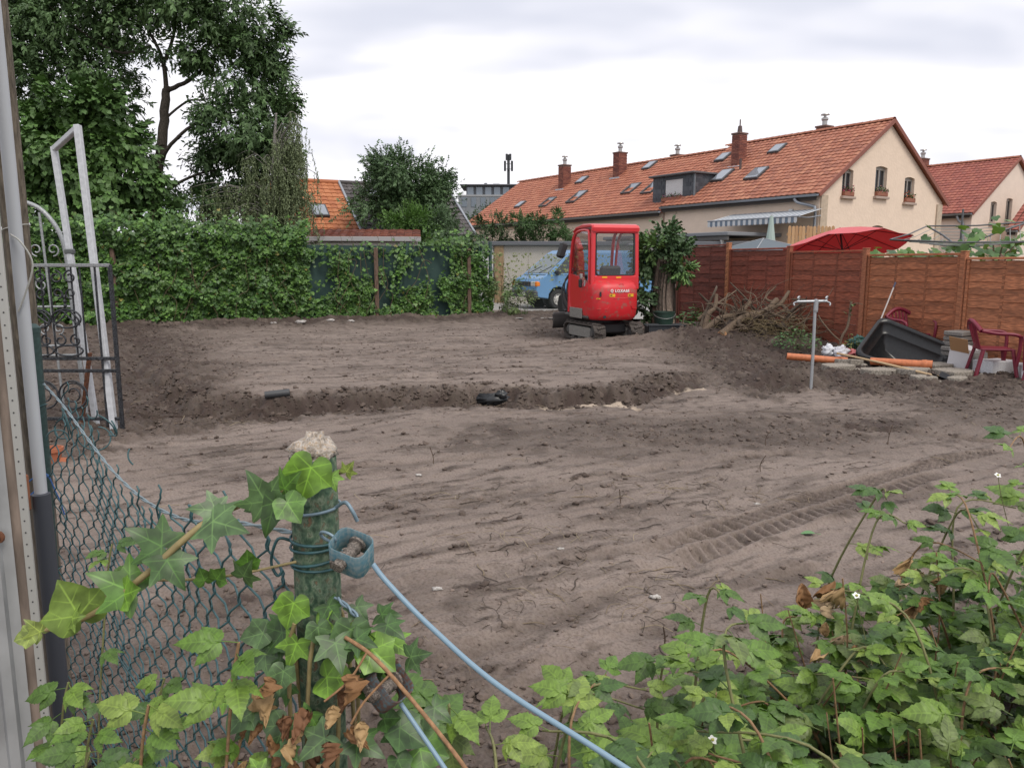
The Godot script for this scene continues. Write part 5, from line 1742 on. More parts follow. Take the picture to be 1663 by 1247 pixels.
	for s in [[-0.13, 0.905, 0.11, 0.055, -0.003], [0.235, 0.905, 0.11, 0.055, -0.006], [-0.375, 0.845, 0.09, 0.022, -0.05]]:
		var stick := part("sticker", box_mesh(Vector3(s[2], s[3], 0.004), 0.001, Vector3(s[0], s[1], zr + s[4])), yellow, body)
		part("print", box_mesh(Vector3(s[2] * 0.35, s[3] * 0.5, 0.002), 0, Vector3(s[0] - s[2] * 0.2, s[1], zr + s[4] + 0.003)), plain("sticker_dark", Color(0.2, 0.08, 0.02), 0.6), stick)
	var white := plain("letter_white", Color(0.78, 0.76, 0.76), 0.5)
	var font := SystemFont.new()
	font.font_names = PackedStringArray(["Droid Sans"])
	font.font_weight = 800
	var tm := TextMesh.new()
	tm.text = "LOXAM"
	tm.font = font
	tm.font_size = 24
	tm.pixel_size = 0.0031
	tm.depth = 0.006
	part("lettering", tm, white, body, Transform3D(Basis.IDENTITY.scaled(Vector3(1.12, 1, 1)), Vector3(0.06, 0.99, zr + 0.002)))
	var arc := []
	for k in 15:
		var a := deg_to_rad(50.0 + 260.0 * k / 14.0)
		arc.append(Vector3(-0.135 + cos(a) * 0.026, 0.988 + sin(a) * 0.026, zr + 0.001))
	part("logo", tube_mesh(arc, 0.008, 5), white, body)
	part("logo", box_mesh(Vector3(0.028, 0.014, 0.006), 0.002, Vector3(-0.122, 0.986, zr + 0.002)), white, body)
	# deck and side skirts
	part("deck", box_mesh(Vector3(0.94, 0.06, 1.2), 0.02, Vector3(0, 0.475, -0.25)), dark_grey, t)
	part("side_skirt", box_mesh(Vector3(0.03, 0.2, 0.62), 0.012, Vector3(-0.475, 0.535, -0.2)), grey, t)
	part("side_skirt", box_mesh(Vector3(0.03, 0.24, 0.62), 0.012, Vector3(0.475, 0.55, -0.2)), grey, t)
	part("side_cover", box_mesh(Vector3(0.06, 0.6, 0.3), 0.02, Vector3(0.45, 0.85, -0.12)), red, t)
	# cab: rear z = 0.42, front z = -0.78
	var cab := Node3D.new()
	cab.name = "cab"
	t.add_child(cab)
	cab.position = Vector3(0.045, 0, 0)
	var zb := 0.44
	var zf := -0.72
	var hw := 0.47
	var top := 2.2
	for s in [-1.0, 1.0]:
		part("rear_post", bar_mesh(Vector3(s * (hw - 0.03), 1.0, zb - 0.04), Vector3(s * (hw - 0.045), top - 0.03, zb - 0.07), 0.075, 0.09, 0.02), red, cab)
		part("front_post", tube_mesh(spline([Vector3(s * (hw - 0.03), 0.52, zf - 0.05), Vector3(s * (hw - 0.03), 1.2, zf - 0.02), Vector3(s * (hw - 0.04), 1.85, zf + 0.06), Vector3(s * (hw - 0.05), 2.1, zf + 0.2), Vector3(s * (hw - 0.06), top - 0.02, zf + 0.42)], 5), 0.032, 8), red, cab)
	# side with door: outer frame outline and inner glass
	for s in [-1.0, 1.0]:
		var x: float = s * (hw + 0.005)
		var rim := [Vector3(x, 0.62, 0.24), Vector3(x, 1.0, 0.31), Vector3(x, 1.55, 0.32), Vector3(x, 2.02, 0.29), Vector3(x * 0.985, 2.12, 0.2), Vector3(x * 0.98, 2.13, -0.2), Vector3(x * 0.985, 2.02, -0.45), Vector3(x, 1.6, -0.6), Vector3(x, 1.0, -0.64), Vector3(x, 0.62, -0.6), Vector3(x, 0.56, -0.4), Vector3(x, 0.56, 0.12)]
		var closed := []
		for i in rim.size():
			var p0: Vector3 = rim[(i + rim.size() - 1) % rim.size()]
			var p1: Vector3 = rim[i]
			var p2: Vector3 = rim[(i + 1) % rim.size()]
			var p3: Vector3 = rim[(i + 2) % rim.size()]
			for k in 3:
				closed.append(p1.cubic_interpolate(p2, p0, p3, k / 3.0))
		var door := part("door" if s < 0.0 else "side_frame", tube_mesh(closed, 0.026, 7, false, true), red, cab)
		var lo := PackedVector2Array([Vector2(-0.62, 0.56), Vector2(0.26, 0.56), Vector2(0.30, 0.78), Vector2(0.08, 0.80), Vector2(-0.2, 1.25), Vector2(-0.63, 1.3)])
		part("door_panel", prism_mesh(lo, 0.02, 0.003, Transform3D(Basis(Vector3.UP, -PI / 2), Vector3(x + 0.01, 0, 0))), red, door)
		var pane := PackedVector2Array()
		for p in closed:
			pane.append(Vector2(p.z, p.y))
		part("pane", prism_mesh(pane, 0.006, 0.0, Transform3D(Basis(Vector3.UP, -PI / 2), Vector3(x - s * 0.02, 0, 0))), clear, door)
		part("handle", box_mesh(Vector3(0.03, 0.12, 0.04), 0.008, Vector3(x * 1.05, 1.12, 0.17)), plain("handle_grey", Color(0.42, 0.41, 0.40), 0.4, 0.3), door)
		part("hinge", box_mesh(Vector3(0.03, 0.09, 0.03), 0.006, Vector3(x * 1.04, 0.95, 0.24)), black, door)
	# rear wall below and around the window
	var rw := st_new()
	box(rw, Transform3D(Basis(Vector3.RIGHT, 0.0), Vector3(0, 1.13, zb - 0.03)), Vector3(2 * hw - 0.06, 0.28, 0.06), 0.02)
	part("rear_panel", done(rw), red, cab)
	for s in [[-0.22, 1.24], [0.06, 1.235]]:
		part("sticker", box_mesh(Vector3(0.1, 0.03, 0.004), 0.001, Vector3(s[0], s[1], zb + 0.003)), yellow, cab)
	var gasket := []
	var outline := rounded_rect(2 * hw - 0.17, 0.80, 0.06, 4)
	for p in outline:
		gasket.append(Vector3(p.x, 1.68 + p.y, zb - 0.025 - (p.y + 0.4) * 0.035))
	part("window_gasket", tube_mesh(gasket, 0.018, 6, false, true), black, cab)
	var rp := st_new()
	flat(rp)
	quad(rp, Vector3(-hw + 0.09, 1.29, zb - 0.03), Vector3(hw - 0.09, 1.29, zb - 0.03), Vector3(hw - 0.09, 2.07, zb - 0.055), Vector3(-hw + 0.09, 2.07, zb - 0.055))
	part("rear_pane", done(rp), clear, cab)
	# roof: rounded slab, front turned down
	var rf := PackedVector2Array([Vector2(zb, top - 0.1), Vector2(zb + 0.005, top - 0.03), Vector2(zb - 0.03, top + 0.02), Vector2(zb - 0.12, top + 0.045), Vector2(-0.1, top + 0.055), Vector2(-0.4, top + 0.02), Vector2(-0.56, top - 0.07), Vector2(-0.54, top - 0.10), Vector2(-0.38, top - 0.03), Vector2(zb - 0.1, top - 0.02), Vector2(zb - 0.06, top - 0.1)])
	part("roof", prism_mesh(rf, 2 * hw, 0.03, Transform3D(Basis(Vector3.UP, -PI / 2), Vector3(hw, 0, 0))), red, cab)
	part("header", box_mesh(Vector3(2 * hw - 0.04, 0.1, 0.05), 0.012, Vector3(0, top - 0.08, zb - 0.045)), red, cab)
	var fp := st_new()
	flat(fp)
	quad(fp, Vector3(hw - 0.06, 0.9, zf - 0.03), Vector3(-hw + 0.06, 0.9, zf - 0.03), Vector3(-hw + 0.08, 2.05, zf + 0.14), Vector3(hw - 0.08, 2.05, zf + 0.14))
	part("windscreen", done(fp), clear, cab)
	part("front_bar", tube_mesh([Vector3(hw - 0.06, 1.35, zf), Vector3(-hw + 0.06, 1.35, zf)], 0.015, 6), red, cab)
	part("seat_cushion", box_mesh(Vector3(0.42, 0.1, 0.42), 0.04, Vector3(-0.02, 0.92, 0.0)), black, cab)
	part("seat_back", box_mesh(Vector3(0.42, 0.56, 0.1), 0.045, Vector3(-0.02, 1.18, 0.2), Basis(Vector3.RIGHT, 0.15)), black, cab)
	part("seat_base", box_mesh(Vector3(0.5, 0.4, 0.5), 0.03, Vector3(-0.02, 0.68, 0.0)), dark_grey, cab)
	for s in [-0.28, 0.26]:
		part("lever", tube_mesh([Vector3(s, 0.85, -0.25), Vector3(s, 1.2, -0.3)], 0.012, 6), black, cab)
		part("lever_knob", lathe_mesh([Vector2(0, 0), Vector2(0.025, 0.015), Vector2(0.028, 0.06), Vector2(0, 0.09)], 10, Transform3D(Basis.IDENTITY, Vector3(s, 1.19, -0.3))), black, cab)
	part("mirror", box_mesh(Vector3(0.05, 0.17, 0.1), 0.02, Vector3(-hw - 0.09, 1.12, 0.1)), black, cab)
	part("mirror_face", box_mesh(Vector3(0.04, 0.09, 0.08), 0.01, Vector3(-hw - 0.08, 1.26, 0.12)), mats["handle_grey"], cab)
	part("wiper_motor", box_mesh(Vector3(0.1, 0.06, 0.05), 0.01, Vector3(0.3, 1.33, zb - 0.08)), black, cab)
	# boom folded up before the cab
	var boom := Node3D.new()
	boom.name = "boom"
	t.add_child(boom)
	part("swing_post", box_mesh(Vector3(0.2, 0.36, 0.26), 0.04, Vector3(0.0, 0.6, -0.95)), black, boom)
	var bp := [Vector3(0.05, 0.62, -1.0), Vector3(0.06, 1.2, -1.3), Vector3(0.08, 1.75, -1.42), Vector3(0.08, 2.02, -1.68)]
	for i in 3:
		part("boom_section", bar_mesh(bp[i], bp[i + 1], 0.14, 0.17, 0.02), red, boom)
	part("cylinder", tube_mesh([Vector3(0.28, 0.7, -1.12), Vector3(0.28, 1.55, -1.3)], 0.045, 10), red, boom)
	part("ram_cover", bar_mesh(Vector3(-0.52, 1.62, -1.0), Vector3(-0.42, 1.92, -1.0), 0.16, 0.14, 0.03), black, boom)
	part("stick", bar_mesh(Vector3(0.08, 2.06, -1.66), Vector3(0.1, 0.85, -2.0), 0.12, 0.14, 0.02), red, boom)
	var bk := PackedVector2Array([Vector2(0, 0.42), Vector2(-0.16, 0.36), Vector2(-0.24, 0.18), Vector2(-0.18, 0.02), Vector2(0.04, -0.02), Vector2(0.24, 0.06), Vector2(0.1, 0.1)])
	part("bucket", prism_mesh(bk, 0.4, 0.015, Transform3D(Basis(Vector3.UP, -PI / 2), Vector3(0.3, 0.42, -2.0))), black, boom)
	for h in [[-0.3, 0.55, -0.74], [-0.34, 0.6, -0.78], [-0.38, 0.5, -0.8]]:
		part("hose", tube_mesh(spline([Vector3(h[0], h[1], h[2]), Vector3(h[0] - 0.12, h[1] + 0.25, h[2] - 0.05), Vector3(h[0] - 0.08, h[1] + 0.55, h[2] - 0.15), Vector3(h[0] + 0.15, h[1] + 0.8, h[2] - 0.3)], 5), 0.016, 6), black, boom)

# ---------------------------------------------------------------- van
func build_van() -> void:
	var t := thing("blue_van", "light blue panel van with orange indicator parked behind the wire fence", "van", Vector3(2.52, 0.09, -27.3), deg_to_rad(-64.0))
	var blue := plain("van_blue", Color(0.12, 0.27, 0.48), 0.35)
	blue.clearcoat_enabled = true
	blue.clearcoat = 0.4
	blue.clearcoat_roughness = 0.2
	var black := plain("van_black", Color(0.03, 0.032, 0.035), 0.6)
	var pane := plain("van_pane", Color(0.035, 0.045, 0.05), 0.05)
	var W := 1.8
	# side outlines as (z forward, y)
	var lower := PackedVector2Array([Vector2(-2.33, 0.36), Vector2(-1.98, 0.34), Vector2(-1.96, 0.5), Vector2(-1.82, 0.68), Vector2(-1.6, 0.74), Vector2(-1.38, 0.68), Vector2(-1.24, 0.5), Vector2(-1.22, 0.32), Vector2(1.12, 0.32), Vector2(1.14, 0.5), Vector2(1.28, 0.68), Vector2(1.5, 0.74), Vector2(1.72, 0.68), Vector2(1.86, 0.5), Vector2(1.88, 0.34), Vector2(2.3, 0.4), Vector2(2.36, 0.62), Vector2(2.3, 0.9), Vector2(2.2, 1.0), Vector2(1.95, 1.13), Vector2(-2.38, 1.13)])
	var side := Transform3D(Basis(Vector3.UP, -PI / 2), Vector3(W / 2, 0, 0))
	part("lower_body", prism_mesh(lower, W, 0.05, side), blue, t)
	# greenhouse, leaning in
	var st := st_new()
	var a := [Vector3(0.9, 1.13, 1.93), Vector3(0.9, 1.13, -2.38), Vector3(0.78, 1.86, -2.3), Vector3(0.78, 1.86, 1.02)]
	var roof := [Vector3(0.66, 1.95, -2.2), Vector3(0.66, 1.95, 0.9)]
	flat(st)
	for s in [1.0, -1.0]:
		var m := Vector3(s, 1, 1)
		var p := []
		for v in a:
			p.append(v * m)
		var q := []
		for v in roof:
			q.append(v * m)
		if s > 0.0:
			quad(st, p[0], p[1], p[2], p[3])
			quad(st, p[3], p[2], q[0], q[1])
		else:
			quad(st, p[1], p[0], p[3], p[2])
			quad(st, p[2], p[3], q[1], q[0])
	var mx := Vector3(-1, 1, 1)
	quad(st, roof[1], roof[0], roof[0] * mx, roof[1] * mx)
	quad(st, a[0] * mx, a[0], a[3], a[3] * mx)
	quad(st, a[3] * mx, a[3], roof[1], roof[1] * mx)
	quad(st, a[1], a[1] * mx, a[2] * mx, a[2])
	quad(st, a[2], a[2] * mx, roof[0] * mx, roof[0])
	part("upper_body", done(st), blue, t)
	# windscreen a little proud of the slope
	var wst := st_new()
	flat(wst)
	var n := Vector3(0, 0.78, 0.63) * 0.012
	quad(wst, Vector3(-0.78, 1.18, 1.865) + n, Vector3(0.78, 1.18, 1.865) + n, Vector3(0.68, 1.82, 1.075) + n, Vector3(-0.68, 1.82, 1.075) + n)
	part("windscreen", done(wst), plain("van_screen", Color(0.16, 0.19, 0.19), 0.05, 0.2), t)
	for s in [1.0, -1.0]:
		for w in [[[1.72, 1.18], [0.6, 1.18], [0.6, 1.78], [1.06, 1.78]], [[0.38, 1.2], [-0.75, 1.2], [-0.75, 1.76], [0.38, 1.76]], [[-0.87, 1.2], [-2.1, 1.2], [-2.05, 1.76], [-0.87, 1.76]]]:
			if s > 0.0 and w[0][0] < 0.5:
				continue   # panelled side
			var pst := st_new()
			flat(pst)
			var c := []
			for v in w:
				c.append(Vector3(s * (0.905 - (v[1] - 1.13) * 0.164), v[1], v[0]))
			if s > 0.0:
				quad(pst, c[0], c[1], c[2], c[3])
			else:
				quad(pst, c[1], c[0], c[3], c[2])
			part("window", done(pst), pane, t)
		part("mirror", box_mesh(Vector3(0.2, 0.16, 0.12), 0.03, Vector3(s * 1.02, 1.2, 1.6)), black, t)
		part("door_line", box_mesh(Vector3(0.006, 0.72, 0.012), 0, Vector3(s * 0.902, 0.75, 0.42)), black, t)
		part("crease", box_mesh(Vector3(0.02, 0.025, 3.8), 0.006, Vector3(s * 0.903, 0.86, -0.4)), blue, t)
		part("sill_trim", box_mesh(Vector3(0.02, 0.1, 2.2), 0.006, Vector3(s * 0.904, 0.38, -0.05)), black, t)
		for z in [1.5, -1.6]:
			var wheel := part("wheel", lathe_mesh([Vector2(0.19, -0.1), Vector2(0.30, -0.1), Vector2(0.325, -0.07), Vector2(0.325, 0.07), Vector2(0.30, 0.1), Vector2(0.19, 0.1)], 28, Transform3D(Basis(Vector3.BACK, -PI / 2 * s), Vector3(s * 0.78, 0.325, z))), plain("tyre", Color(0.025, 0.025, 0.026), 0.85), t)
			part("rim", lathe_mesh([Vector2(0, 0.06), Vector2(0.06, 0.075), Vector2(0.11, 0.05), Vector2(0.16, 0.04), Vector2(0.195, 0.085), Vector2(0.195, 0.03), Vector2(0, 0.03)], 24, Transform3D(Basis(Vector3.BACK, -PI / 2 * s), Vector3(s * 0.78, 0.325, z))), plain("rim_white", Color(0.50, 0.49, 0.46), 0.5, 0.2), wheel)
			for k in 8:
				var ang := TAU * k / 8.0
				part("vent_hole", box_mesh(Vector3(0.012, 0.03, 0.03), 0.004, Vector3(s * 0.833, 0.325 + sin(ang) * 0.135, z + cos(ang) * 0.135)), black, wheel)
			part("wheel_arch", lathe_mesh([Vector2(0.0, -0.12), Vector2(0.42, -0.12), Vector2(0.42, 0.0), Vector2(0.0, 0.0)], 20, Transform3D(Basis(Vector3.BACK, -PI / 2 * s), Vector3(s * 0.6, 0.4, z))), black, t)
	part("grille", box_mesh(Vector3(0.95, 0.15, 0.03), 0.01, Vector3(0, 0.83, 2.335)), black, t)
	for s in [1.0, -1.0]:
		part("headlight", box_mesh(Vector3(0.28, 0.16, 0.05), 0.02, Vector3(s * 0.6, 0.83, 2.32)), plain("headlight_glass", Color(0.6, 0.6, 0.58), 0.1), t)
		part("indicator", box_mesh(Vector3(0.14, 0.17, 0.16), 0.03, Vector3(s * 0.84, 0.83, 2.28)), plain("amber", Color(0.75, 0.22, 0.02), 0.2), t)
	part("bumper", box_mesh(Vector3(1.86, 0.24, 0.16), 0.05, Vector3(0, 0.5, 2.36)), plain("bumper_dark", Color(0.07, 0.075, 0.08), 0.7), t)
	part("number_plate", box_mesh(Vector3(0.5, 0.11, 0.012), 0.002, Vector3(0, 0.5, 2.448)), plain("plate_white", Color(0.65, 0.65, 0.65), 0.5), t)
	part("bonnet_line", box_mesh(Vector3(1.6, 0.008, 0.02), 0, Vector3(0, 1.135, 1.96)), black, t)
	for k in 2:
		part("wiper", tube_mesh([Vector3(-0.5 + k * 0.7, 1.19, 1.88), Vector3(-0.1 + k * 0.7, 1.42, 1.6)], 0.01, 4), black, t)

# ---------------------------------------------------------------- things lying about
# a lumpy closed body: unit ball pushed about by noise
func lump(size: Vector3, rough: float, freq: float, sd: int, rings := 10, sides := 14, flat_base := -2.0) -> ArrayMesh:
	var st := st_new()
	smooth(st)
	var grid := []
	for i in rings + 1:
		var row := []
		for k in sides:
			var e := PI * i / rings - PI / 2
			var a := TAU * k / sides
			var d := Vector3(cos(e) * cos(a), sin(e), -cos(e) * sin(a))
			var r := 1.0 + rough * n_a.get_noise_3d(d.x * freq + sd * 7.3, d.y * freq, d.z * freq) + rough * 0.5 * n_c.get_noise_3d(d.x * freq * 3.0, d.y * freq * 3.0 + sd, d.z * freq * 3.0)
			var p := d * r
			p.y = maxf(p.y, flat_base)
			row.append(p * size)
		grid.append(row)
	for i in rings:
		for k in sides:
			var l := (k + 1) % sides
			if i > 0:
				tri(st, grid[i][k], grid[i][l], grid[i + 1][l])
			if i < rings - 1:
				tri(st, grid[i][k], grid[i + 1][l], grid[i + 1][k])
	return done(st)

func rough_slab(w: float, d: float, h: float, sd: int) -> ArrayMesh:
	var r := RandomNumberGenerator.new()
	r.seed = sd
	var poly := PackedVector2Array()
	var n := 11
	for k in n:
		var a := TAU * k / n
		var sq := 1.0 / maxf(absf(cos(a)), absf(sin(a)))
		poly.append(Vector2(cos(a) * w / 2, sin(a) * d / 2) * lerpf(1.0, sq, 0.7) * r.randf_range(0.85, 1.05))
	return prism_mesh(poly, h, 0.012, Transform3D(Basis(Vector3.RIGHT, -PI / 2), Vector3.ZERO))

func weed_patch(called: String, label: String, at: Vector3, r: float, h: float, n: int, tones: Array, leaf: Mesh) -> void:
	var t := thing(called, label, "plant", at)
	var m := tinted("leaf_thin", 0.55, Color(0.42, 0.5, 0.18))
	var xfs := []
	var cols := PackedColorArray()
	for i in n:
		var a := rnd(0, TAU)
		var q := sqrt(rng.randf()) * r
		var y := h * (1.0 - 0.6 * q / r) * pow(rng.randf(), 0.6)
		var b := Basis(Vector3.UP, rnd(0, TAU)) * Basis(Vector3.RIGHT, rnd(-0.3, 0.7))
		xfs.append(Transform3D(b.scaled(Vector3.ONE * rnd(0.7, 1.3)), Vector3(cos(a) * q, y, sin(a) * q)))
		var c: Color = tones[rng.randi() % tones.size()]
		cols.append(c * rnd(0.8, 1.25))
	copies("foliage", leaf, m, t, xfs, cols).set_meta("kind", "stuff")
	for i in 10:
		var a := rnd(0, TAU)
		var q := rnd(0, r * 0.8)
		part("stem", tube_mesh([Vector3(cos(a) * q * 0.6, -0.05, sin(a) * q * 0.6), Vector3(cos(a) * q, h * rnd(0.5, 1.0), sin(a) * q)], 0.004, 4), plain("weed_stem", Color(0.10, 0.11, 0.04), 0.8), t)

func plastic_chair(label: String, at: Vector3, yaw: float) -> void:
	var t := thing("garden_chair", label, "chair", at, yaw, "dark red plastic garden chairs")
	var m := plain("chair_red", Color(0.17, 0.012, 0.03), 0.42)
	# seat
	part("seat", box_mesh(Vector3(0.44, 0.03, 0.42), 0.012, Vector3(0, 0.42, 0)), m, t)
	for sx in [-1.0, 1.0]:
		part("leg", bar_mesh(Vector3(sx * 0.2, 0.42, 0.18), Vector3(sx * 0.26, 0.0, 0.25), 0.055, 0.04, 0.01), m, t)
		part("leg", bar_mesh(Vector3(sx * 0.19, 0.42, -0.18), Vector3(sx * 0.24, 0.0, -0.27), 0.055, 0.04, 0.01), m, t)
		part("armrest", tube_mesh(spline([Vector3(sx * 0.25, 0.2, 0.22), Vector3(sx * 0.27, 0.55, 0.24), Vector3(sx * 0.285, 0.635, 0.18), Vector3(sx * 0.285, 0.65, -0.05), Vector3(sx * 0.26, 0.68, -0.24)], 5), 0.024, 7), m, t)
	# back: curved top band and splats
	var top := []
	for k in 13:
		var a := lerpf(-1.0, 1.0, k / 12.0)
		top.append(Vector3(a * 0.27, 0.68 + 0.13 * cos(a * PI / 2), -0.25 - 0.06 * cos(a * PI / 2)))
	part("back_band", tube_mesh(top, 0.032, 7), m, t)
	for k in 5:
		var x := -0.13 + k * 0.065
		part("splat", bar_mesh(Vector3(x * 0.9, 0.42, -0.2), Vector3(x, 0.78 - absf(x) * 0.25, -0.30), 0.04, 0.014, 0.004), m, t)

func build_clutter() -> void:
	var bark := mats["bark"] as Material
	# ivy-clad stump
	var t := thing("ivy_stump", "tree stump with shaggy bark and an ivy mop behind the excavator", "tree stump", Vector3(3.3, 0.12, -16.9))
	var st := st_new()
	smooth(st)
	var rows := []
	for i in 15:
		var v := i / 14.0
		var row := []
		for k in 30:
			var a := TAU * k / 30.0
			var r := lerpf(0.36, 0.17, pow(v, 0.45)) * (1.0 + 0.10 * sin(a * 11.0 + 2.0 * sin(v * 4.0)) + 0.08 * n_b.get_noise_3d(cos(a) * 3.0, v * 3.0, sin(a) * 3.0))
			row.append(Vector3(cos(a) * r, v * 1.75 - 0.15, -sin(a) * r))
		rows.append(row)
	for i in 14:
		for k in 30:
			quad(st, rows[i][k], rows[i][(k + 1) % 30], rows[i + 1][(k + 1) % 30], rows[i + 1][k])
	part("trunk", done(st), grainy("shaggy_bark", Color(0.24, 0.175, 0.13), Color(0.42, 0.33, 0.26), Vector3(5, 0.7, 5), 0.95, 0.04, 3.0, 71), t)
	var ivy := [[0.0, 1.95, 0.0, 0.44, 0.42, 0.0], [-0.3, 1.6, 0.1, 0.3, 0.42, 0.0], [0.24, 1.65, 0.05, 0.26, 0.36, 0.0], [-0.46, 1.0, 0.0, 0.15, 0.45, 0.0], [0.34, 1.4, 0.1, 0.14, 0.2, 0.0], [-0.5, 0.55, 0.0, 0.13, 0.35, 0.0], [0.05, 1.45, -0.1, 0.35, 0.4, 0.0]]
	var f := fill_clumps(ivy, 260.0, [Color(0.055, 0.108, 0.038), Color(0.07, 0.13, 0.045), Color(0.046, 0.092, 0.036)], 0.9, 0.75, 1.2, 0.3)
	copies("ivy", spray_mesh(7, 0.085, 0.07, 0.2, 51), tinted("leaf_thin"), t, f[0], f[1]).set_meta("kind", "stuff")
	f = fill_clumps([[0.3, 1.3, 0.3, 0.2, 0.22, 0.0], [-0.3, 1.75, 0.35, 0.12, 0.12, 0.0]], 170.0, [Color(0.10, 0.19, 0.05), Color(0.12, 0.22, 0.06)], 0.8, 0.8, 1.2, 0.6)
	copies("young_shoots", spray_mesh(7, 0.12, 0.055, 0.2, 52), tinted("leaf_thin"), t, f[0], f[1]).set_meta("kind", "stuff")
	for k in 14:
		var a := rnd(-0.5, PI + 0.5)
		part("ivy_stem", tube_mesh(spline([Vector3(cos(a) * 0.3, 0, sin(a) * 0.3), Vector3(cos(a + 0.3) * 0.26, 0.7, sin(a + 0.3) * 0.26), Vector3(cos(a) * 0.22, 1.5, sin(a) * 0.22)], 4), 0.012, 5), bark, t)
	t = thing("green_bucket", "dark green plastic bucket standing before the ivy-clad stump", "bucket", Vector3(3.23, 0.2, -16.4))
	part("body", lathe_mesh([Vector2(0, 0.0), Vector2(0.18, 0.0), Vector2(0.225, 0.34), Vector2(0.235, 0.35), Vector2(0.235, 0.37), Vector2(0.215, 0.37), Vector2(0.175, 0.02), Vector2(0, 0.02)], 24), plain("bucket_green", Color(0.03, 0.065, 0.05), 0.5), t)
	var hp := []
	for k in 13:
		var a := PI * k / 12.0
		hp.append(Vector3(cos(a) * 0.23, 0.33 - sin(a) * 0.1, 0.05 + sin(a) * 0.19))
	part("handle", tube_mesh(hp, 0.006, 5), plain("steel_wire", Color(0.35, 0.35, 0.35), 0.4, 0.7), t)
	t = thing("planter_trough", "black plastic trough on the soil below the green bucket", "trough", Vector3(3.2, 0.02, -16.1), 0.1)
	var tp := st_new()
	for s in [[Vector3(0, 0.03, 0), Vector3(0.74, 0.04, 0.3)], [Vector3(0, 0.15, 0.16), Vector3(0.78, 0.26, 0.025)], [Vector3(0, 0.15, -0.16), Vector3(0.78, 0.26, 0.025)], [Vector3(0.38, 0.15, 0), Vector3(0.025, 0.26, 0.3)], [Vector3(-0.38, 0.15, 0), Vector3(0.025, 0.26, 0.3)]]:
		box(tp, Transform3D(Basis.IDENTITY, s[0]), s[1], 0.008)
	part("body", done(tp), plain("trough_black", Color(0.03, 0.035, 0.042), 0.5), t)
	for z in [0.175, -0.175]:
		part("rim", box_mesh(Vector3(0.82, 0.03, 0.035), 0.008, Vector3(0, 0.29, z)), mats["trough_black"], t)
	# heap of grubbed-up roots
	t = thing("root_heap", "heap of grubbed-up roots and branches against the board fence", "root heap", Vector3(4.62, 0.48, -14.75))
	t.scale = Vector3.ONE * 1.2
	var root_m := [grainy("root0", Color(0.05, 0.038, 0.028), Color(0.12, 0.09, 0.065), Vector3(4, 4, 4), 0.95, 0.05, 1.5, 81), grainy("root1", Color(0.09, 0.065, 0.045), Color(0.20, 0.145, 0.10), Vector3(4, 4, 4), 0.95, 0.05, 1.5, 82)]
	for k in 110:
		var a := rnd(0, TAU)
		var o := Vector3(rng.randfn() * 0.38, rnd(-0.15, 0.1), rng.randfn() * 0.25 + 0.1)
		var len := rnd(0.3, 0.85)
		var lift := rnd(-0.1, 1.1)
		var dir := Vector3(cos(a), lift, sin(a) * 0.6).normalized()
		var p := [o, o + dir * len * 0.4 + Vector3(rnd(-0.08, 0.08), rnd(-0.02, 0.08), rnd(-0.08, 0.08)), o + dir * len * 0.75 + Vector3(rnd(-0.12, 0.12), rnd(-0.05, 0.12), rnd(-0.1, 0.1)), o + dir * len + Vector3(rnd(-0.2, 0.2), rnd(-0.12, 0.12), rnd(-0.1, 0.1))]
		var s := spline(p, 4)
		var r0 := rnd(0.01, 0.045) if k < 22 else rnd(0.005, 0.013)
		var rad := []
		for i in s.size():
			rad.append(lerpf(r0, r0 * 0.25, float(i) / s.size()))
		part("root", tube_mesh(s, rad, 6 if k < 22 else 4), root_m[k % 2], t)
	for q in [[Vector3(-0.55, -0.2, 0.25), Vector3(0.35, 0.35, 0.05), 0.075], [Vector3(-0.8, -0.2, 0.0), Vector3(0.0, 0.3, -0.2), 0.06], [Vector3(-0.1, -0.1, 0.1), Vector3(0.55, 0.48, 0.0), 0.045], [Vector3(-0.75, -0.15, -0.1), Vector3(-0.55, 0.42, -0.2), 0.05]]:
		var s := spline([q[0], q[0].lerp(q[1], 0.35) + Vector3(0, 0.06, 0), q[0].lerp(q[1], 0.7) + Vector3(0.03, -0.04, 0.03), q[1]], 4)
		var rad := []
		for i in s.size():
			rad.append(q[2] * lerpf(1.0, 0.5, float(i) / s.size()) * rnd(0.9, 1.12))
		part("branch", tube_mesh(s, rad, 9), root_m[1], t)
	part("cut_end", lathe_mesh([Vector2(0, 0), Vector2(0.085, 0.0), Vector2(0.08, 0.02), Vector2(0, 0.025)], 14, Transform3D(Basis(Vector3.RIGHT, 1.2) * Basis(Vector3.BACK, 0.8), Vector3(-0.56, -0.2, 0.27))), grainy("cut_wood", Color(0.34, 0.16, 0.08), Color(0.45, 0.24, 0.12), Vector3(5, 5, 5), 0.9), t)
	for k in 12:
		part("clod", lump(Vector3(rnd(0.05, 0.12), rnd(0.04, 0.08), rnd(0.05, 0.1)), 0.9, 2.0, k, 7, 9), grainy("clod_soil", Color(0.05, 0.038, 0.033), Color(0.09, 0.07, 0.06), Vector3(5, 5, 5), 0.95, 0.05, 2.0, 83), t, Transform3D(Basis.IDENTITY, Vector3(rnd(-0.4, 0.4), rnd(-0.2, 0.0), rnd(0.05, 0.3))))
	var straw_x := []
	var straw_c := PackedColorArray()
	for k in 420:
		straw_x.append(Transform3D(Basis.from_euler(Vector3(rnd(-0.7, 0.7), rnd(0, TAU), 0)).scaled(Vector3.ONE * rnd(0.6, 1.5)), Vector3(0.25 + rng.randfn() * 0.35, -0.12 + rng.randfn() * 0.12, 0.3 + rng.randfn() * 0.14)))
		straw_c.append(Color(0.17, 0.13, 0.07) * rnd(0.5, 1.5))
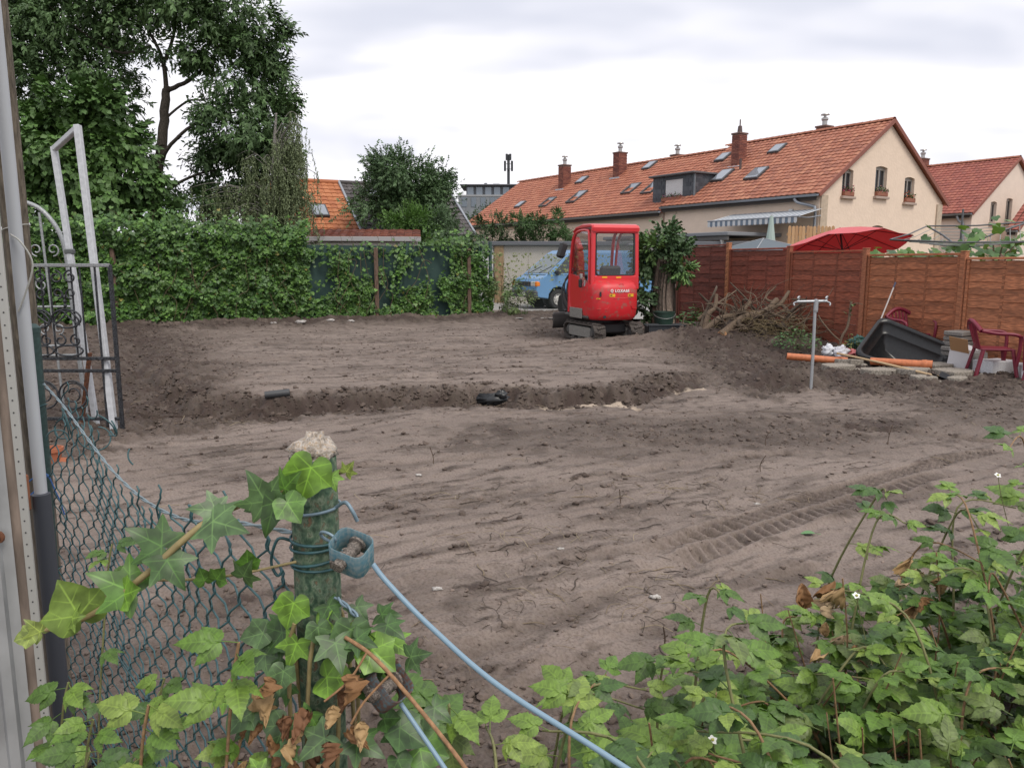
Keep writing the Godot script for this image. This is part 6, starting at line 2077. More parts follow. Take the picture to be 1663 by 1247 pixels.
	copies("dry_grass", tube_mesh(spline([Vector3.ZERO, Vector3(0.01, 0.03, -0.1), Vector3(-0.01, 0.0, -0.2)], 2), 0.003, 3), tinted("straw", 0.9), t, straw_x, straw_c).set_meta("kind", "stuff")
	var big_leaf := leaf_shape(0.12, 0.08, 3, 0.2, 0.3)
	var lush := [Color(0.06, 0.14, 0.04), Color(0.08, 0.17, 0.05), Color(0.05, 0.11, 0.035)]
	weed_patch("leafy_weed", "round-leaved weed growing at the fence beside the ivy-clad stump", Vector3(4.05, 0.15, -17.2), 0.42, 0.55, 170, lush, big_leaf)
	weed_patch("leafy_weed", "leafy weed patch behind the washing-line post", Vector3(4.95, 0.1, -13.4), 0.42, 0.42, 230, lush, leaf_shape(0.07, 0.05, 3, 0.2, 0.3))
	weed_patch("leafy_weed", "pale weed patch at the left end of the black pond tub", Vector3(5.75, 0.1, -12.9), 0.2, 0.32, 90, [Color(0.13, 0.16, 0.05), Color(0.16, 0.15, 0.05)], leaf_shape(0.06, 0.04, 3, 0.2, 0.3))
	weed_patch("leafy_weed", "small fresh weed beside the excavator's right track", Vector3(2.45, 0.05, -15.4), 0.16, 0.22, 40, [Color(0.12, 0.22, 0.06)], leaf_shape(0.1, 0.04, 3, 0.2, 0.3))
	# leafless sapling
	t = thing("bare_sapling", "bare forked sapling between the root heap and the pond tub", "sapling", Vector3(5.45, 0.0, -12.8))
	for p in [[Vector3(0, 0, 0), Vector3(0.05, 0.35, 0.0), Vector3(0.14, 0.55, 0), Vector3(0.17, 0.95, 0), 0.02], [Vector3(0.02, 0.3, 0), Vector3(-0.12, 0.42, 0), Vector3(-0.3, 0.62, 0), Vector3(-0.36, 0.72, 0), 0.014], [Vector3(0.16, 0.8, 0), Vector3(0.2, 0.9, 0), Vector3(0.28, 0.92, 0), Vector3(0.36, 0.9, 0), 0.006]]:
		part("stem", tube_mesh(spline([p[0], p[1], p[2], p[3]], 4), p[4], 6), root_m[1], t)
	for k in 9:
		part("leaf", leaf_shape(0.08, 0.04, 3), plain("sapling_leaf", Color(0.09, 0.17, 0.05), 0.6), t, Transform3D(Basis.from_euler(Vector3(rnd(-0.5, 0.8), rnd(0, TAU), 0)), Vector3(0.17 + rnd(-0.05, 0.06), rnd(0.72, 1.0), rnd(-0.03, 0.03))))
	# washing-line post
	t = thing("washing_line_post", "galvanised T-shaped washing-line post standing in the soil", "post", Vector3(3.70, 0.0, -9.4))
	var galv := plain("galvanised", Color(0.40, 0.42, 0.44), 0.42, 0.55)
	part("pole", tube_mesh([Vector3(0, -0.1, 0), Vector3(0.0, 0.55, 0), Vector3(-0.01, 1.11, 0)], 0.019, 10), galv, t)
	part("cross_bar", tube_mesh([Vector3(-0.235, 1.105, 0.0), Vector3(0.13, 1.115, 0.0)], 0.017, 8), galv, t)
	for x in [-0.22, 0.12]:
		part("hook", tube_mesh(spline([Vector3(x, 1.105, 0), Vector3(x + 0.01, 1.17, 0.01), Vector3(x - 0.02, 1.15, 0.03)], 4), 0.01, 6), galv, t)
		part("hook", tube_mesh(spline([Vector3(x, 1.11, 0), Vector3(x + 0.05 * signf(x), 1.09, 0.0), Vector3(x + 0.045 * signf(x), 1.06, 0.01)], 4), 0.01, 6), galv, t)
	part("socket", lathe_mesh([Vector2(0.024, 0.98), Vector2(0.028, 1.0), Vector2(0.028, 1.13), Vector2(0.0, 1.14)], 12), galv, t)
	# orange drain pipes
	var orange := grainy("drain_orange", Color(0.50, 0.145, 0.05), Color(0.58, 0.185, 0.075), Vector3(2, 2, 2), 0.5, 0.03, 0.0, 91)
	for q in [["orange drain pipe lying behind the washing-line post", Vector3(4.35, 0.12, -12.1), Vector3(5.2, 0.07, -11.85)], ["orange drain pipe lying in front of the black pond tub", Vector3(5.35, 0.13, -11.4), Vector3(6.05, 0.13, -10.98)]]:
		t = thing("drain_pipe", q[0], "pipe", q[1], 0.0, "orange drain pipes")
		var d: Vector3 = q[2] - q[1]
		var bz := basis_to(d)
		var len := d.length()
		part("pipe", lathe_mesh([Vector2(0.051, 0), Vector2(0.055, 0), Vector2(0.055, len * 0.83), Vector2(0.051, len * 0.83)], 20, Transform3D(bz * Basis(Vector3.RIGHT, PI / 2), Vector3.ZERO)), orange, t)
		part("bore", lathe_mesh([Vector2(0.050, len * 0.98), Vector2(0.050, 0.005)], 20, Transform3D(bz * Basis(Vector3.RIGHT, PI / 2), Vector3.ZERO)), orange, t)
		part("socket", lathe_mesh([Vector2(0.055, len * 0.82), Vector2(0.063, len * 0.84), Vector2(0.067, len * 0.88), Vector2(0.067, len * 0.9), Vector2(0.063, len * 0.92), Vector2(0.063, len), Vector2(0.052, len)], 20, Transform3D(bz * Basis(Vector3.RIGHT, PI / 2), Vector3.ZERO)), orange, t)
	t = thing("black_pipe_piece", "short black plastic pipe lying on the edge of the soil bank", "pipe", Vector3(-2.62, 0.13, -8.2), 0.25)
	part("pipe", lathe_mesh([Vector2(0.036, 0), Vector2(0.04, 0), Vector2(0.04, 0.26), Vector2(0.034, 0.26)], 16, Transform3D(Basis(Vector3.BACK, -PI / 2 + 0.08), Vector3(-0.05, 0.03, 0))), plain("pipe_black", Color(0.05, 0.052, 0.056), 0.5), t)
	part("bore", lathe_mesh([Vector2(0.033, 0.25), Vector2(0.033, 0.01)], 16, Transform3D(Basis(Vector3.BACK, -PI / 2 + 0.08), Vector3(-0.05, 0.03, 0))), mats["pipe_black"], t)
	t = thing("plastic_scrap", "crumpled scrap of black plastic in the trench", "scrap", Vector3(-0.22, 0.06, -8.5))
	part("sheet", lump(Vector3(0.16, 0.06, 0.08), 0.9, 2.2, 9, 10, 16), plain("scrap_black", Color(0.018, 0.02, 0.022), 0.35), t)
	part("fold", lump(Vector3(0.07, 0.05, 0.05), 0.9, 2.2, 4, 8, 12), mats["scrap_black"], t, Transform3D(Basis.IDENTITY, Vector3(0.1, 0.05, 0.03)))
	# pond tub leaning on its side
	var tl := Vector3(5.951, 0.705, -12.3)
	var bl := Vector3(5.444, 0.17, -11.8)
	var br := Vector3(6.227, -0.03, -11.2)
	var tr := Vector3(6.778, 0.267, -11.7)
	var long := ((tr + br) - (tl + bl)) / 2
	var short := ((tl + tr) - (bl + br)) / 2
	var X := long.normalized()
	var Y := (short - X * short.dot(X)).normalized()
	var Z := X.cross(Y)
	t = thing("pond_tub", "black plastic pond tub propped up on its side by the fence", "pond tub", (tl + bl + br + tr) / 4)
	t.basis = Basis(X, Y, Z)
	var lw := long.length() * 1.22
	var sw := short.length() * 1.25
	var ring_at := func(inset: float, z: float, rad: float, skew: float) -> Array:
		var o := []
		for p in rounded_rect(lw - inset * 2, sw - inset * 2, rad, 7):
			var bow := 0.05 * sin(PI * (p.x / lw + 0.5)) * (-1.0 if p.y > 0.0 else 0.4)
			o.append(Vector3(p.x, p.y * lerpf(1.08, 0.82, p.x / lw + 0.5) + bow, z + skew * p.x))
		return o
	var rings := [ring_at.call(-0.005, -0.05, 0.17, 0.0), ring_at.call(0.0, 0.0, 0.17, 0.0), ring_at.call(0.02, 0.015, 0.16, 0.0), ring_at.call(0.055, 0.012, 0.15, 0.0), ring_at.call(0.075, -0.015, 0.14, 0.0), ring_at.call(0.10, -0.12, 0.13, 0.0), ring_at.call(0.15, -0.135, 0.11, 0.0), ring_at.call(0.165, -0.15, 0.10, 0.0), ring_at.call(0.19, -0.27, 0.09, 0.0), ring_at.call(0.24, -0.29, 0.07, 0.0), ring_at.call(0.27, -0.36, 0.05, 0.0)]
	var ts := st_new()
	smooth(ts)
	for i in rings.size() - 1:
		var a: Array = rings[i]
		var b: Array = rings[i + 1]
		for k in a.size():
			var l := (k + 1) % a.size()
			quad(ts, a[k], a[l], b[l], b[k])
	var last: Array = rings[-1]
	var mid := Vector3(0, 0, -0.365)
	for k in last.size():
		tri(ts, mid, last[k], last[(k + 1) % last.size()])
	var tub_m := grainy("pond_black", Color(0.006, 0.006, 0.007), Color(0.012, 0.012, 0.013), Vector3(2, 2, 2), 0.3, 0.03, 0.5, 95)
	part("basin", done(ts), tub_m, t)
	# tools
	t = thing("shovel", "shovel with pale wooden handle lying across the broken slabs", "shovel", Vector3(5.06, 0.19, -11.9))
	var sv := Vector3(5.83, 0.04, -10.4) - t.position
	part("handle", tube_mesh([Vector3.ZERO, sv * 0.5 + Vector3(0, 0.01, 0), sv], 0.017, 8), grainy("ash_wood", Color(0.44, 0.30, 0.16), Color(0.56, 0.40, 0.23), Vector3(6, 6, 6), 0.7), t)
	var hs := st_new()
	smooth(hs)
	var g := []
	for i in 7:
		var row := []
		for k in 7:
			var u := k / 6.0 * 2.0 - 1.0
			var v := i / 6.0
			row.append(Vector3(u * 0.12 * (1.0 - 0.25 * v * v), 0.07 * u * u + 0.05 * (1.0 - v), v * 0.24))
		g.append(row)
	for i in 6:
		for k in 6:
			quad(hs, g[i][k], g[i + 1][k], g[i + 1][k + 1], g[i][k + 1])
	part("blade", done(hs), plain("shovel_black", Color(0.02, 0.02, 0.022), 0.4, 0.3), t, Transform3D(basis_to(sv), sv * 0.97 + Vector3(0, -0.06, 0)))
	t = thing("broom_stick", "thin pale broom handle leaning against the board fence", "broom", Vector3(5.75, 0.1, -12.4))
	var bv := Vector3(6.36, 1.26, -12.86) - t.position
	part("handle", tube_mesh([Vector3.ZERO, bv * 0.93], 0.012, 8), plain("broom_grey", Color(0.44, 0.40, 0.38), 0.5), t)
	part("grip", tube_mesh([bv * 0.93, bv], 0.016, 8), plain("grip_blue", Color(0.05, 0.05, 0.09), 0.6), t)
	# chairs
	plastic_chair("dark red plastic chair standing behind the black pond tub", Vector3(6.48, 0.02, -12.5), deg_to_rad(12))
	plastic_chair("dark red plastic chair at the right edge facing sideways", Vector3(6.76, -0.03, -10.75), deg_to_rad(75))
	plastic_chair("dark red plastic chair cut off by the right edge", Vector3(7.2, -0.05, -10.25), deg_to_rad(-35))
	# stack of slabs: each slab a thing
	for k in 6:
		t = thing("paving_slab", ["lowest grey slab of the stack by the fence", "second grey slab from the bottom of the stack by the fence", "third grey slab from the bottom of the stack by the fence", "fourth grey slab from the bottom of the stack by the fence", "fifth grey slab from the bottom of the stack by the fence", "topmost grey slab of the stack by the fence"][k], "slab", Vector3(6.84 + rnd(-0.02, 0.02), 0.13 + k * 0.078, -11.75 + rnd(-0.02, 0.02)), 0.5 + rnd(-0.06, 0.06), "stacked slabs")
		part("slab", box_mesh(Vector3(0.38, 0.068, 0.3), 0.012), grainy("slab_stone", Color(0.15, 0.135, 0.12), Color(0.26, 0.24, 0.22), Vector3(4, 4, 4), 0.92, 0.05, 1.2, 97), t)
	part_ground_slabs()
	# box, panel, foam
	t = thing("cardboard_box", "white cardboard box with red print and an open brown flap", "box", Vector3(6.72, 0.0, -11.35), 0.55)
	t.rotation.x = 0.12
	part("carton", box_mesh(Vector3(0.42, 0.3, 0.3), 0.006, Vector3(0, 0.2, 0)), plain("carton_white", Color(0.58, 0.57, 0.58), 0.8), t)
	part("flap", box_mesh(Vector3(0.008, 0.24, 0.27), 0.002, Vector3(-0.27, 0.4, 0.0), Basis(Vector3.BACK, 0.5)), plain("carton_brown", Color(0.38, 0.22, 0.11), 0.9), t)
	part("print", box_mesh(Vector3(0.09, 0.1, 0.004), 0, Vector3(-0.05, 0.22, 0.152)), plain("print_red", Color(0.36, 0.02, 0.05), 0.7), t)
	part("print", box_mesh(Vector3(0.12, 0.025, 0.004), 0, Vector3(-0.03, 0.11, 0.152)), plain("print_grey", Color(0.3, 0.28, 0.3), 0.7), t)
	t = thing("grey_board", "square grey board standing before the cardboard box", "board", Vector3(6.80, 0.0, -11.1), 0.2)
	part("sheet", box_mesh(Vector3(0.25, 0.28, 0.03), 0.006, Vector3(0, 0.15, 0), Basis(Vector3.RIGHT, -0.1)), grainy("board_grey", Color(0.17, 0.16, 0.15), Color(0.25, 0.24, 0.23), Vector3(3, 3, 3), 0.85), t)
	for q in [["white foam block lying behind the red chair's legs", Vector3(6.95, 0.0, -10.98), 0.35], ["white foam block at the right edge beside the red chair", Vector3(7.25, 0.0, -10.5), -0.25]]:
		t = thing("foam_block", q[0], "foam block", q[1], q[2], "white foam blocks")
		part("block", box_mesh(Vector3(0.5, 0.2, 0.32), 0.012, Vector3(0, 0.1, 0)), grainy("foam", Color(0.60, 0.60, 0.62), Color(0.70, 0.70, 0.72), Vector3(6, 6, 6), 0.85), t)
	# bags
	var labels := ["white plastic bag lying at the foot of the sapling", "second white plastic bag right of the sapling", "teal plastic sheet crumpled at the fence", "red and white packaging beside the white bags"]
	var spots := [Vector3(5.2, 0.14, -12.55), Vector3(5.36, 0.13, -12.45), Vector3(5.9, 0.22, -13.0), Vector3(5.5, 0.12, -12.5)]
	var sizes := [Vector3(0.1, 0.1, 0.09), Vector3(0.11, 0.1, 0.09), Vector3(0.2, 0.11, 0.14), Vector3(0.16, 0.06, 0.1)]
	for k in 4:
		t = thing("plastic_bag", labels[k], "bag", spots[k], rnd(0, 3))
		var c: Color = [Color(0.62, 0.63, 0.66), Color(0.6, 0.6, 0.64), Color(0.03, 0.10, 0.09), Color(0.52, 0.14, 0.14)][k]
		part("bag", lump(sizes[k], 0.75, 2.4, 20 + k, 14, 20), plain("bag%d" % k, c, 0.45), t)
		part("knot", lump(sizes[k] * 0.4, 0.9, 3.0, 30 + k, 8, 10), plain("bag%d" % k, c, 0.45), t, Transform3D(Basis.IDENTITY, Vector3(0.02, sizes[k].y * 0.95, 0)))

func part_ground_slabs() -> void:
	var m := grainy("broken_stone", Color(0.20, 0.17, 0.14), Color(0.36, 0.32, 0.27), Vector3(2.5, 2.5, 2.5), 0.93, 0.04, 2.0, 98)
	var spots := [[Vector3(4.85, -0.01, -11.4), 0.5, 0.32, 0.2], [Vector3(5.2, 0.02, -11.8), 0.42, 0.26, -0.3], [Vector3(5.3, -0.02, -11.0), 0.55, 0.3, 0.1], [Vector3(5.75, 0.0, -10.95), 0.5, 0.4, 0.5], [Vector3(6.25, 0.0, -10.75), 0.55, 0.42, 0.3], [Vector3(6.3, 0.01, -11.35), 0.6, 0.4, 0.4], [Vector3(5.6, -0.03, -10.35), 0.35, 0.22, -0.2], [Vector3(6.0, -0.03, -10.25), 0.32, 0.2, 0.6]]
	var words := ["broken stone slab nearest the washing-line post", "pale broken slab under the shovel's handle end", "broken slab left of the front orange pipe", "flat slab in front of the orange pipe's socket", "flat slab before the red plastic chair", "flat slab underneath the pond tub's low end", "small broken stone left of the shovel's blade", "small broken stone right of the shovel's blade"]
	for k in spots.size():
		var s: Array = spots[k]
		var t := thing("stone_slab", words[k], "slab", s[0], s[3], "broken slabs on the soil")
		part("stone", rough_slab(s[1], s[2], 0.09, 300 + k), m, t, Transform3D(Basis(Vector3.RIGHT, rnd(-0.08, 0.08)), Vector3.ZERO))
		part("chip", lump(Vector3(0.05, 0.03, 0.04), 0.5, 2.0, 60 + k, 6, 8), m, t, Transform3D(Basis.IDENTITY, Vector3(s[1] * 0.5, 0.02, s[2] * 0.45)))

# ---------------------------------------------------------------- iron gates and white frame on the left
func scroll(c: Vector3, r: float, a0: float, turns: float, shrink := 0.35, n := 22) -> Array:
	var o := []
	for i in n + 1:
		var t := float(i) / n
		var a := a0 + TAU * turns * t
		var q := r * lerpf(1.0, shrink, t)
		o.append(c + Vector3(cos(a) * q, sin(a) * q, 0))
	return o

func oval(c: Vector3, rx: float, ry: float, n := 22) -> Array:
	var o := []
	for i in n:
		o.append(c + Vector3(cos(TAU * i / n) * rx, sin(TAU * i / n) * ry, 0))
	return o

func build_left_ironwork() -> void:
	var iron := grainy("wrought_iron", Color(0.018, 0.02, 0.024), Color(0.065, 0.07, 0.08), Vector3(3, 3, 3), 0.5, 0.04, 0.0, 111, 0.4)
	var t := thing("iron_gate", "black wrought-iron gate leaf with curled scrollwork standing in the soil", "gate", Vector3(-4.05, 0.0, -7.1))
	var xr := 0.38
	var xl := -0.5
	part("stile", box_mesh(Vector3(0.035, 1.55, 0.03), 0.004, Vector3(xr, 0.775, 0)), iron, t)
	part("stile", box_mesh(Vector3(0.035, 1.55, 0.03), 0.004, Vector3(xl, 0.775, 0)), iron, t)
	part("inner_bar", box_mesh(Vector3(0.016, 1.54, 0.016), 0.002, Vector3(0.24, 0.77, 0)), iron, t)
	part("top_rail", box_mesh(Vector3(xr - xl, 0.032, 0.032), 0.004, Vector3((xr + xl) / 2, 1.545, 0.002)), grainy("worn_iron", Color(0.18, 0.19, 0.20), Color(0.34, 0.35, 0.36), Vector3(4, 4, 4), 0.45, 0.04, 0.0, 112, 0.5), t)
	for y in [0.69, 0.575, 0.12]:
		part("rail", box_mesh(Vector3(xr - xl - 0.035, 0.03, 0.028), 0.004, Vector3((xr + xl) / 2, y, 0)), iron, t)
	for x in [-0.26, -0.18, 0.02, 0.1]:
		part("bar", box_mesh(Vector3(0.014, 0.84, 0.014), 0.002, Vector3(x, 1.115, 0.0)), iron, t)
	for cx in [-0.05, -0.32]:
		for s in [-1.0, 1.0]:
			part("scroll", tube_mesh(scroll(Vector3(cx + s * 0.065, 1.44, 0.015), 0.06, PI / 2, s * 1.15), 0.009, 5), iron, t)
			part("scroll", tube_mesh(scroll(Vector3(cx + s * 0.06, 1.29, 0.015), 0.05, -PI / 2, -s * 1.1), 0.009, 5), iron, t)
			part("scroll", tube_mesh(scroll(Vector3(cx + s * 0.07, 0.86, 0.015), 0.055, PI / 2, s * 1.1), 0.009, 5), iron, t)
			part("scroll", tube_mesh(spline([Vector3(cx + s * 0.12, 1.0, 0.015), Vector3(cx + s * 0.03, 1.07, 0.02), Vector3(cx - s * 0.03, 1.13, 0.02), Vector3(cx - s * 0.11, 1.05, 0.015), Vector3(cx - s * 0.08, 0.98, 0.015)], 5), 0.009, 5), iron, t)
		part("oval", tube_mesh(oval(Vector3(cx, 1.06, 0.018), 0.135, 0.085), 0.009, 5, false, true), iron, t)
		part("oval", tube_mesh(oval(Vector3(cx, 0.765, 0.018), 0.13, 0.05), 0.009, 5, false, true), iron, t)
		part("twist", lathe_mesh([Vector2(0.008, 1.16), Vector2(0.016, 1.18), Vector2(0.01, 1.2), Vector2(0.016, 1.22), Vector2(0.01, 1.24), Vector2(0.016, 1.26), Vector2(0.008, 1.28)], 8, Transform3D(Basis.IDENTITY, Vector3(cx, 0, 0.015))), iron, t)
		part("ring", tube_mesh(oval(Vector3(cx, 0.35, 0.015), 0.13, 0.13), 0.009, 5, false, true), iron, t)
		part("scroll", tube_mesh(scroll(Vector3(cx, 0.36, 0.015), 0.11, 0.4, 1.4), 0.008, 5), iron, t)
	# second, arched leaf behind
	var pale := grainy("pale_iron", Color(0.27, 0.29, 0.30), Color(0.42, 0.44, 0.45), Vector3(4, 4, 4), 0.5, 0.04, 0.0, 113, 0.3)
	t = thing("arched_gate", "grey arched iron gate leaf behind the black one", "gate", Vector3(-4.65, 0.0, -7.9))
	part("arch", tube_mesh(spline([Vector3(-0.5, 2.24, 0), Vector3(-0.2, 2.16, 0), Vector3(-0.05, 2.07, 0), Vector3(0.08, 1.88, 0), Vector3(0.135, 1.62, 0), Vector3(0.16, 1.0, 0), Vector3(0.2, 0.0, 0)], 6), 0.022, 7), pale, t)
	for x in [[-0.10, 2.07], [-0.35, 2.2]]:
		part("bar", tube_mesh([Vector3(x[0], x[1], 0), Vector3(x[0] + 0.07, 0.1, 0)], 0.012, 6), pale, t)
	for y in [0.72, 0.62, 1.12]:
		part("rail", tube_mesh([Vector3(-0.5, y, 0), Vector3(0.17, y + 0.01, 0)], 0.013, 6), pale, t)
	for s in [-1.0, 1.0]:
		part("scroll", tube_mesh(scroll(Vector3(-0.08 + s * 0.085, 1.70, 0.0), 0.065, -PI / 2, s * 1.1), 0.008, 5), pale, t)
		part("scroll", tube_mesh(scroll(Vector3(-0.22 + s * 0.075, 1.35, 0.0), 0.065, PI / 2, s * 1.1), 0.008, 5), pale, t)
		part("scroll", tube_mesh(scroll(Vector3(-0.08 + s * 0.07, 0.9, 0.0), 0.06, -PI / 2, s * 1.1), 0.008, 5), pale, t)
	# white frame
	t = thing("metal_portal", "tall leaning white metal frame beside the iron gate", "frame", Vector3(-3.75, 0.0, -7.15))
	var white := grainy("chalky_white", Color(0.46, 0.48, 0.51), Color(0.54, 0.56, 0.59), Vector3(2, 2, 2), 0.6, 0.03, 0.0, 114)
	var rt := Vector3(-0.218, 2.81, -0.15)
	var lt := Vector3(-0.623, 2.66, -0.45)
	var rb := Vector3(0.0, 0.0, 0.05)
	var lb := Vector3(-0.33, 0.0, -0.25)
	part("leg", bar_mesh(rb, rt, 0.06, 0.055, 0.006), white, t)
	part("leg", bar_mesh(lb, lt, 0.055, 0.05, 0.006), white, t)
	part("top_bar", bar_mesh(lt + Vector3(0.0, -0.02, 0), rt + Vector3(0, -0.025, 0), 0.05, 0.05, 0.006), white, t)
	part("clip", box_mesh(Vector3(0.08, 0.05, 0.07), 0.01, lb.lerp(lt, 0.63)), plain("clip_dark", Color(0.10, 0.11, 0.11), 0.6), t)
	t = thing("rusty_bar", "rusty flat iron bar leaning behind the gate scrolls", "bar", Vector3(-4.05, 0.0, -7.3))
	part("bar", bar_mesh(Vector3(-0.12, 0.0, 0), Vector3(0.02, 0.72, 0), 0.06, 0.02, 0.003), grainy("rust", Color(0.09, 0.035, 0.02), Color(0.18, 0.07, 0.035), Vector3(5, 5, 5), 0.9), t)
	t = thing("clay_pot", "broken terracotta pot on the soil behind the wire mesh", "pot", Vector3(-1.75, 0.55, -3.0))
	t.position = Vector3(-3.62, 0.0, -5.9)
	t.scale = Vector3.ONE * 0.6
	part("body", lathe_mesh([Vector2(0, 0), Vector2(0.09, 0), Vector2(0.12, 0.17), Vector2(0.14, 0.17), Vector2(0.14, 0.22), Vector2(0.12, 0.22), Vector2(0.085, 0.02), Vector2(0, 0.02)], 20), plain("pot_clay", Color(0.36, 0.12, 0.06), 0.85), t)
	part("shard", box_mesh(Vector3(0.1, 0.1, 0.015), 0.004, Vector3(0.17, 0.05, 0.05), Basis(Vector3.RIGHT, -0.6)), mats["pot_clay"], t)

# ---------------------------------------------------------------- shed edge at the far left
func build_shed_edge() -> void:
	var t := thing("tin_shed", "corner of a ribbed tin shed with a perforated edge strip", "shed", Vector3(-1.05, 0.0, -1.58))
	var steel := grainy("tin", Color(0.30, 0.31, 0.32), Color(0.46, 0.47, 0.48), Vector3(1.2, 0.5, 1.2), 0.5, 0.03, 0.0, 121, 0.35)
	var st := st_new()
	flat(st)
	var dir := Vector3(-0.88, 0, 0.47)
	var out := Vector3(0.47, 0, 0.88)
	var prof := []
	var x := 0.018
	while x < 1.2:
		for q in [[0.0, 0.0], [0.02, 0.0], [0.026, 0.012], [0.045, 0.012], [0.051, 0.0]]:
			prof.append(dir * (x + q[0]) + out * q[1])
		x += 0.062
	for i in prof.size() - 1:
		quad(st, prof[i + 1], prof[i], prof[i] + Vector3(0, 2.7, 0), prof[i + 1] + Vector3(0, 2.7, 0))
	part("sheet", done(st), steel, t)
	part("batten", box_mesh(Vector3(0.028, 2.7, 0.02), 0.002, Vector3(-0.012, 1.35, -0.012)), grainy("batten_brown", Color(0.17, 0.125, 0.10), Color(0.28, 0.22, 0.18), Vector3(3, 0.6, 3), 0.85, 0.03, 0.5, 122), t)
	var strip := part("edge_strip", box_mesh(Vector3(0.018, 2.7, 0.006), 0.001, Vector3(0.013, 1.35, 0.004)), plain("alu_strip", Color(0.44, 0.44, 0.42), 0.45, 0.3), t)
	for k in 100:
		part("hole", lathe_mesh([Vector2(0, 0), Vector2(0.0018, 0), Vector2(0.0018, 0.0008), Vector2(0, 0.0008)], 8, Transform3D(Basis(Vector3.RIGHT, PI / 2), Vector3(0.013, 0.05 + k * 0.026, 0.0072))), plain("hole_dark", Color(0.05, 0.05, 0.05), 0.8), strip)
	part("bolt", lathe_mesh([Vector2(0, 0), Vector2(0.014, 0), Vector2(0.013, 0.004), Vector2(0.008, 0.005), Vector2(0.0075, 0.012), Vector2(0, 0.013)], 12, Transform3D(Basis(Vector3.RIGHT, PI / 2), Vector3(-0.03, 0.985, 0.03))), grainy("rust", Color(0.09, 0.035, 0.02), Color(0.18, 0.07, 0.035), Vector3(5, 5, 5), 0.9), t)
	t = thing("drain_downpipe", "thin grey plastic pipe running up beside the tin shed", "pipe", Vector3(-1.172, 0.0, -1.85))
	part("upper_pipe", tube_mesh([Vector3(0, 0.98, 0), Vector3(0, 3.2, 0)], 0.0145, 14), plain("pvc_pale", Color(0.46, 0.48, 0.51), 0.5), t)
	part("lower_pipe", tube_mesh([Vector3(0.006, 0.0, 0.01), Vector3(0.006, 0.99, 0.01)], 0.021, 14), plain("pvc_dark", Color(0.055, 0.06, 0.075), 0.5), t)
	part("bracket", box_mesh(Vector3(0.022, 0.09, 0.02), 0.003, Vector3(-0.02, 1.0, 0.035)), plain("bracket_rust", Color(0.28, 0.11, 0.055), 0.85), t)
	part("cable", tube_mesh(spline([Vector3(0.0, 1.62, 0.02), Vector3(0.03, 1.6, 0.03), Vector3(0.045, 1.55, 0.02), Vector3(0.02, 1.48, 0.02), Vector3(0.0, 1.44, 0.02)], 5), 0.0022, 5), plain("cable_pale", Color(0.45, 0.45, 0.42), 0.6), t)
	t = thing("old_wooden_post", "weathered mossy wooden post behind the grey pipe", "post", Vector3(-1.52, 0.0, -2.4))
	var pst := st_new()
	smooth(pst)
	var rows := []
	for i in 26:
		var row := []
		for k in 14:
			var a := TAU * k / 14.0
			var r := 0.036 * (1.0 + 0.07 * n_b.get_noise_3d(cos(a) * 2.0, i * 0.25, sin(a) * 2.0) + 0.04 * sin(a * 6.0))
			row.append(Vector3(cos(a) * r, i * 0.14, -sin(a) * r))
		rows.append(row)
	for i in 25:
		for k in 14:
			quad(pst, rows[i][k], rows[i][(k + 1) % 14], rows[i + 1][(k + 1) % 14], rows[i + 1][k])
	part("shaft", done(pst), grainy("mossy_wood", Color(0.07, 0.062, 0.045), Color(0.17, 0.14, 0.105), Vector3(8, 1.2, 8), 0.95, 0.03, 2.0, 123), t)
	part("tie_wire", tube_mesh(oval(Vector3.ZERO, 0.04, 0.04, 14).map(func(p): return Vector3(p.x, 1.66 + p.x * 0.3, p.y)), 0.0015, 4, false, true), plain("cable_pale", Color(0.45, 0.45, 0.42), 0.6), t)

# ---------------------------------------------------------------- near wire fence
const FENCE_B := Vector3(-1.41, 0, -2.3)
const FENCE_A := Vector3(-0.275, 0, -0.985)

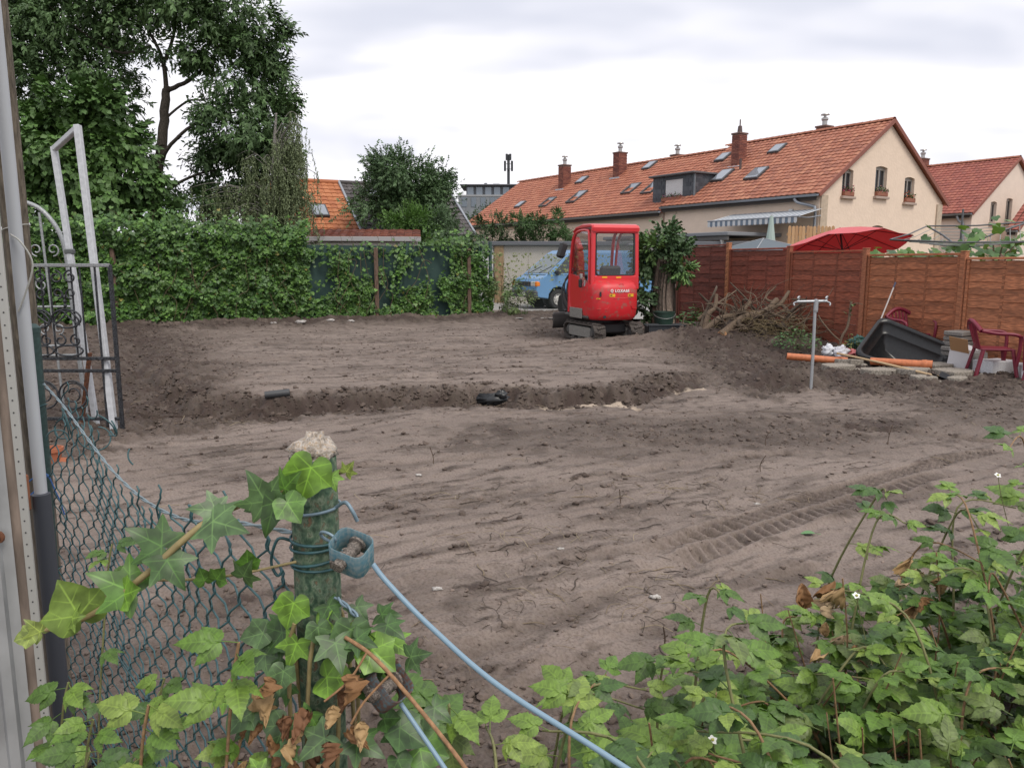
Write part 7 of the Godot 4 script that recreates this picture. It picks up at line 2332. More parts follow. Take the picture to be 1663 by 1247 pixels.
func build_wire_fence() -> void:
	var green := grainy("wire_green", Color(0.022, 0.085, 0.098), Color(0.045, 0.125, 0.14), Vector3(6, 6, 6), 0.42, 0.03, 0.0, 131)
	var t := thing("chain_link_fence", "sagging dark green chain-link mesh running back from the mossy post", "fence", FENCE_A)
	var along := FENCE_B - FENCE_A
	var len := along.length()
	var u := along / len
	var nrm := Vector3(u.z, 0, -u.x)
	var w := 0.040
	var hh := 0.040
	var n := int(len / w)
	var shape := func(s: float, y: float) -> Vector3:   # sagging, buckled sheet
		var v := s / len
		var bulge := 0.03 * n_a.get_noise_2d(s * 1.6, y * 1.4) + 0.02 * sin(s * 4.0) * (1.2 - y)
		var slump := 0.10 * smoothstep2(0.15, 0.45, v) * (1.0 - smoothstep2(0.55, 0.9, v)) * smoothstep2(0.4, 1.2, y)
		return u * (s + 0.02 * n_b.get_noise_2d(s * 2.0, y * 2.5 + 3.0)) + nrm * (bulge + 0.05 * smoothstep2(0.9, 1.25, y) * sin(s * 3.0)) + Vector3(0, y - slump, 0)
	for k in n:
		var pts := []
		var top := 1.215 + 0.02 * n_b.get_noise_1d(k * 3.0) - 0.02 * (k % 3)
		var rows := int(top / hh)
		if k % 2 == 1:
			rows -= 1
		for j in rows:
			var right: bool = j % 2 == k % 2
			var x := (k + (1.0 if right else 0.0)) * w + (0.003 if right else -0.003)
			var y := 0.02 + j * hh
			pts.append(shape.call(x, y - 0.0025))
			pts.append(shape.call(x, y + 0.0025))
			if j < rows - 1:
				pts.append(shape.call((k + 0.5) * w, y + hh * 0.5) + nrm * (0.0055 if right else -0.0055))
		# twisted end
		var e: Vector3 = pts[-1]
		pts.append(e + Vector3(0.004, 0.010, 0.003))
		pts.append(e + Vector3(-0.003, 0.018, -0.003))
		part("wire", tube_mesh(pts, 0.0019, 6), green, t)
	# line wire threaded along the top: twisted strand, then plain
	var line := []
	for q in [[-0.0, 1.198], [0.25, 1.15], [0.45, 1.10], [0.7, 1.075], [0.95, 1.085], [1.2, 1.125], [1.45, 1.17], [1.7, 1.20]]:
		line.append(u * q[0] + nrm * 0.012 + Vector3(0, q[1], 0))
	var sm := spline(line, 8)
	for ph in 2:
		var tw := []
		for i in sm.size():
			var a := i * 1.5 + PI * ph
			tw.append(sm[i] + Vector3(0, cos(a), 0) * 0.0022 + nrm * sin(a) * 0.0022)
		part("strand", tube_mesh(tw, 0.0019, 5), plain("strand_pale", Color(0.24, 0.31, 0.34), 0.45, 0.3), t)
	for q in [[0.0, 0.60], [0.0, 0.12]]:
		part("line_wire", tube_mesh([shape.call(0.0, q[1]) + nrm * 0.006, shape.call(len * 0.5, q[1]) + nrm * 0.006, shape.call(len, q[1]) + nrm * 0.006], 0.0019, 5), green, t)
	# loose tangles at the top
	for k in 10:
		var s := rnd(0.8, 1.65)
		var b: Vector3 = u * s + Vector3(0, 1.13 + rnd(-0.06, 0.05), 0) + nrm * rnd(-0.02, 0.03)
		var bend := rnd(0.018, 0.05)
		var turn := Basis.from_euler(Vector3(rnd(-0.6, 0.6), rnd(-0.9, 0.9), rnd(0, TAU)))
		var arc := rnd(1.5, 4.2)
		var loop := []
		for i in 13:
			var a := arc * i / 12.0
			loop.append(b + turn * Vector3(sin(a) * bend, (1.0 - cos(a)) * bend, 0.012 * sin(a * 0.7)))
		part("loose_wire", tube_mesh(loop, 0.0018, 5), green, t)
	# the rear post
	t = thing("green_tube_post", "dark green tube post at the fence's far end beside the pipe", "post", FENCE_B + Vector3(-0.03, 0, 0.0))
	part("tube", tube_mesh([Vector3(-0.02, 0, 0), Vector3(0.0, 1.36, 0)], 0.024, 14), grainy("post_green", Color(0.016, 0.045, 0.045), Color(0.035, 0.075, 0.072), Vector3(5, 5, 5), 0.5, 0.04, 0.4, 132), t)
	part("cap", lathe_mesh([Vector2(0.026, 1.35), Vector2(0.026, 1.365), Vector2(0.015, 1.375), Vector2(0, 1.378)], 14), mats["post_green"], t)
	for y in [1.12, 0.9, 0.6]:
		part("tie", tube_mesh(oval(Vector3.ZERO, 0.028, 0.028, 14).map(func(p): return Vector3(p.x - 0.005, y + p.x * 0.4, p.y)), 0.0018, 4, false, true), green, t)
	part("blue_twine", tube_mesh(spline([Vector3(0.03, 0.92, 0.03), Vector3(-0.02, 0.86, 0.05), Vector3(-0.1, 0.82, 0.06), Vector3(0.02, 0.93, 0.05), Vector3(0.06, 0.87, 0.05), Vector3(0.08, 0.80, 0.05)], 6), 0.0022, 5), plain("twine_blue", Color(0.04, 0.12, 0.33), 0.7), t)
	# the near post
	t = thing("mossy_post", "near mossy green tube post topped with rough concrete", "post", Vector3(-0.262, 0.0, -0.985))
	var pst := st_new()
	smooth(pst)
	var rows := []
	for i in 60:
		var row := []
		for k in 28:
			var a := TAU * k / 28.0
			var r := 0.0305 + 0.0007 * n_c.get_noise_3d(cos(a) * 4.0, i * 0.22, sin(a) * 4.0)
			row.append(Vector3(cos(a) * r, i * 1.302 / 59.0, -sin(a) * r))
		rows.append(row)
	for i in 59:
		for k in 28:
			quad(pst, rows[i][k], rows[i][(k + 1) % 28], rows[i + 1][(k + 1) % 28], rows[i + 1][k])
	var moss := StandardMaterial3D.new()
	moss.albedo_texture = noise_tex(0.018, 6, 133, [[0.25, Color(0.03, 0.065, 0.04)], [0.42, Color(0.075, 0.135, 0.085)], [0.55, Color(0.115, 0.17, 0.105)], [0.66, Color(0.22, 0.26, 0.19)], [0.74, Color(0.08, 0.125, 0.08)], [0.88, Color(0.20, 0.12, 0.075)]], 512)
	moss.uv1_triplanar = true
	moss.uv1_scale = Vector3(8, 5, 8)
	moss.roughness = 0.8
	moss.normal_enabled = true
	moss.normal_texture = noise_tex(0.05, 4, 134, [], 256, 2.0)
	part("tube", done(pst), moss, t)
	var plug := lump(Vector3(0.0285, 0.024, 0.0285), 0.42, 1.8, 77, 14, 22, -0.3)
	var con := StandardMaterial3D.new()
	con.albedo_texture = noise_tex(0.03, 5, 135, [[0.2, Color(0.16, 0.13, 0.10)], [0.45, Color(0.40, 0.36, 0.32)], [0.62, Color(0.50, 0.46, 0.42)], [0.75, Color(0.36, 0.23, 0.12)], [0.9, Color(0.55, 0.53, 0.5)]], 256)
	con.uv1_triplanar = true
	con.uv1_scale = Vector3(14, 14, 14)
	con.roughness = 0.95
	con.normal_enabled = true
	con.normal_texture = noise_tex(0.08, 4, 136, [], 256, 6.0)
	part("concrete_plug", plug, con, t, Transform3D(Basis.IDENTITY, Vector3(0, 1.306, 0)))
	var pale_wire := plain("tie_pale", Color(0.20, 0.28, 0.34), 0.45, 0.2)
	for q in [[1.232, 0.10, 0.0021, 1], [1.19, -0.05, 0.0020, 0], [1.181, 0.04, 0.0020, 0], [1.163, 0.12, 0.0020, 0], [1.155, -0.03, 0.0018, 0]]:
		part("tie_wire", tube_mesh(oval(Vector3.ZERO, 0.0335, 0.0335, 22).map(func(p): return Vector3(p.x, q[0] + p.x * q[1], p.y)), q[2], 6, false, true), pale_wire if q[3] == 1 else green, t)
	part("tie_end", tube_mesh(spline([Vector3(0.03, 1.235, 0.012), Vector3(0.045, 1.245, 0.02), Vector3(0.055, 1.235, 0.025), Vector3(0.06, 1.22, 0.02)], 5), 0.0026, 6), pale_wire, t)
	part("tie_end", tube_mesh(spline([Vector3(-0.03, 1.19, 0.012), Vector3(-0.045, 1.195, 0.02), Vector3(-0.055, 1.165, 0.02), Vector3(-0.048, 1.145, 0.02), Vector3(-0.04, 1.152, 0.02)], 5), 0.0021, 6), green, t)
	# wire strainers
	for q in [["blue wire strainer with a rusty drum tied to the mossy post", Vector3(-0.202, 1.192, -0.925), 0.35, false], ["rusty lower wire strainer hanging among the ivy leaves", Vector3(-0.157, 1.026, -0.90), -0.25, true]]:
		t = thing("wire_strainer", q[0], "wire strainer", q[1])
		t.basis = Basis(Vector3.BACK, q[2] - 0.45) * Basis(Vector3.RIGHT, 0.5) * Basis(Vector3.UP, -0.35)
		var shell := grainy("strainer_rust", Color(0.10, 0.035, 0.02), Color(0.06, 0.12, 0.15), Vector3(18, 18, 18), 0.6, 0.03, 0.0, 141) if q[3] else grainy("strainer_blue", Color(0.045, 0.13, 0.17), Color(0.16, 0.20, 0.21), Vector3(16, 16, 16), 0.5, 0.03, 0.0, 142)
		var rust := grainy("strainer_drum", Color(0.11, 0.045, 0.028), Color(0.26, 0.22, 0.19), Vector3(25, 25, 25), 0.7, 0.04, 0.8, 143)
		# a strap bent into an open box: rounded loop swept upwards
		var loop := rounded_rect(0.05, 0.04, 0.011, 4)
		var st := st_new()
		smooth(st)
		for i in loop.size():
			var a := loop[i]
			var b := loop[(i + 1) % loop.size()]
			for h in [[1.0, -0.019, 0.019]]:
				quad(st, Vector3(a.x, h[1], -a.y), Vector3(b.x, h[1], -b.y), Vector3(b.x, h[2], -b.y), Vector3(a.x, h[2], -a.y))
				quad(st, Vector3(b.x, h[1], -b.y) * 0.93, Vector3(a.x, h[1], -a.y) * 0.93, Vector3(a.x * 0.93, h[2], -a.y * 0.93), Vector3(b.x * 0.93, h[2], -b.y * 0.93))
			quad(st, Vector3(a.x, 0.019, -a.y), Vector3(b.x, 0.019, -b.y), Vector3(b.x * 0.93, 0.019, -b.y * 0.93), Vector3(a.x * 0.93, 0.019, -a.y * 0.93))
		part("bracket", done(st), shell, t)
		part("drum", lathe_mesh([Vector2(0, -0.024), Vector2(0.006, -0.024), Vector2(0.006, -0.016), Vector2(0.012, -0.015), Vector2(0.012, -0.012), Vector2(0.008, -0.011), Vector2(0.010, -0.005), Vector2(0.008, 0.0), Vector2(0.010, 0.005), Vector2(0.008, 0.011), Vector2(0.012, 0.012), Vector2(0.012, 0.015), Vector2(0.006, 0.016), Vector2(0.006, 0.024), Vector2(0, 0.024)], 14, Transform3D(Basis(Vector3.RIGHT, PI / 2), Vector3(0, 0.002, 0))), rust, t)
		part("bolt_head", lathe_mesh([Vector2(0, 0), Vector2(0.009, 0), Vector2(0.0085, 0.008), Vector2(0, 0.009)], 6, Transform3D(Basis(Vector3.RIGHT, PI / 2), Vector3(-0.003, 0.0, 0.021))), rust, t)
		part("lug", box_mesh(Vector3(0.012, 0.014, 0.003), 0.001, Vector3(-0.012, -0.008, 0.022)), rust, t)
		part("eye", tube_mesh(oval(Vector3(-0.034, 0.012, 0), 0.011, 0.007, 14), 0.0022, 5, false, true), pale_wire, t)
	t = thing("tension_wire", "pale blue coated tension wire running down to the lower right", "wire", Vector3(-0.172, 1.185, -0.905))
	part("wire", tube_mesh(spline([Vector3.ZERO, Vector3(0.02, -0.022, 0.008), Vector3(0.075, -0.066, 0.035), Vector3(0.16, -0.115, 0.085), Vector3(0.296, -0.168, 0.155), Vector3(0.6, -0.29, 0.32)], 8), 0.0034, 10), plain("coated_wire", Color(0.19, 0.29, 0.37), 0.42), t)
	t = thing("tension_wire", "pale blue tension wire leaving the rusty lower strainer", "wire", Vector3(-0.14, 1.005, -0.895))
	part("wire", tube_mesh(spline([Vector3.ZERO, Vector3(0.02, -0.02, 0.015), Vector3(0.06, -0.06, 0.045), Vector3(0.14, -0.15, 0.1), Vector3(0.3, -0.35, 0.2)], 6), 0.003, 8), plain("coated_wire", Color(0.19, 0.29, 0.37), 0.42), t)
	t = thing("twisted_tie", "twisted pale tie wire between the mossy post and the lower strainer", "wire", Vector3(-0.225, 1.13, -0.93))
	for ph in 2:
		var pts := []
		for i in 30:
			var v := i / 29.0
			var c := Vector3(0.0, 0.0, 0.0).lerp(Vector3(0.055, -0.085, 0.02), v) + Vector3(0.012 * sin(v * 5.0), 0, 0)
			pts.append(c + Vector3(cos(v * 26.0 + PI * ph), 0, sin(v * 26.0 + PI * ph)) * 0.0026)
		part("strand", tube_mesh(pts, 0.0018, 5), pale_wire, t)

# ---------------------------------------------------------------- near leaves
# picture of a leaf blade: green mottling with pale ribs; ribs: lines from the stalk in leaf units
func blade_picture(ribs: Array, depth: float, sd: int, rib_tone: float) -> ImageTexture:
	var n := 128
	var im := Image.create(n, n, false, Image.FORMAT_RGB8)
	var f := FastNoiseLite.new()
	f.seed = sd
	f.frequency = 0.03
	f.fractal_octaves = 4
	for j in n:
		for i in n:
			var p := Vector2((i + 0.5) / n * 2.4 - 1.2, 0.9 - (j + 0.5) / n * 2.4)
			var best := 9.0
			for r in ribs:
				var a: Vector2 = r[0]
				var b: Vector2 = r[1]
				var ab := b - a
				var t := clampf((p - a).dot(ab) / ab.length_squared(), 0.0, 1.0)
				var d: float = p.distance_to(a + ab * t) / (r[2] * (1.0 - 0.6 * t))
				best = minf(best, d)
			var v := 0.66 + 0.22 * f.get_noise_2d(i * 1.0, j * 1.0)
			var k := clampf(1.4 - best, 0.0, 1.0)
			var c := Color(v, v, v).lerp(Color(1.0, 1.0, 1.0), 0.0)
			c = c.lerp(Color(rib_tone, minf(1.0, rib_tone * 1.02), rib_tone * 0.92), k * depth)
			im.set_pixel(i, j, c)
	return ImageTexture.create_from_image(im)

# a finely cut leaf: outline in polar steps about the stalk, three rings, wavy; size 1
func fine_leaf(lobes: Array, sub: int, wave: float, curl: float, sd: int, jag := 0.0) -> ArrayMesh:
	var r := RandomNumberGenerator.new()
	r.seed = sd
	var edge := []
	for i in lobes.size() - 1:
		var l1: Array = lobes[i]
		var l2: Array = lobes[i + 1]
		for k in sub:
			var t := float(k) / sub
			var a := deg_to_rad(lerpf(l1[0], l2[0], t))
			var q := lerpf(l1[1], l2[1], t) * (1.0 + (jag if (i * sub + k) % 2 == 0 else -jag))
			edge.append(Vector2(sin(a) * q, cos(a) * q))
	edge.append(Vector2(sin(deg_to_rad(lobes[-1][0])), cos(deg_to_rad(lobes[-1][0]))) * lobes[-1][1])
	var st := st_new()
	smooth(st)
	var ph := r.randf_range(0, TAU)
	var at := func(p: Vector2) -> Vector3:
		var d := p.length()
		var y := -curl * d * d + wave * sin(p.x * 5.0 + ph) * d + wave * 0.7 * sin(p.y * 6.0 + ph * 2.0) * d + absf(p.x) * 0.12
		return Vector3(p.x, y, -p.y)
	var put := func(p: Vector2) -> void:
		st.set_uv(Vector2((p.x + 1.2) / 2.4, (0.9 - p.y) / 2.4 + 0.0))
		st.add_vertex(at.call(p))
	for i in edge.size() - 1:
		var e: Vector2 = edge[i]
		var g: Vector2 = edge[i + 1]
		var steps := [0.0, 0.4, 0.75, 1.0]
		for k in 3:
			var a: Vector2 = e * steps[k]
			var b: Vector2 = g * steps[k]
			var c: Vector2 = g * steps[k + 1]
			var d: Vector2 = e * steps[k + 1]
			if k > 0:
				put.call(a)
				put.call(b)
				put.call(c)
			put.call(a)
			put.call(c)
			put.call(d)
	return done(st)

# an ovate saw-edged leaflet pleated along its side ribs, from the origin towards -z, length 1
func leaflet(sd: int, width := 0.62, droop := 0.25) -> ArrayMesh:
	var st := st_new()
	smooth(st)
	var n := 16
	var rows := []
	var r := RandomNumberGenerator.new()
	r.seed = sd
	var bend := r.randf_range(-0.1, 0.1)
	for i in n + 1:
		var t := float(i) / n
		var hw := width * 0.5 * pow(sin(PI * pow(t, 0.66)), 1.1) if i > 0 and i < n else 0.0
		hw *= 1.0 + (0.07 if i % 2 == 0 else -0.07)
		var row := []
		for k in 5:
			var s := (k - 2) / 2.0
			var tz := t - absf(s) * 0.04
			var y := -droop * t * t + absf(s) * hw * 0.35 - s * s * hw * 0.25 + 0.018 * sin((t * 9.0 - absf(s) * 1.2) * TAU * 0.5) * absf(s)
			row.append([Vector3(s * hw + bend * t * t, y, -tz), Vector2(s * hw, tz * 1.0)])
		rows.append(row)
	var put := func(v: Array) -> void:
		st.set_uv(Vector2((v[1].x + 1.2) / 2.4, (0.9 - v[1].y) / 2.4))
		st.add_vertex(v[0])
	for i in n:
		for k in 4:
			var a: Array = rows[i][k]
			var b: Array = rows[i][k + 1]
			var c: Array = rows[i + 1][k + 1]
			var d: Array = rows[i + 1][k]
			put.call(a)
			put.call(d)
			put.call(c)
			put.call(a)
			put.call(c)
			put.call(b)
	return done(st)

# three or five leaflets on a stalk; the stalk runs from the origin
func bramble_leaf(sd: int, five: bool, width := 0.62) -> ArrayMesh:
	var st := st_new()
	var set := [[0.0, 1.0, 0.62], [0.95, 0.8, 0.48], [-0.95, 0.8, 0.48]]
	if five:
		set += [[1.8, 0.55, 0.44], [-1.8, 0.55, 0.44]]
	for q in set:
		var b := Basis(Vector3.UP, q[0]) * Basis(Vector3.RIGHT, -0.1 - 0.1 * absf(q[0])) * Basis(Vector3.BACK, q[0] * 0.15)
		st.append_from(leaflet(sd + int(q[0] * 10), width), 0, Transform3D(b.scaled(Vector3.ONE * q[1]), Vector3(0, 0.0, -q[2])))
	var stalk := st_new()
	tube(stalk, [Vector3.ZERO, Vector3(0, 0.03, -0.3), Vector3(0, 0.0, -0.64)], 0.016, 4, false)
	st.append_from(done(stalk), 0, Transform3D.IDENTITY)
	return st.commit()

func blade(key: String, c: Color, pic: Texture2D, rough := 0.42) -> StandardMaterial3D:
	if mats.has(key):
		return mats[key]
	var m := StandardMaterial3D.new()
	m.albedo_color = c.linear_to_srgb()
	m.albedo_texture = pic
	m.roughness = rough
	m.backlight_enabled = true
	m.backlight = Color(0.40, 0.5, 0.14)
	m.cull_mode = BaseMaterial3D.CULL_DISABLED
	mats[key] = m
	return m

func leaf_xf(p: Vector3, tip: Vector3, normal: Vector3, size: float) -> Transform3D:
	var z := -tip.normalized()
	var y := (normal - z * normal.dot(z)).normalized()
	var x := y.cross(z)
	return Transform3D(Basis(x, y, z).scaled(Vector3.ONE * size), p)

func both_sides(half: Array) -> Array:
	var o := []
	for i in range(half.size() - 1, -1, -1):
		o.append([half[i][0], half[i][1]])
	for i in range(1, half.size()):
		o.append([-half[i][0], half[i][1] * 0.96])
	return o

# a dry leaf, creased, with curled-in edges; length 1 towards -z
func crumpled_leaf(k: int) -> ArrayMesh:
	var key := "crumpled_%d" % k
	if mats.has(key):
		return mats[key]
	var g := st_new()
	var grid := []
	for i in 11:
		var row := []
		for j in 9:
			var u := (j - 4) / 4.0
			var v := i / 10.0
			var hw := 0.36 * pow(sin(PI * (v * 0.96 + 0.02)), 0.7) * (1.0 + 0.22 * n_b.get_noise_2d(i * 1.7 + k * 31.0, u * 3.0))
			var a := u * (1.0 + 0.5 * sin(k * 2.0 + v * 3.0))
			row.append(Vector3(sin(a) * hw + 0.12 * sin(v * 3.0 + k), (1.0 - cos(a * 1.9)) * hw * 0.9 + 0.34 * n_b.get_noise_2d(i * 0.42 + k * 9.0, j * 0.55) + 0.05 * absf(fmod(i + j * 0.5, 2.0) - 1.0) - 0.3 * v * v, -v))
		grid.append(row)
	smooth(g)
	for i in 10:
		for j in 8:
			quad(g, grid[i][j], grid[i][j + 1], grid[i + 1][j + 1], grid[i + 1][j])
	mats[key] = done(g)
	return mats[key]

func build_ivy() -> void:
	var ribs := [[Vector2.ZERO, Vector2(0, 1.0), 0.022], [Vector2.ZERO, Vector2(0.7, 0.38), 0.018], [Vector2.ZERO, Vector2(-0.7, 0.38), 0.018], [Vector2.ZERO, Vector2(0.55, -0.3), 0.015], [Vector2.ZERO, Vector2(-0.55, -0.3), 0.015], [Vector2(0, 0.35), Vector2(0.3, 0.65), 0.01], [Vector2(0, 0.35), Vector2(-0.3, 0.65), 0.01], [Vector2(0.3, 0.16), Vector2(0.5, 0.0), 0.009], [Vector2(-0.3, 0.16), Vector2(-0.5, 0.0), 0.009], [Vector2(0.3, 0.16), Vector2(0.45, 0.45), 0.009], [Vector2(-0.3, 0.16), Vector2(-0.45, 0.45), 0.009]]
	var pic := blade_picture(ribs, 0.75, 5, 1.0)
	var cut := []
	for l in [[0, 1.0], [5, 0.88], [14, 0.70], [26, 0.55], [38, 0.49], [50, 0.58], [58, 0.78], [61, 0.84], [66, 0.74], [78, 0.55], [92, 0.45], [106, 0.50], [117, 0.62], [122, 0.64], [132, 0.48], [150, 0.32], [168, 0.2], [179, 0.05]]:
		cut.append(l)
	var round := []
	for l in [[0, 1.0], [8, 0.9], [24, 0.78], [42, 0.68], [56, 0.74], [64, 0.8], [74, 0.70], [95, 0.6], [118, 0.58], [140, 0.5], [160, 0.38], [179, 0.06]]:
		round.append(l)
	var shapes := [fine_leaf(both_sides(cut), 2, 0.07, 0.14, 1), fine_leaf(both_sides(round), 2, 0.09, 0.12, 2), fine_leaf(both_sides(cut), 2, 0.10, 0.25, 3)]
	# 0 bright, 1 young, 2 dark, 3 mid, 4 grey-green, 5 pale
	var tones := [blade("ivy_bright", Color(0.32, 0.60, 0.08), pic), blade("ivy_young", Color(0.52, 0.66, 0.16), pic), blade("ivy_dark", Color(0.11, 0.24, 0.06), pic), blade("ivy_mid", Color(0.20, 0.42, 0.075), pic), blade("ivy_grey", Color(0.19, 0.34, 0.13), pic), blade("ivy_pale", Color(0.42, 0.62, 0.14), pic)]
	var stem_m := grainy("ivy_stem", Color(0.22, 0.15, 0.08), Color(0.30, 0.24, 0.11), Vector3(10, 10, 10), 0.7)
	var open_side := Vector3(0.3, 0.28, 0.9).normalized()   # the lighter side, away from the mesh
	var put := func(t: Node3D, p: Vector3, dx: float, dy: float, size: float, tone: int, shape: int, tilt: Vector3) -> void:
		var normal := (open_side + Vector3(0, 0.35, 0) + tilt).normalized()
		part("leaf", shapes[shape], tones[tone], t, leaf_xf(p - t.position, Vector3(dx, dy, 0.25), normal, size))
	var t := thing("ivy_vine", "ivy vine stretching left from the mossy post in front of the mesh", "vine", Vector3(-0.2, 1.3, -0.93))
	var s := spline([Vector3(-0.2, 1.3, -0.93), Vector3(-0.247, 1.281, -0.94), Vector3(-0.299, 1.274, -0.9), Vector3(-0.352, 1.255, -0.88), Vector3(-0.382, 1.234, -0.86), Vector3(-0.423, 1.197, -0.85), Vector3(-0.477, 1.155, -0.85), Vector3(-0.522, 1.132, -0.85), Vector3(-0.562, 1.124, -0.85)].map(func(p): return p - Vector3(-0.2, 1.3, -0.93)), 6)
	var rad := []
	for i in s.size():
		rad.append(0.0024 + 0.0016 * sin(PI * float(i) / s.size()))
	part("stem", tube_mesh(s, rad, 8), stem_m, t)
	var zero := Vector3.ZERO
	# position, direction of the tip, length, tone, shape
	for q in [[Vector3(-0.246, 1.305, -0.915), -0.3, -1.0, 0.045, 0, 1], [Vector3(-0.205, 1.297, -0.925), 0.7, 1.0, 0.018, 1, 0], [Vector3(-0.222, 1.292, -0.92), 0.3, -0.9, 0.02, 0, 0],
			[Vector3(-0.296, 1.27, -0.89), -0.35, 0.9, 0.046, 4, 0], [Vector3(-0.275, 1.283, -0.9), 0.55, 0.6, 0.034, 3, 0], [Vector3(-0.285, 1.268, -0.89), -0.25, -1.0, 0.044, 2, 0], [Vector3(-0.268, 1.27, -0.885), 0.5, -0.6, 0.03, 3, 1],
			[Vector3(-0.352, 1.262, -0.88), -1.0, 0.15, 0.034, 4, 0], [Vector3(-0.352, 1.252, -0.87), 0.7, -0.1, 0.05, 4, 0], [Vector3(-0.41, 1.225, -0.86), -0.7, 0.55, 0.046, 2, 0], [Vector3(-0.40, 1.212, -0.85), 0.55, -0.75, 0.042, 2, 0],
			[Vector3(-0.446, 1.175, -0.85), -0.75, 0.5, 0.052, 3, 0], [Vector3(-0.45, 1.172, -0.845), 0.4, 0.25, 0.03, 0, 1], [Vector3(-0.505, 1.146, -0.845), -0.25, 0.9, 0.05, 5, 1], [Vector3(-0.51, 1.145, -0.84), 0.5, 0.2, 0.024, 5, 0], [Vector3(-0.552, 1.126, -0.845), -0.5, 0.7, 0.024, 1, 0], [Vector3(-0.56, 1.124, -0.84), -0.9, -0.2, 0.02, 1, 1]]:
		put.call(t, q[0], q[1], q[2], q[3], q[4], q[5], zero)
	t = thing("ivy_shoot", "thin ivy shoot crossing the mesh below the main vine", "vine", Vector3(-0.274, 1.178, -0.93))
	part("stem", tube_mesh(spline([zero, Vector3(-0.053, -0.002, 0.03), Vector3(-0.106, -0.01, 0.03), Vector3(-0.175, -0.012, 0.03)], 5), 0.0017, 6), stem_m, t)
	for q in [[Vector3(-0.325, 1.185, -0.9), 0.1, 1.0, 0.022, 3, 1], [Vector3(-0.327, 1.176, -0.89), 0.3, 0.5, 0.03, 4, 0], [Vector3(-0.375, 1.170, -0.89), -0.2, 1.0, 0.018, 3, 1], [Vector3(-0.36, 1.172, -0.89), 0.5, 0.7, 0.02, 3, 1]]:
		put.call(t, q[0], q[1], q[2], q[3], q[4], q[5], zero)
	# clump round the foot of the post
	t = thing("ivy_clump", "dense ivy clump climbing the mossy post below the strainers", "ivy", Vector3(-0.25, 0.0, -0.95))
	for k in 7:
		var a := TAU * k / 7.0
		part("stem", tube_mesh(spline([Vector3(cos(a) * 0.05, 0.0, sin(a) * 0.05), Vector3(cos(a + 0.5) * 0.045, 0.5, sin(a + 0.5) * 0.045), Vector3(cos(a) * 0.045, 1.0, sin(a) * 0.045), Vector3(cos(a - 0.4) * 0.04, 1.1, sin(a - 0.4) * 0.04)], 4), 0.003, 5), stem_m, t)
	for k in 80:
		var y := rnd(0.55, 1.1) if k > 30 else rnd(0.95, 1.11)
		var a := rnd(-0.3, PI + 0.3)
		var r := rnd(0.045, 0.085) * (1.0 if y > 1.0 else 1.5)
		var p := Vector3(-0.24 + cos(a) * r * 1.15, y, -0.965 + sin(a) * r)
		put.call(t, p, cos(a) * 0.9 + rnd(-0.5, 0.5), rnd(-1.0, 0.2), rnd(0.024, 0.042), [2, 4, 2, 3, 0, 4, 2][rng.randi() % 7], rng.randi() % 2, Vector3(cos(a) * 0.7, rnd(-0.2, 0.4), 0))
	for q in [[Vector3(-0.128, 1.06, -0.91), 0.6, 0.25, 0.032, 4, 0], [Vector3(-0.175, 1.075, -0.9), 0.55, -0.35, 0.04, 0, 1], [Vector3(-0.20, 1.115, -0.935), 0.5, -0.6, 0.028, 2, 0], [Vector3(-0.195, 1.075, -0.92), 0.3, 0.2, 0.03, 3, 1], [Vector3(-0.278, 1.125, -0.925), -0.2, -0.8, 0.035, 0, 1], [Vector3(-0.235, 1.118, -0.93), 0.3, -0.2, 0.03, 2, 0]]:
		put.call(t, q[0], q[1], q[2], q[3], q[4], q[5], zero)
	# brown withered leaves
	t = thing("withered_leaves", "curled brown withered leaves hanging below the ivy clump", "leaf", Vector3(-0.25, 0.9, -0.88))
	var dead := [grainy("dead0", Color(0.20, 0.085, 0.03), Color(0.33, 0.17, 0.07), Vector3(20, 20, 20), 0.75, 0.03, 0.6, 151), grainy("dead1", Color(0.12, 0.05, 0.025), Color(0.24, 0.11, 0.05), Vector3(20, 20, 20), 0.75, 0.03, 0.6, 152), grainy("dead2", Color(0.33, 0.19, 0.08), Color(0.46, 0.30, 0.14), Vector3(20, 20, 20), 0.75, 0.03, 0.6, 153)]
	for k in 24:
		var p: Vector3 = [Vector3(-0.304, 1.05, -0.88), Vector3(-0.285, 0.999, -0.87), Vector3(-0.259, 0.983, -0.87), Vector3(-0.215, 1.03, -0.85), Vector3(-0.183, 1.006, -0.85), Vector3(-0.206, 1.056, -0.87), Vector3(-0.25, 1.008, -0.87), Vector3(-0.309, 0.965, -0.88), Vector3(-0.275, 0.958, -0.87), Vector3(-0.31, 1.03, -0.88)][k % 10]
		if k >= 10:
			p += Vector3(rnd(-0.04, 0.03), rnd(-0.09, -0.01), rnd(-0.03, 0.01))
		part("leaf", crumpled_leaf(k % 5), dead[[0, 1, 2, 2, 2, 0, 1][k % 7]], t, Transform3D((Basis(Vector3.UP, rnd(-1.2, 1.2)) * Basis(Vector3.BACK, rnd(-0.6, 0.6)) * Basis(Vector3.RIGHT, rnd(-2.0, -1.2))).scaled(Vector3.ONE * rnd(0.024, 0.042)), p - t.position))
	t = thing("dry_stem", "dry brown bramble stem slanting down past the lower strainer", "stem", Vector3(-0.208, 1.091, -0.9))
	part("stem", tube_mesh(spline([zero, Vector3(0.035, -0.012, 0.02), Vector3(0.075, -0.04, 0.045), Vector3(0.144, -0.091, 0.1), Vector3(0.2, -0.15, 0.14)], 5), 0.0026, 6), grainy("dry_brown", Color(0.24, 0.11, 0.055), Color(0.36, 0.20, 0.10), Vector3(20, 20, 20), 0.8), t)
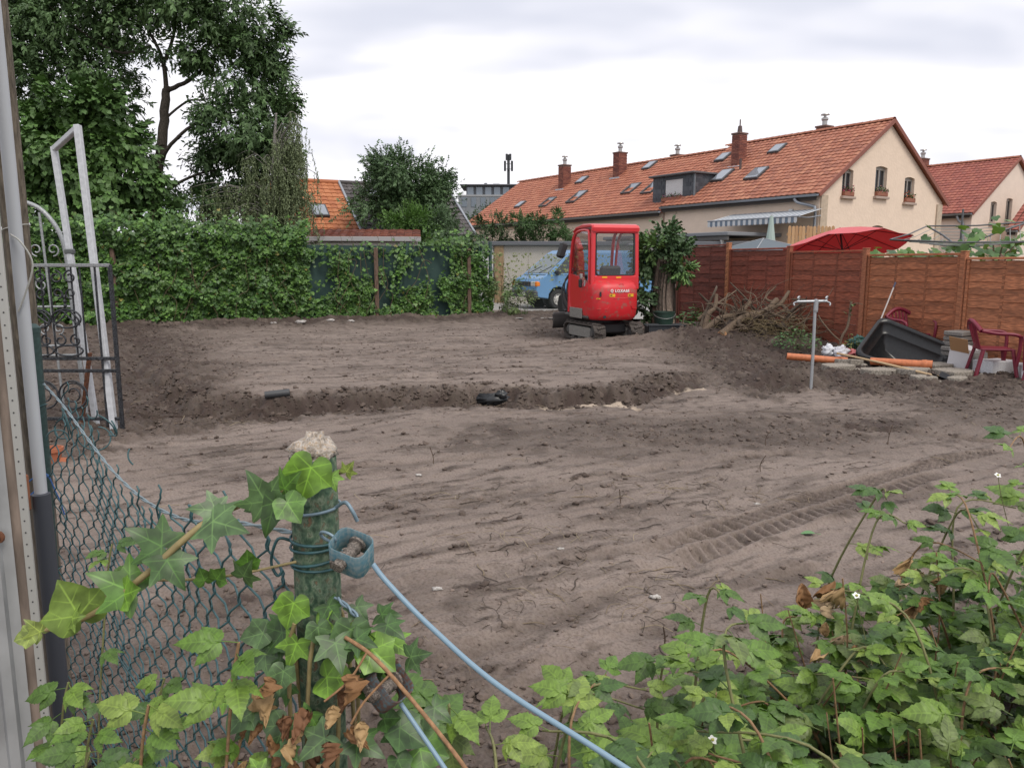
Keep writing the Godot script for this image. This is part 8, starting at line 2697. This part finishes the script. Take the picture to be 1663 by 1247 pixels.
	part("twig", tube_mesh(spline([Vector3(0.06, -0.03, 0.035), Vector3(0.03, -0.06, 0.045), Vector3(0.015, -0.085, 0.05)], 4), 0.0015, 5), mats["dry_brown"], t)
	part("twig", tube_mesh(spline([Vector3(0.03, -0.01, 0.02), Vector3(0.01, -0.04, 0.03), Vector3(-0.02, -0.065, 0.035)], 4), 0.0015, 5), mats["dry_brown"], t)

const CANE_TIPS := [[0.52, 0.74, -1.75], [0.55, 0.72, -1.70], [1.26, 0.77, -2.50], [1.28, 0.72, -2.40], [1.47, 0.79, -2.50], [1.72, 0.92, -2.60], [1.70, 0.81, -2.50], [1.46, 0.73, -2.30], [0.93, 0.59, -2.20], [0.23, 0.56, -1.75], [0.32, 0.55, -1.70], [0.41, 0.60, -1.70], [-0.05, 0.68, -1.35], [0.06, 0.64, -1.40], [-0.11, 0.76, -1.25], [0.41, 0.64, -1.50], [0.70, 0.27, -2.38], [0.47, 0.47, -1.92], [1.35, 0.31, -1.82], [0.55, 0.31, -1.89], [0.47, 0.52, -1.83], [1.35, 0.29, -1.81], [1.47, 0.63, -2.29], [1.06, 0.25, -1.93], [1.72, 0.73, -2.53], [1.09, 0.46, -1.90], [1.16, 0.32, -2.63], [1.33, 0.49, -1.91], [1.53, 0.36, -2.12], [1.36, 0.48, -2.00], [1.03, 0.46, -1.97], [0.52, 0.45, -1.51], [0.25, 0.52, -1.42], [0.97, 0.38, -2.00], [1.77, 0.68, -2.34], [0.40, 0.57, -1.43], [0.64, 0.35, -1.69], [0.74, 0.47, -1.44], [1.19, 0.48, -2.24], [0.39, 0.58, -1.49], [0.85, 0.51, -1.35], [1.40, 0.60, -2.14], [1.00, 0.39, -2.36], [1.51, 0.66, -2.03], [0.78, 0.38, -2.08], [1.53, 0.58, -2.01], [0.34, 0.42, -1.83], [1.25, 0.61, -2.23], [0.38, 0.41, -1.66], [0.63, 0.37, -1.50], [0.58, 0.36, -1.92]]

func build_brambles() -> void:
	var ribs := [[Vector2.ZERO, Vector2(0, 1.0), 0.02]]
	for k in 6:
		var y := 0.12 + k * 0.13
		for s in [-1.0, 1.0]:
			ribs.append([Vector2(0, y), Vector2(s * 0.3, y + 0.16), 0.010])
	var pic := blade_picture(ribs, 0.4, 15, 1.0)
	var shapes := [bramble_leaf(10, false), bramble_leaf(40, false, 0.7), bramble_leaf(70, true, 0.58), bramble_leaf(100, false, 0.55)]
	var tones := [blade("bramble0", Color(0.235, 0.44, 0.065), pic, 0.5), blade("bramble1", Color(0.33, 0.54, 0.085), pic, 0.5), blade("bramble2", Color(0.165, 0.32, 0.055), pic, 0.5), blade("bramble3", Color(0.13, 0.265, 0.06), pic, 0.5), blade("bramble4", Color(0.44, 0.62, 0.12), pic, 0.5), blade("bramble5", Color(0.28, 0.39, 0.11), pic, 0.5)]
	var cane_m := [grainy("cane_green", Color(0.13, 0.17, 0.05), Color(0.20, 0.20, 0.08), Vector3(12, 12, 12), 0.7), grainy("cane_brown", Color(0.18, 0.10, 0.05), Color(0.30, 0.18, 0.09), Vector3(12, 12, 12), 0.75)]
	var order := range(CANE_TIPS.size())
	order.sort_custom(func(p, q): return CANE_TIPS[p][0] / -CANE_TIPS[p][2] < CANE_TIPS[q][0] / -CANE_TIPS[q][2])
	var place := {}
	var seen := {}
	var ordinals := ["first", "second", "third", "fourth", "fifth", "sixth", "seventh", "eighth", "ninth", "tenth", "eleventh", "twelfth", "thirteenth", "fourteenth", "fifteenth", "sixteenth", "seventeenth", "eighteenth", "nineteenth", "twentieth", "twenty-first", "twenty-second", "twenty-third", "twenty-fourth"]
	for k in order:
		var size_word: String = "tall" if CANE_TIPS[k][1] > 0.62 else ("knee-high" if CANE_TIPS[k][1] > 0.46 else "low")
		seen[size_word] = seen.get(size_word, -1) + 1
		place[k] = "%s %s leafy bramble cane counted from the left of the thicket" % [ordinals[seen[size_word]], size_word]
	for k in CANE_TIPS.size():
		var c: Array = CANE_TIPS[k]
		var tip := Vector3(c[0], c[1], c[2])
		var root := Vector3(tip.x + rnd(-0.3, 0.5), 0.0, tip.z + rnd(-0.25, 0.4))
		if root.z > -1.1:
			root.z = -1.1
		var t := thing("bramble_cane", place[k], "bramble", root, 0.0, "bramble canes of the thicket")
		var rel := tip - root
		var over := Vector3(rnd(-0.08, 0.08), 0.06, rnd(-0.08, 0.08))
		var s := spline([Vector3.ZERO, Vector3(rel.x * 0.15, rel.y * 0.5, rel.z * 0.15), Vector3(rel.x * 0.55, rel.y * 0.92, rel.z * 0.55) + over, rel], 7)
		var rad := []
		for i in s.size():
			rad.append(lerpf(0.0052, 0.002, float(i) / s.size()))
		part("cane", tube_mesh(s, rad, 6), cane_m[0 if rng.randf() < 0.6 else 1], t)
		var base_tone := rng.randi() % 4
		var big := rnd(0.075, 0.115)
		for i in range(int(s.size() * 0.38), s.size(), 2):
			var v := float(i) / s.size()
			var a := i * 2.4 + k + rnd(-0.4, 0.4)
			var dir := Vector3(cos(a), rnd(-0.05, 0.5), sin(a))
			if i >= s.size() - 2:
				dir = (s[-1] - s[-3]).normalized() + Vector3(0, 0.5, 0.2)
			var size := big * lerpf(1.15, 0.6, v) * rnd(0.85, 1.2)
			var tone := base_tone if v < 0.8 else (4 if rng.randf() < 0.6 else 1)
			if rng.randf() < 0.35:
				tone = rng.randi() % 6
			part("leaf", shapes[rng.randi() % 4], tones[tone], t, leaf_xf(s[i], dir, Vector3(rnd(-0.45, 0.45), 1.0, rnd(0.0, 0.7)), size))
	# undergrowth low between the canes
	var st := thing("undergrowth", "mixed low leaves and dry stalks under the bramble canes", "undergrowth", Vector3(1.1, 0.0, -2.0))
	st.set_meta("kind", "stuff")
	for v in 3:
		var xfs := []
		for i in 640:
			var x := rnd(-0.9, 1.0)
			var z := rnd(-0.75, 0.8)
			var edge := (x + 0.9) * 0.42
			if z < -edge * 1.1 - 0.05:
				continue
			var y := rnd(0.02, 0.52) * (0.35 + 0.65 * smoothstep2(-0.9, 0.2, x))
			xfs.append(leaf_xf(Vector3(x, y, z), Vector3(rnd(-1, 1), rnd(-0.2, 0.4), rnd(-1, 1)), Vector3(rnd(-0.5, 0.5), 1.0, rnd(-0.2, 0.7)), rnd(0.055, 0.1)))
		var cut := xfs.size() / 2
		copies("leaves", shapes[v], tones[[2, 0, 1][v]], st, xfs.slice(0, cut))
		copies("leaves", shapes[3 - v], tones[[3, 5, 2][v]], st, xfs.slice(cut))
	var stalks := []
	for i in 260:
		var b := Basis.from_euler(Vector3(rng.randfn() * 0.85, rnd(0, TAU), rng.randfn() * 0.85))
		stalks.append(Transform3D(b.scaled(Vector3(1, rnd(0.6, 1.7), 1)), Vector3(rnd(-0.35, 0.95), 0.0, rnd(-0.2, 0.75))))
	copies("dry_stalks", tube_mesh([Vector3.ZERO, Vector3(0.01, 0.2, 0), Vector3(0.0, 0.42, 0.01)], [0.0035, 0.003, 0.0018], 5), mats["cane_brown"], st, stalks)
	# withered leaves caught in the thicket
	var dry := [mats["dead0"], mats["dead2"], grainy("dead3", Color(0.42, 0.28, 0.15), Color(0.58, 0.42, 0.26), Vector3(20, 20, 20), 0.8, 0.03, 0.6, 154)]
	var spots := [[Vector3(0.30, 0.50, -1.55), 3, "pale withered leaves at the thicket's left tip"], [Vector3(0.95, 0.60, -2.1), 9, "tan withered leaves hanging in the middle of the thicket"], [Vector3(1.3, 0.62, -2.25), 6, "tan withered leaves below the tall right-hand canes"], [Vector3(0.95, 0.42, -1.65), 5, "withered leaves low in the thicket near the bottom edge"], [Vector3(0.55, 0.45, -1.5), 4, "brown withered leaves beside the dry cut stalks"]]
	for q in spots:
		var t := thing("withered_leaves", q[2], "leaf", q[0])
		for i in q[1]:
			part("leaf", crumpled_leaf(rng.randi() % 5), dry[rng.randi() % 3], t, Transform3D(Basis.from_euler(Vector3(rnd(0.4, 1.7), rnd(0, TAU), rnd(-0.5, 0.5))).scaled(Vector3.ONE * rnd(0.04, 0.075)), Vector3(rnd(-0.09, 0.09), rnd(-0.2, -0.02), rnd(-0.08, 0.08))))
		part("stem", tube_mesh(spline([Vector3(0, -q[0].y, 0), Vector3(0.03, -0.2, 0), Vector3(0.0, 0.06, 0.0)], 4), 0.0025, 5), cane_m[1], t)
	# white bramble flowers
	var petal := leaf_shape(0.012, 0.010, 3, 0.1, -0.1)
	var fl := [["white bramble flower on a thin stalk above the right-hand canes", Vector3(1.66, 0.84, -2.55)], ["white bramble flower in the middle of the thicket", Vector3(0.97, 0.63, -2.05)], ["white bramble flower low at the thicket's left end", Vector3(0.44, 0.52, -1.55)]]
	for q in fl:
		var t := thing("bramble_flower", q[0], "flower", q[1])
		for k in 5:
			part("petal", petal, plain("petal_white", Color(0.8, 0.8, 0.78), 0.6), t, Transform3D(Basis(Vector3.RIGHT, 0.6) * Basis(Vector3.UP, TAU * k / 5.0), Vector3.ZERO))
		part("stalk", tube_mesh([Vector3.ZERO, Vector3(0.02, -0.08, 0), Vector3(0.05, -0.2, 0.02)], 0.0013, 5), cane_m[0], t)
		part("heart", lump(Vector3(0.004, 0.003, 0.004), 0.3, 2.0, 3, 6, 8), plain("heart_yellow", Color(0.4, 0.4, 0.1), 0.7), t, Transform3D(Basis.IDENTITY, Vector3(0, 0.002, 0.002)))
	# fresh weeds between the shed and the mesh
	var n := 0
	for w in [[Vector3(-0.807, 0.80, -1.3), 0.05, 9], [Vector3(-0.709, 0.79, -1.2), 0.052, 9], [Vector3(-0.69, 0.74, -1.42), 0.05, 9], [Vector3(-0.66, 0.80, -1.1), 0.05, 8], [Vector3(-0.577, 0.81, -1.1), 0.045, 8], [Vector3(-0.87, 0.95, -1.6), 0.045, 8], [Vector3(-0.46, 1.0, -0.9), 0.045, 4], [Vector3(-0.346, 0.953, -0.9), 0.045, 4], [Vector3(-0.33, 1.10, -0.87), 0.05, 4], [Vector3(-0.72, 0.62, -1.35), 0.05, 9], [Vector3(-0.55, 0.70, -1.2), 0.05, 8]]:
		var tip: Vector3 = w[0]
		var root := Vector3(tip.x - 0.08, 0.0, tip.z + 0.03)
		var lab: String = ["leafy weed against the tin shed's foot, farthest left", "leafy weed rising beside the dark lower pipe", "leafy weed behind the wire mesh near the rear post", "bottom-edge weed in front of the dark lower pipe", "weed in front of the mesh's lower half", "tall weed beside the dark green rear post", "light sprig with drooping leaves in front of the mesh", "small light sprig below the withered ivy", "light-leaved sprig halfway between the vine and the post", "low weed behind the lower mesh", "low weed at the bottom edge before the mesh"][n]
		var t := thing("leafy_sprig", lab, "weed", root)
		n += 1
		var rel := tip - root
		var s := spline([Vector3.ZERO, Vector3(rel.x * 0.3, rel.y * 0.5, rel.z * 0.2), Vector3(rel.x * 0.8, rel.y * 0.9, rel.z * 0.8), rel], 7)
		part("stem", tube_mesh(s, 0.0022, 5), cane_m[1 if n > 6 and n < 10 else 0], t)
		for i in w[2]:
			var p: Vector3 = s[clampi(s.size() - 1 - i * 2, 0, s.size() - 1)]
			var a: float = i * 2.4 + n
			part("leaf", shapes[[0, 1, 3][i % 3]], tones[[1, 4, 0][rng.randi() % 3]] if n > 6 and n < 10 else tones[[0, 2, 1, 3][rng.randi() % 4]], t, leaf_xf(p, Vector3(cos(a), rnd(-0.2, 0.4), absf(sin(a)) * 0.8), Vector3(rnd(-0.4, 0.4), 1.0, 0.8), w[1] * rnd(0.75, 1.1)))

# ---------------------------------------------------------------- crumbs, twigs and stones on the soil
func build_litter() -> void:
	var crumb_m := tinted("crumb", 0.95)
	var meshes := [lump(Vector3(1, 0.5, 0.75), 0.9, 1.7, 201, 6, 8), lump(Vector3(1, 0.45, 1.0), 1.0, 2.0, 202, 6, 8)]
	for v in 2:
		var xfs := []
		var cols := PackedColorArray()
		var tries := 0
		while xfs.size() < 13000 and tries < 90000:
			tries += 1
			var d := 1.9 + 17.0 * pow(rng.randf(), 1.5)
			var x := rnd(-1.0, 1.0) * (0.6 + d * 0.68)
			var y := soil_height(x, d)
			var k := dark_here
			var big := 1.0
			if xfs.size() % 26 == 0:   # broken lumps along the bank
				x = rnd(-4.5, 2.2)
				d = bank_at(x).x + rng.randfn() * 0.22 - 0.05
				y = soil_height(x, d)
				k = 1.0
				big = 1.35
			elif rng.randf() > 0.05 + 0.95 * k * k:
				continue
			var s := 0.003 + 0.016 * pow(rng.randf(), 4.0) * (0.4 + k) + 0.0006 * d
			s *= big
			xfs.append(Transform3D(Basis.from_euler(Vector3(rnd(-0.6, 0.6), rnd(0, TAU), rnd(-0.6, 0.6))).scaled(Vector3.ONE * s), Vector3(x, y + s * 0.2, -d)))
			var c := Color(0.20, 0.156, 0.132).lerp(Color(0.085, 0.063, 0.051), k) * rnd(0.8, 1.3)
			cols.append(c)
		var o := copies("soil_crumbs", meshes[v], crumb_m, self, xfs, cols)
		tag(o, ["loose crumbs of soil strewn over the cleared plot", "coarser clods of soil lying on the churned parts of the plot"][v], "soil")
		o.set_meta("kind", "stuff")
	# twigs, straw and roots pressed into the soil
	var tw := [tube_mesh(spline([Vector3(-0.5, 0, 0), Vector3(-0.2, 0.03, 0.05), Vector3(0.2, 0.02, -0.04), Vector3(0.5, 0.0, 0.02)], 3), 0.022, 4), tube_mesh(spline([Vector3(-0.5, 0, 0), Vector3(0.0, 0.16, 0.1), Vector3(0.5, 0.04, -0.06)], 4), 0.014, 4)]
	for v in 2:
		var xfs := []
		var cols := PackedColorArray()
		for i in (520 if v == 0 else 1000):
			var d := 2.0 + 14.0 * pow(rng.randf(), 1.7)
			var x := rnd(-1.0, 1.0) * (0.6 + d * 0.66)
			if rng.randf() < 0.55:   # raked together in drifts
				var q: Vector2 = [Vector2(0.15, 4.15), Vector2(0.3, 3.3), Vector2(-0.2, 5.0), Vector2(1.2, 5.3), Vector2(-2.9, 7.6), Vector2(-0.4, 8.8), Vector2(1.5, 4.9), Vector2(0.5, 3.7)][rng.randi() % 8]
				x = q.x + rng.randfn() * 0.35
				d = q.y + rng.randfn() * 0.16
			var y := soil_height(x, d)
			var l := (0.02 + 0.16 * pow(rng.randf(), 2.0)) * (0.7 + 0.05 * d)
			xfs.append(Transform3D(Basis.from_euler(Vector3(rnd(-0.15, 0.15), rnd(0, TAU), rnd(-0.12, 0.12))).scaled(Vector3(l, l * 0.8, l)), Vector3(x, y + 0.003, -d)))
			var c: Color = [Color(0.05, 0.038, 0.03), Color(0.075, 0.056, 0.042), Color(0.19, 0.145, 0.095), Color(0.27, 0.22, 0.145)][rng.randi() % (3 if v == 0 else 4)]
			cols.append(c * rnd(0.8, 1.2))
		var o := copies("twig_litter", tw[v], tinted("twig", 0.9), self, xfs, cols)
		tag(o, ["dark broken twigs scattered over the soil", "thin curved straw and rootlets scattered over the soil"][v], "litter")
		o.set_meta("kind", "stuff")
	# a few uprights, stones and scraps one can point to
	var n := 0
	for q in [[Vector3(1.30, 0, -3.28), 0.13], [Vector3(0.72, 0, -4.9), 0.12], [Vector3(-0.62, 0, -5.9), 0.16], [Vector3(2.2, 0, -6.5), 0.14], [Vector3(3.3, 0, -6.6), 0.2], [Vector3(0.62, 0, -2.95), 0.12], [Vector3(1.9, 0, -5.7), 0.15]]:
		var h := soil_height(q[0].x, -q[0].z)
		var t := thing("upright_twig", ["short thick stub standing in the soil left of the brambles", "thin upright twig on the open soil beyond the pale tyre print's start", "curved twig standing on the soil right of the post's top", "thin twig on the dark crumbly patch", "curved thin twig near the track print's far end", "bent dark twig on the soil above the bramble's left tip", "thin twig above the middle of the track print"][n], "twig", Vector3(q[0].x, h - 0.02, q[0].z))
		n += 1
		part("stem", tube_mesh(spline([Vector3.ZERO, Vector3(rnd(-0.01, 0.01), q[1] * 0.5, 0), Vector3(rnd(-0.03, 0.03), q[1], 0.01)], 4), 0.007 if n == 1 else 0.0035, 6), grainy("twig_bark", Color(0.06, 0.04, 0.03), Color(0.13, 0.09, 0.065), Vector3(9, 9, 9), 0.9), t)
		part("stub", tube_mesh([Vector3(0, q[1] * 0.55, 0), Vector3(0.015, q[1] * 0.7, 0.01)], 0.0025, 5), mats["twig_bark"], t)
	n = 0
	for q in [Vector3(-0.36, 0, -3.5), Vector3(0.27, 0, -4.05), Vector3(0.68, 0, -3.45), Vector3(1.62, 0, -4.9), Vector3(-0.7, 0, -5.6), Vector3(-4.1, 0, -19.6), Vector3(-4.6, 0, -19.5), Vector3(-5.3, 0, -19.3), Vector3(-5.9, 0, -19.1)]:
		var h := soil_height(q.x, -q.z)
		var t := thing("pale_stone", ["pale stone on the soil just right of the mossy post", "pale stone among the straw in the middle of the plot", "small white stone on the bare soil left of the brambles", "pale stone just above the track print", "pale stone on the soil right of the post's concrete top", "rightmost rubble stone below the creeper hedge", "second rubble stone from the right below the creeper hedge", "third rubble stone from the right below the creeper hedge", "leftmost rubble stone below the creeper hedge"][n], "stone", Vector3(q.x, h, q.z))
		var s := rnd(0.012, 0.02) if n < 5 else rnd(0.05, 0.09)
		part("stone", lump(Vector3(s * 1.5, s * 0.5, s * 0.8), 0.75, 1.6, 220 + n, 8, 12), grainy("pale_rock", Color(0.36, 0.33, 0.30), Color(0.55, 0.52, 0.49), Vector3(20, 20, 20), 0.9), t, Transform3D(Basis.IDENTITY, Vector3(0, s * 0.4, 0)))
		n += 1
	for q in [[Vector3(1.75, 0, -4.25), "fresh green leaf lying on the track print"], [Vector3(1.45, 0, -3.3), "dark green leaf lying beside the thick stub"]]:
		var h := soil_height(q[0].x, -q[0].z)
		var t := thing("fallen_leaf", q[1], "leaf", Vector3(q[0].x, h + 0.012, q[0].z), rnd(0, 3))
		part("blade", leaf_shape(0.09, 0.055, 5, 0.3, 0.1), plain("fallen_green", Color(0.10, 0.22, 0.08), 0.5), t)
		part("stalk", tube_mesh([Vector3.ZERO, Vector3(0, -0.004, 0.03)], 0.0015, 4), mats["fallen_green"], t)
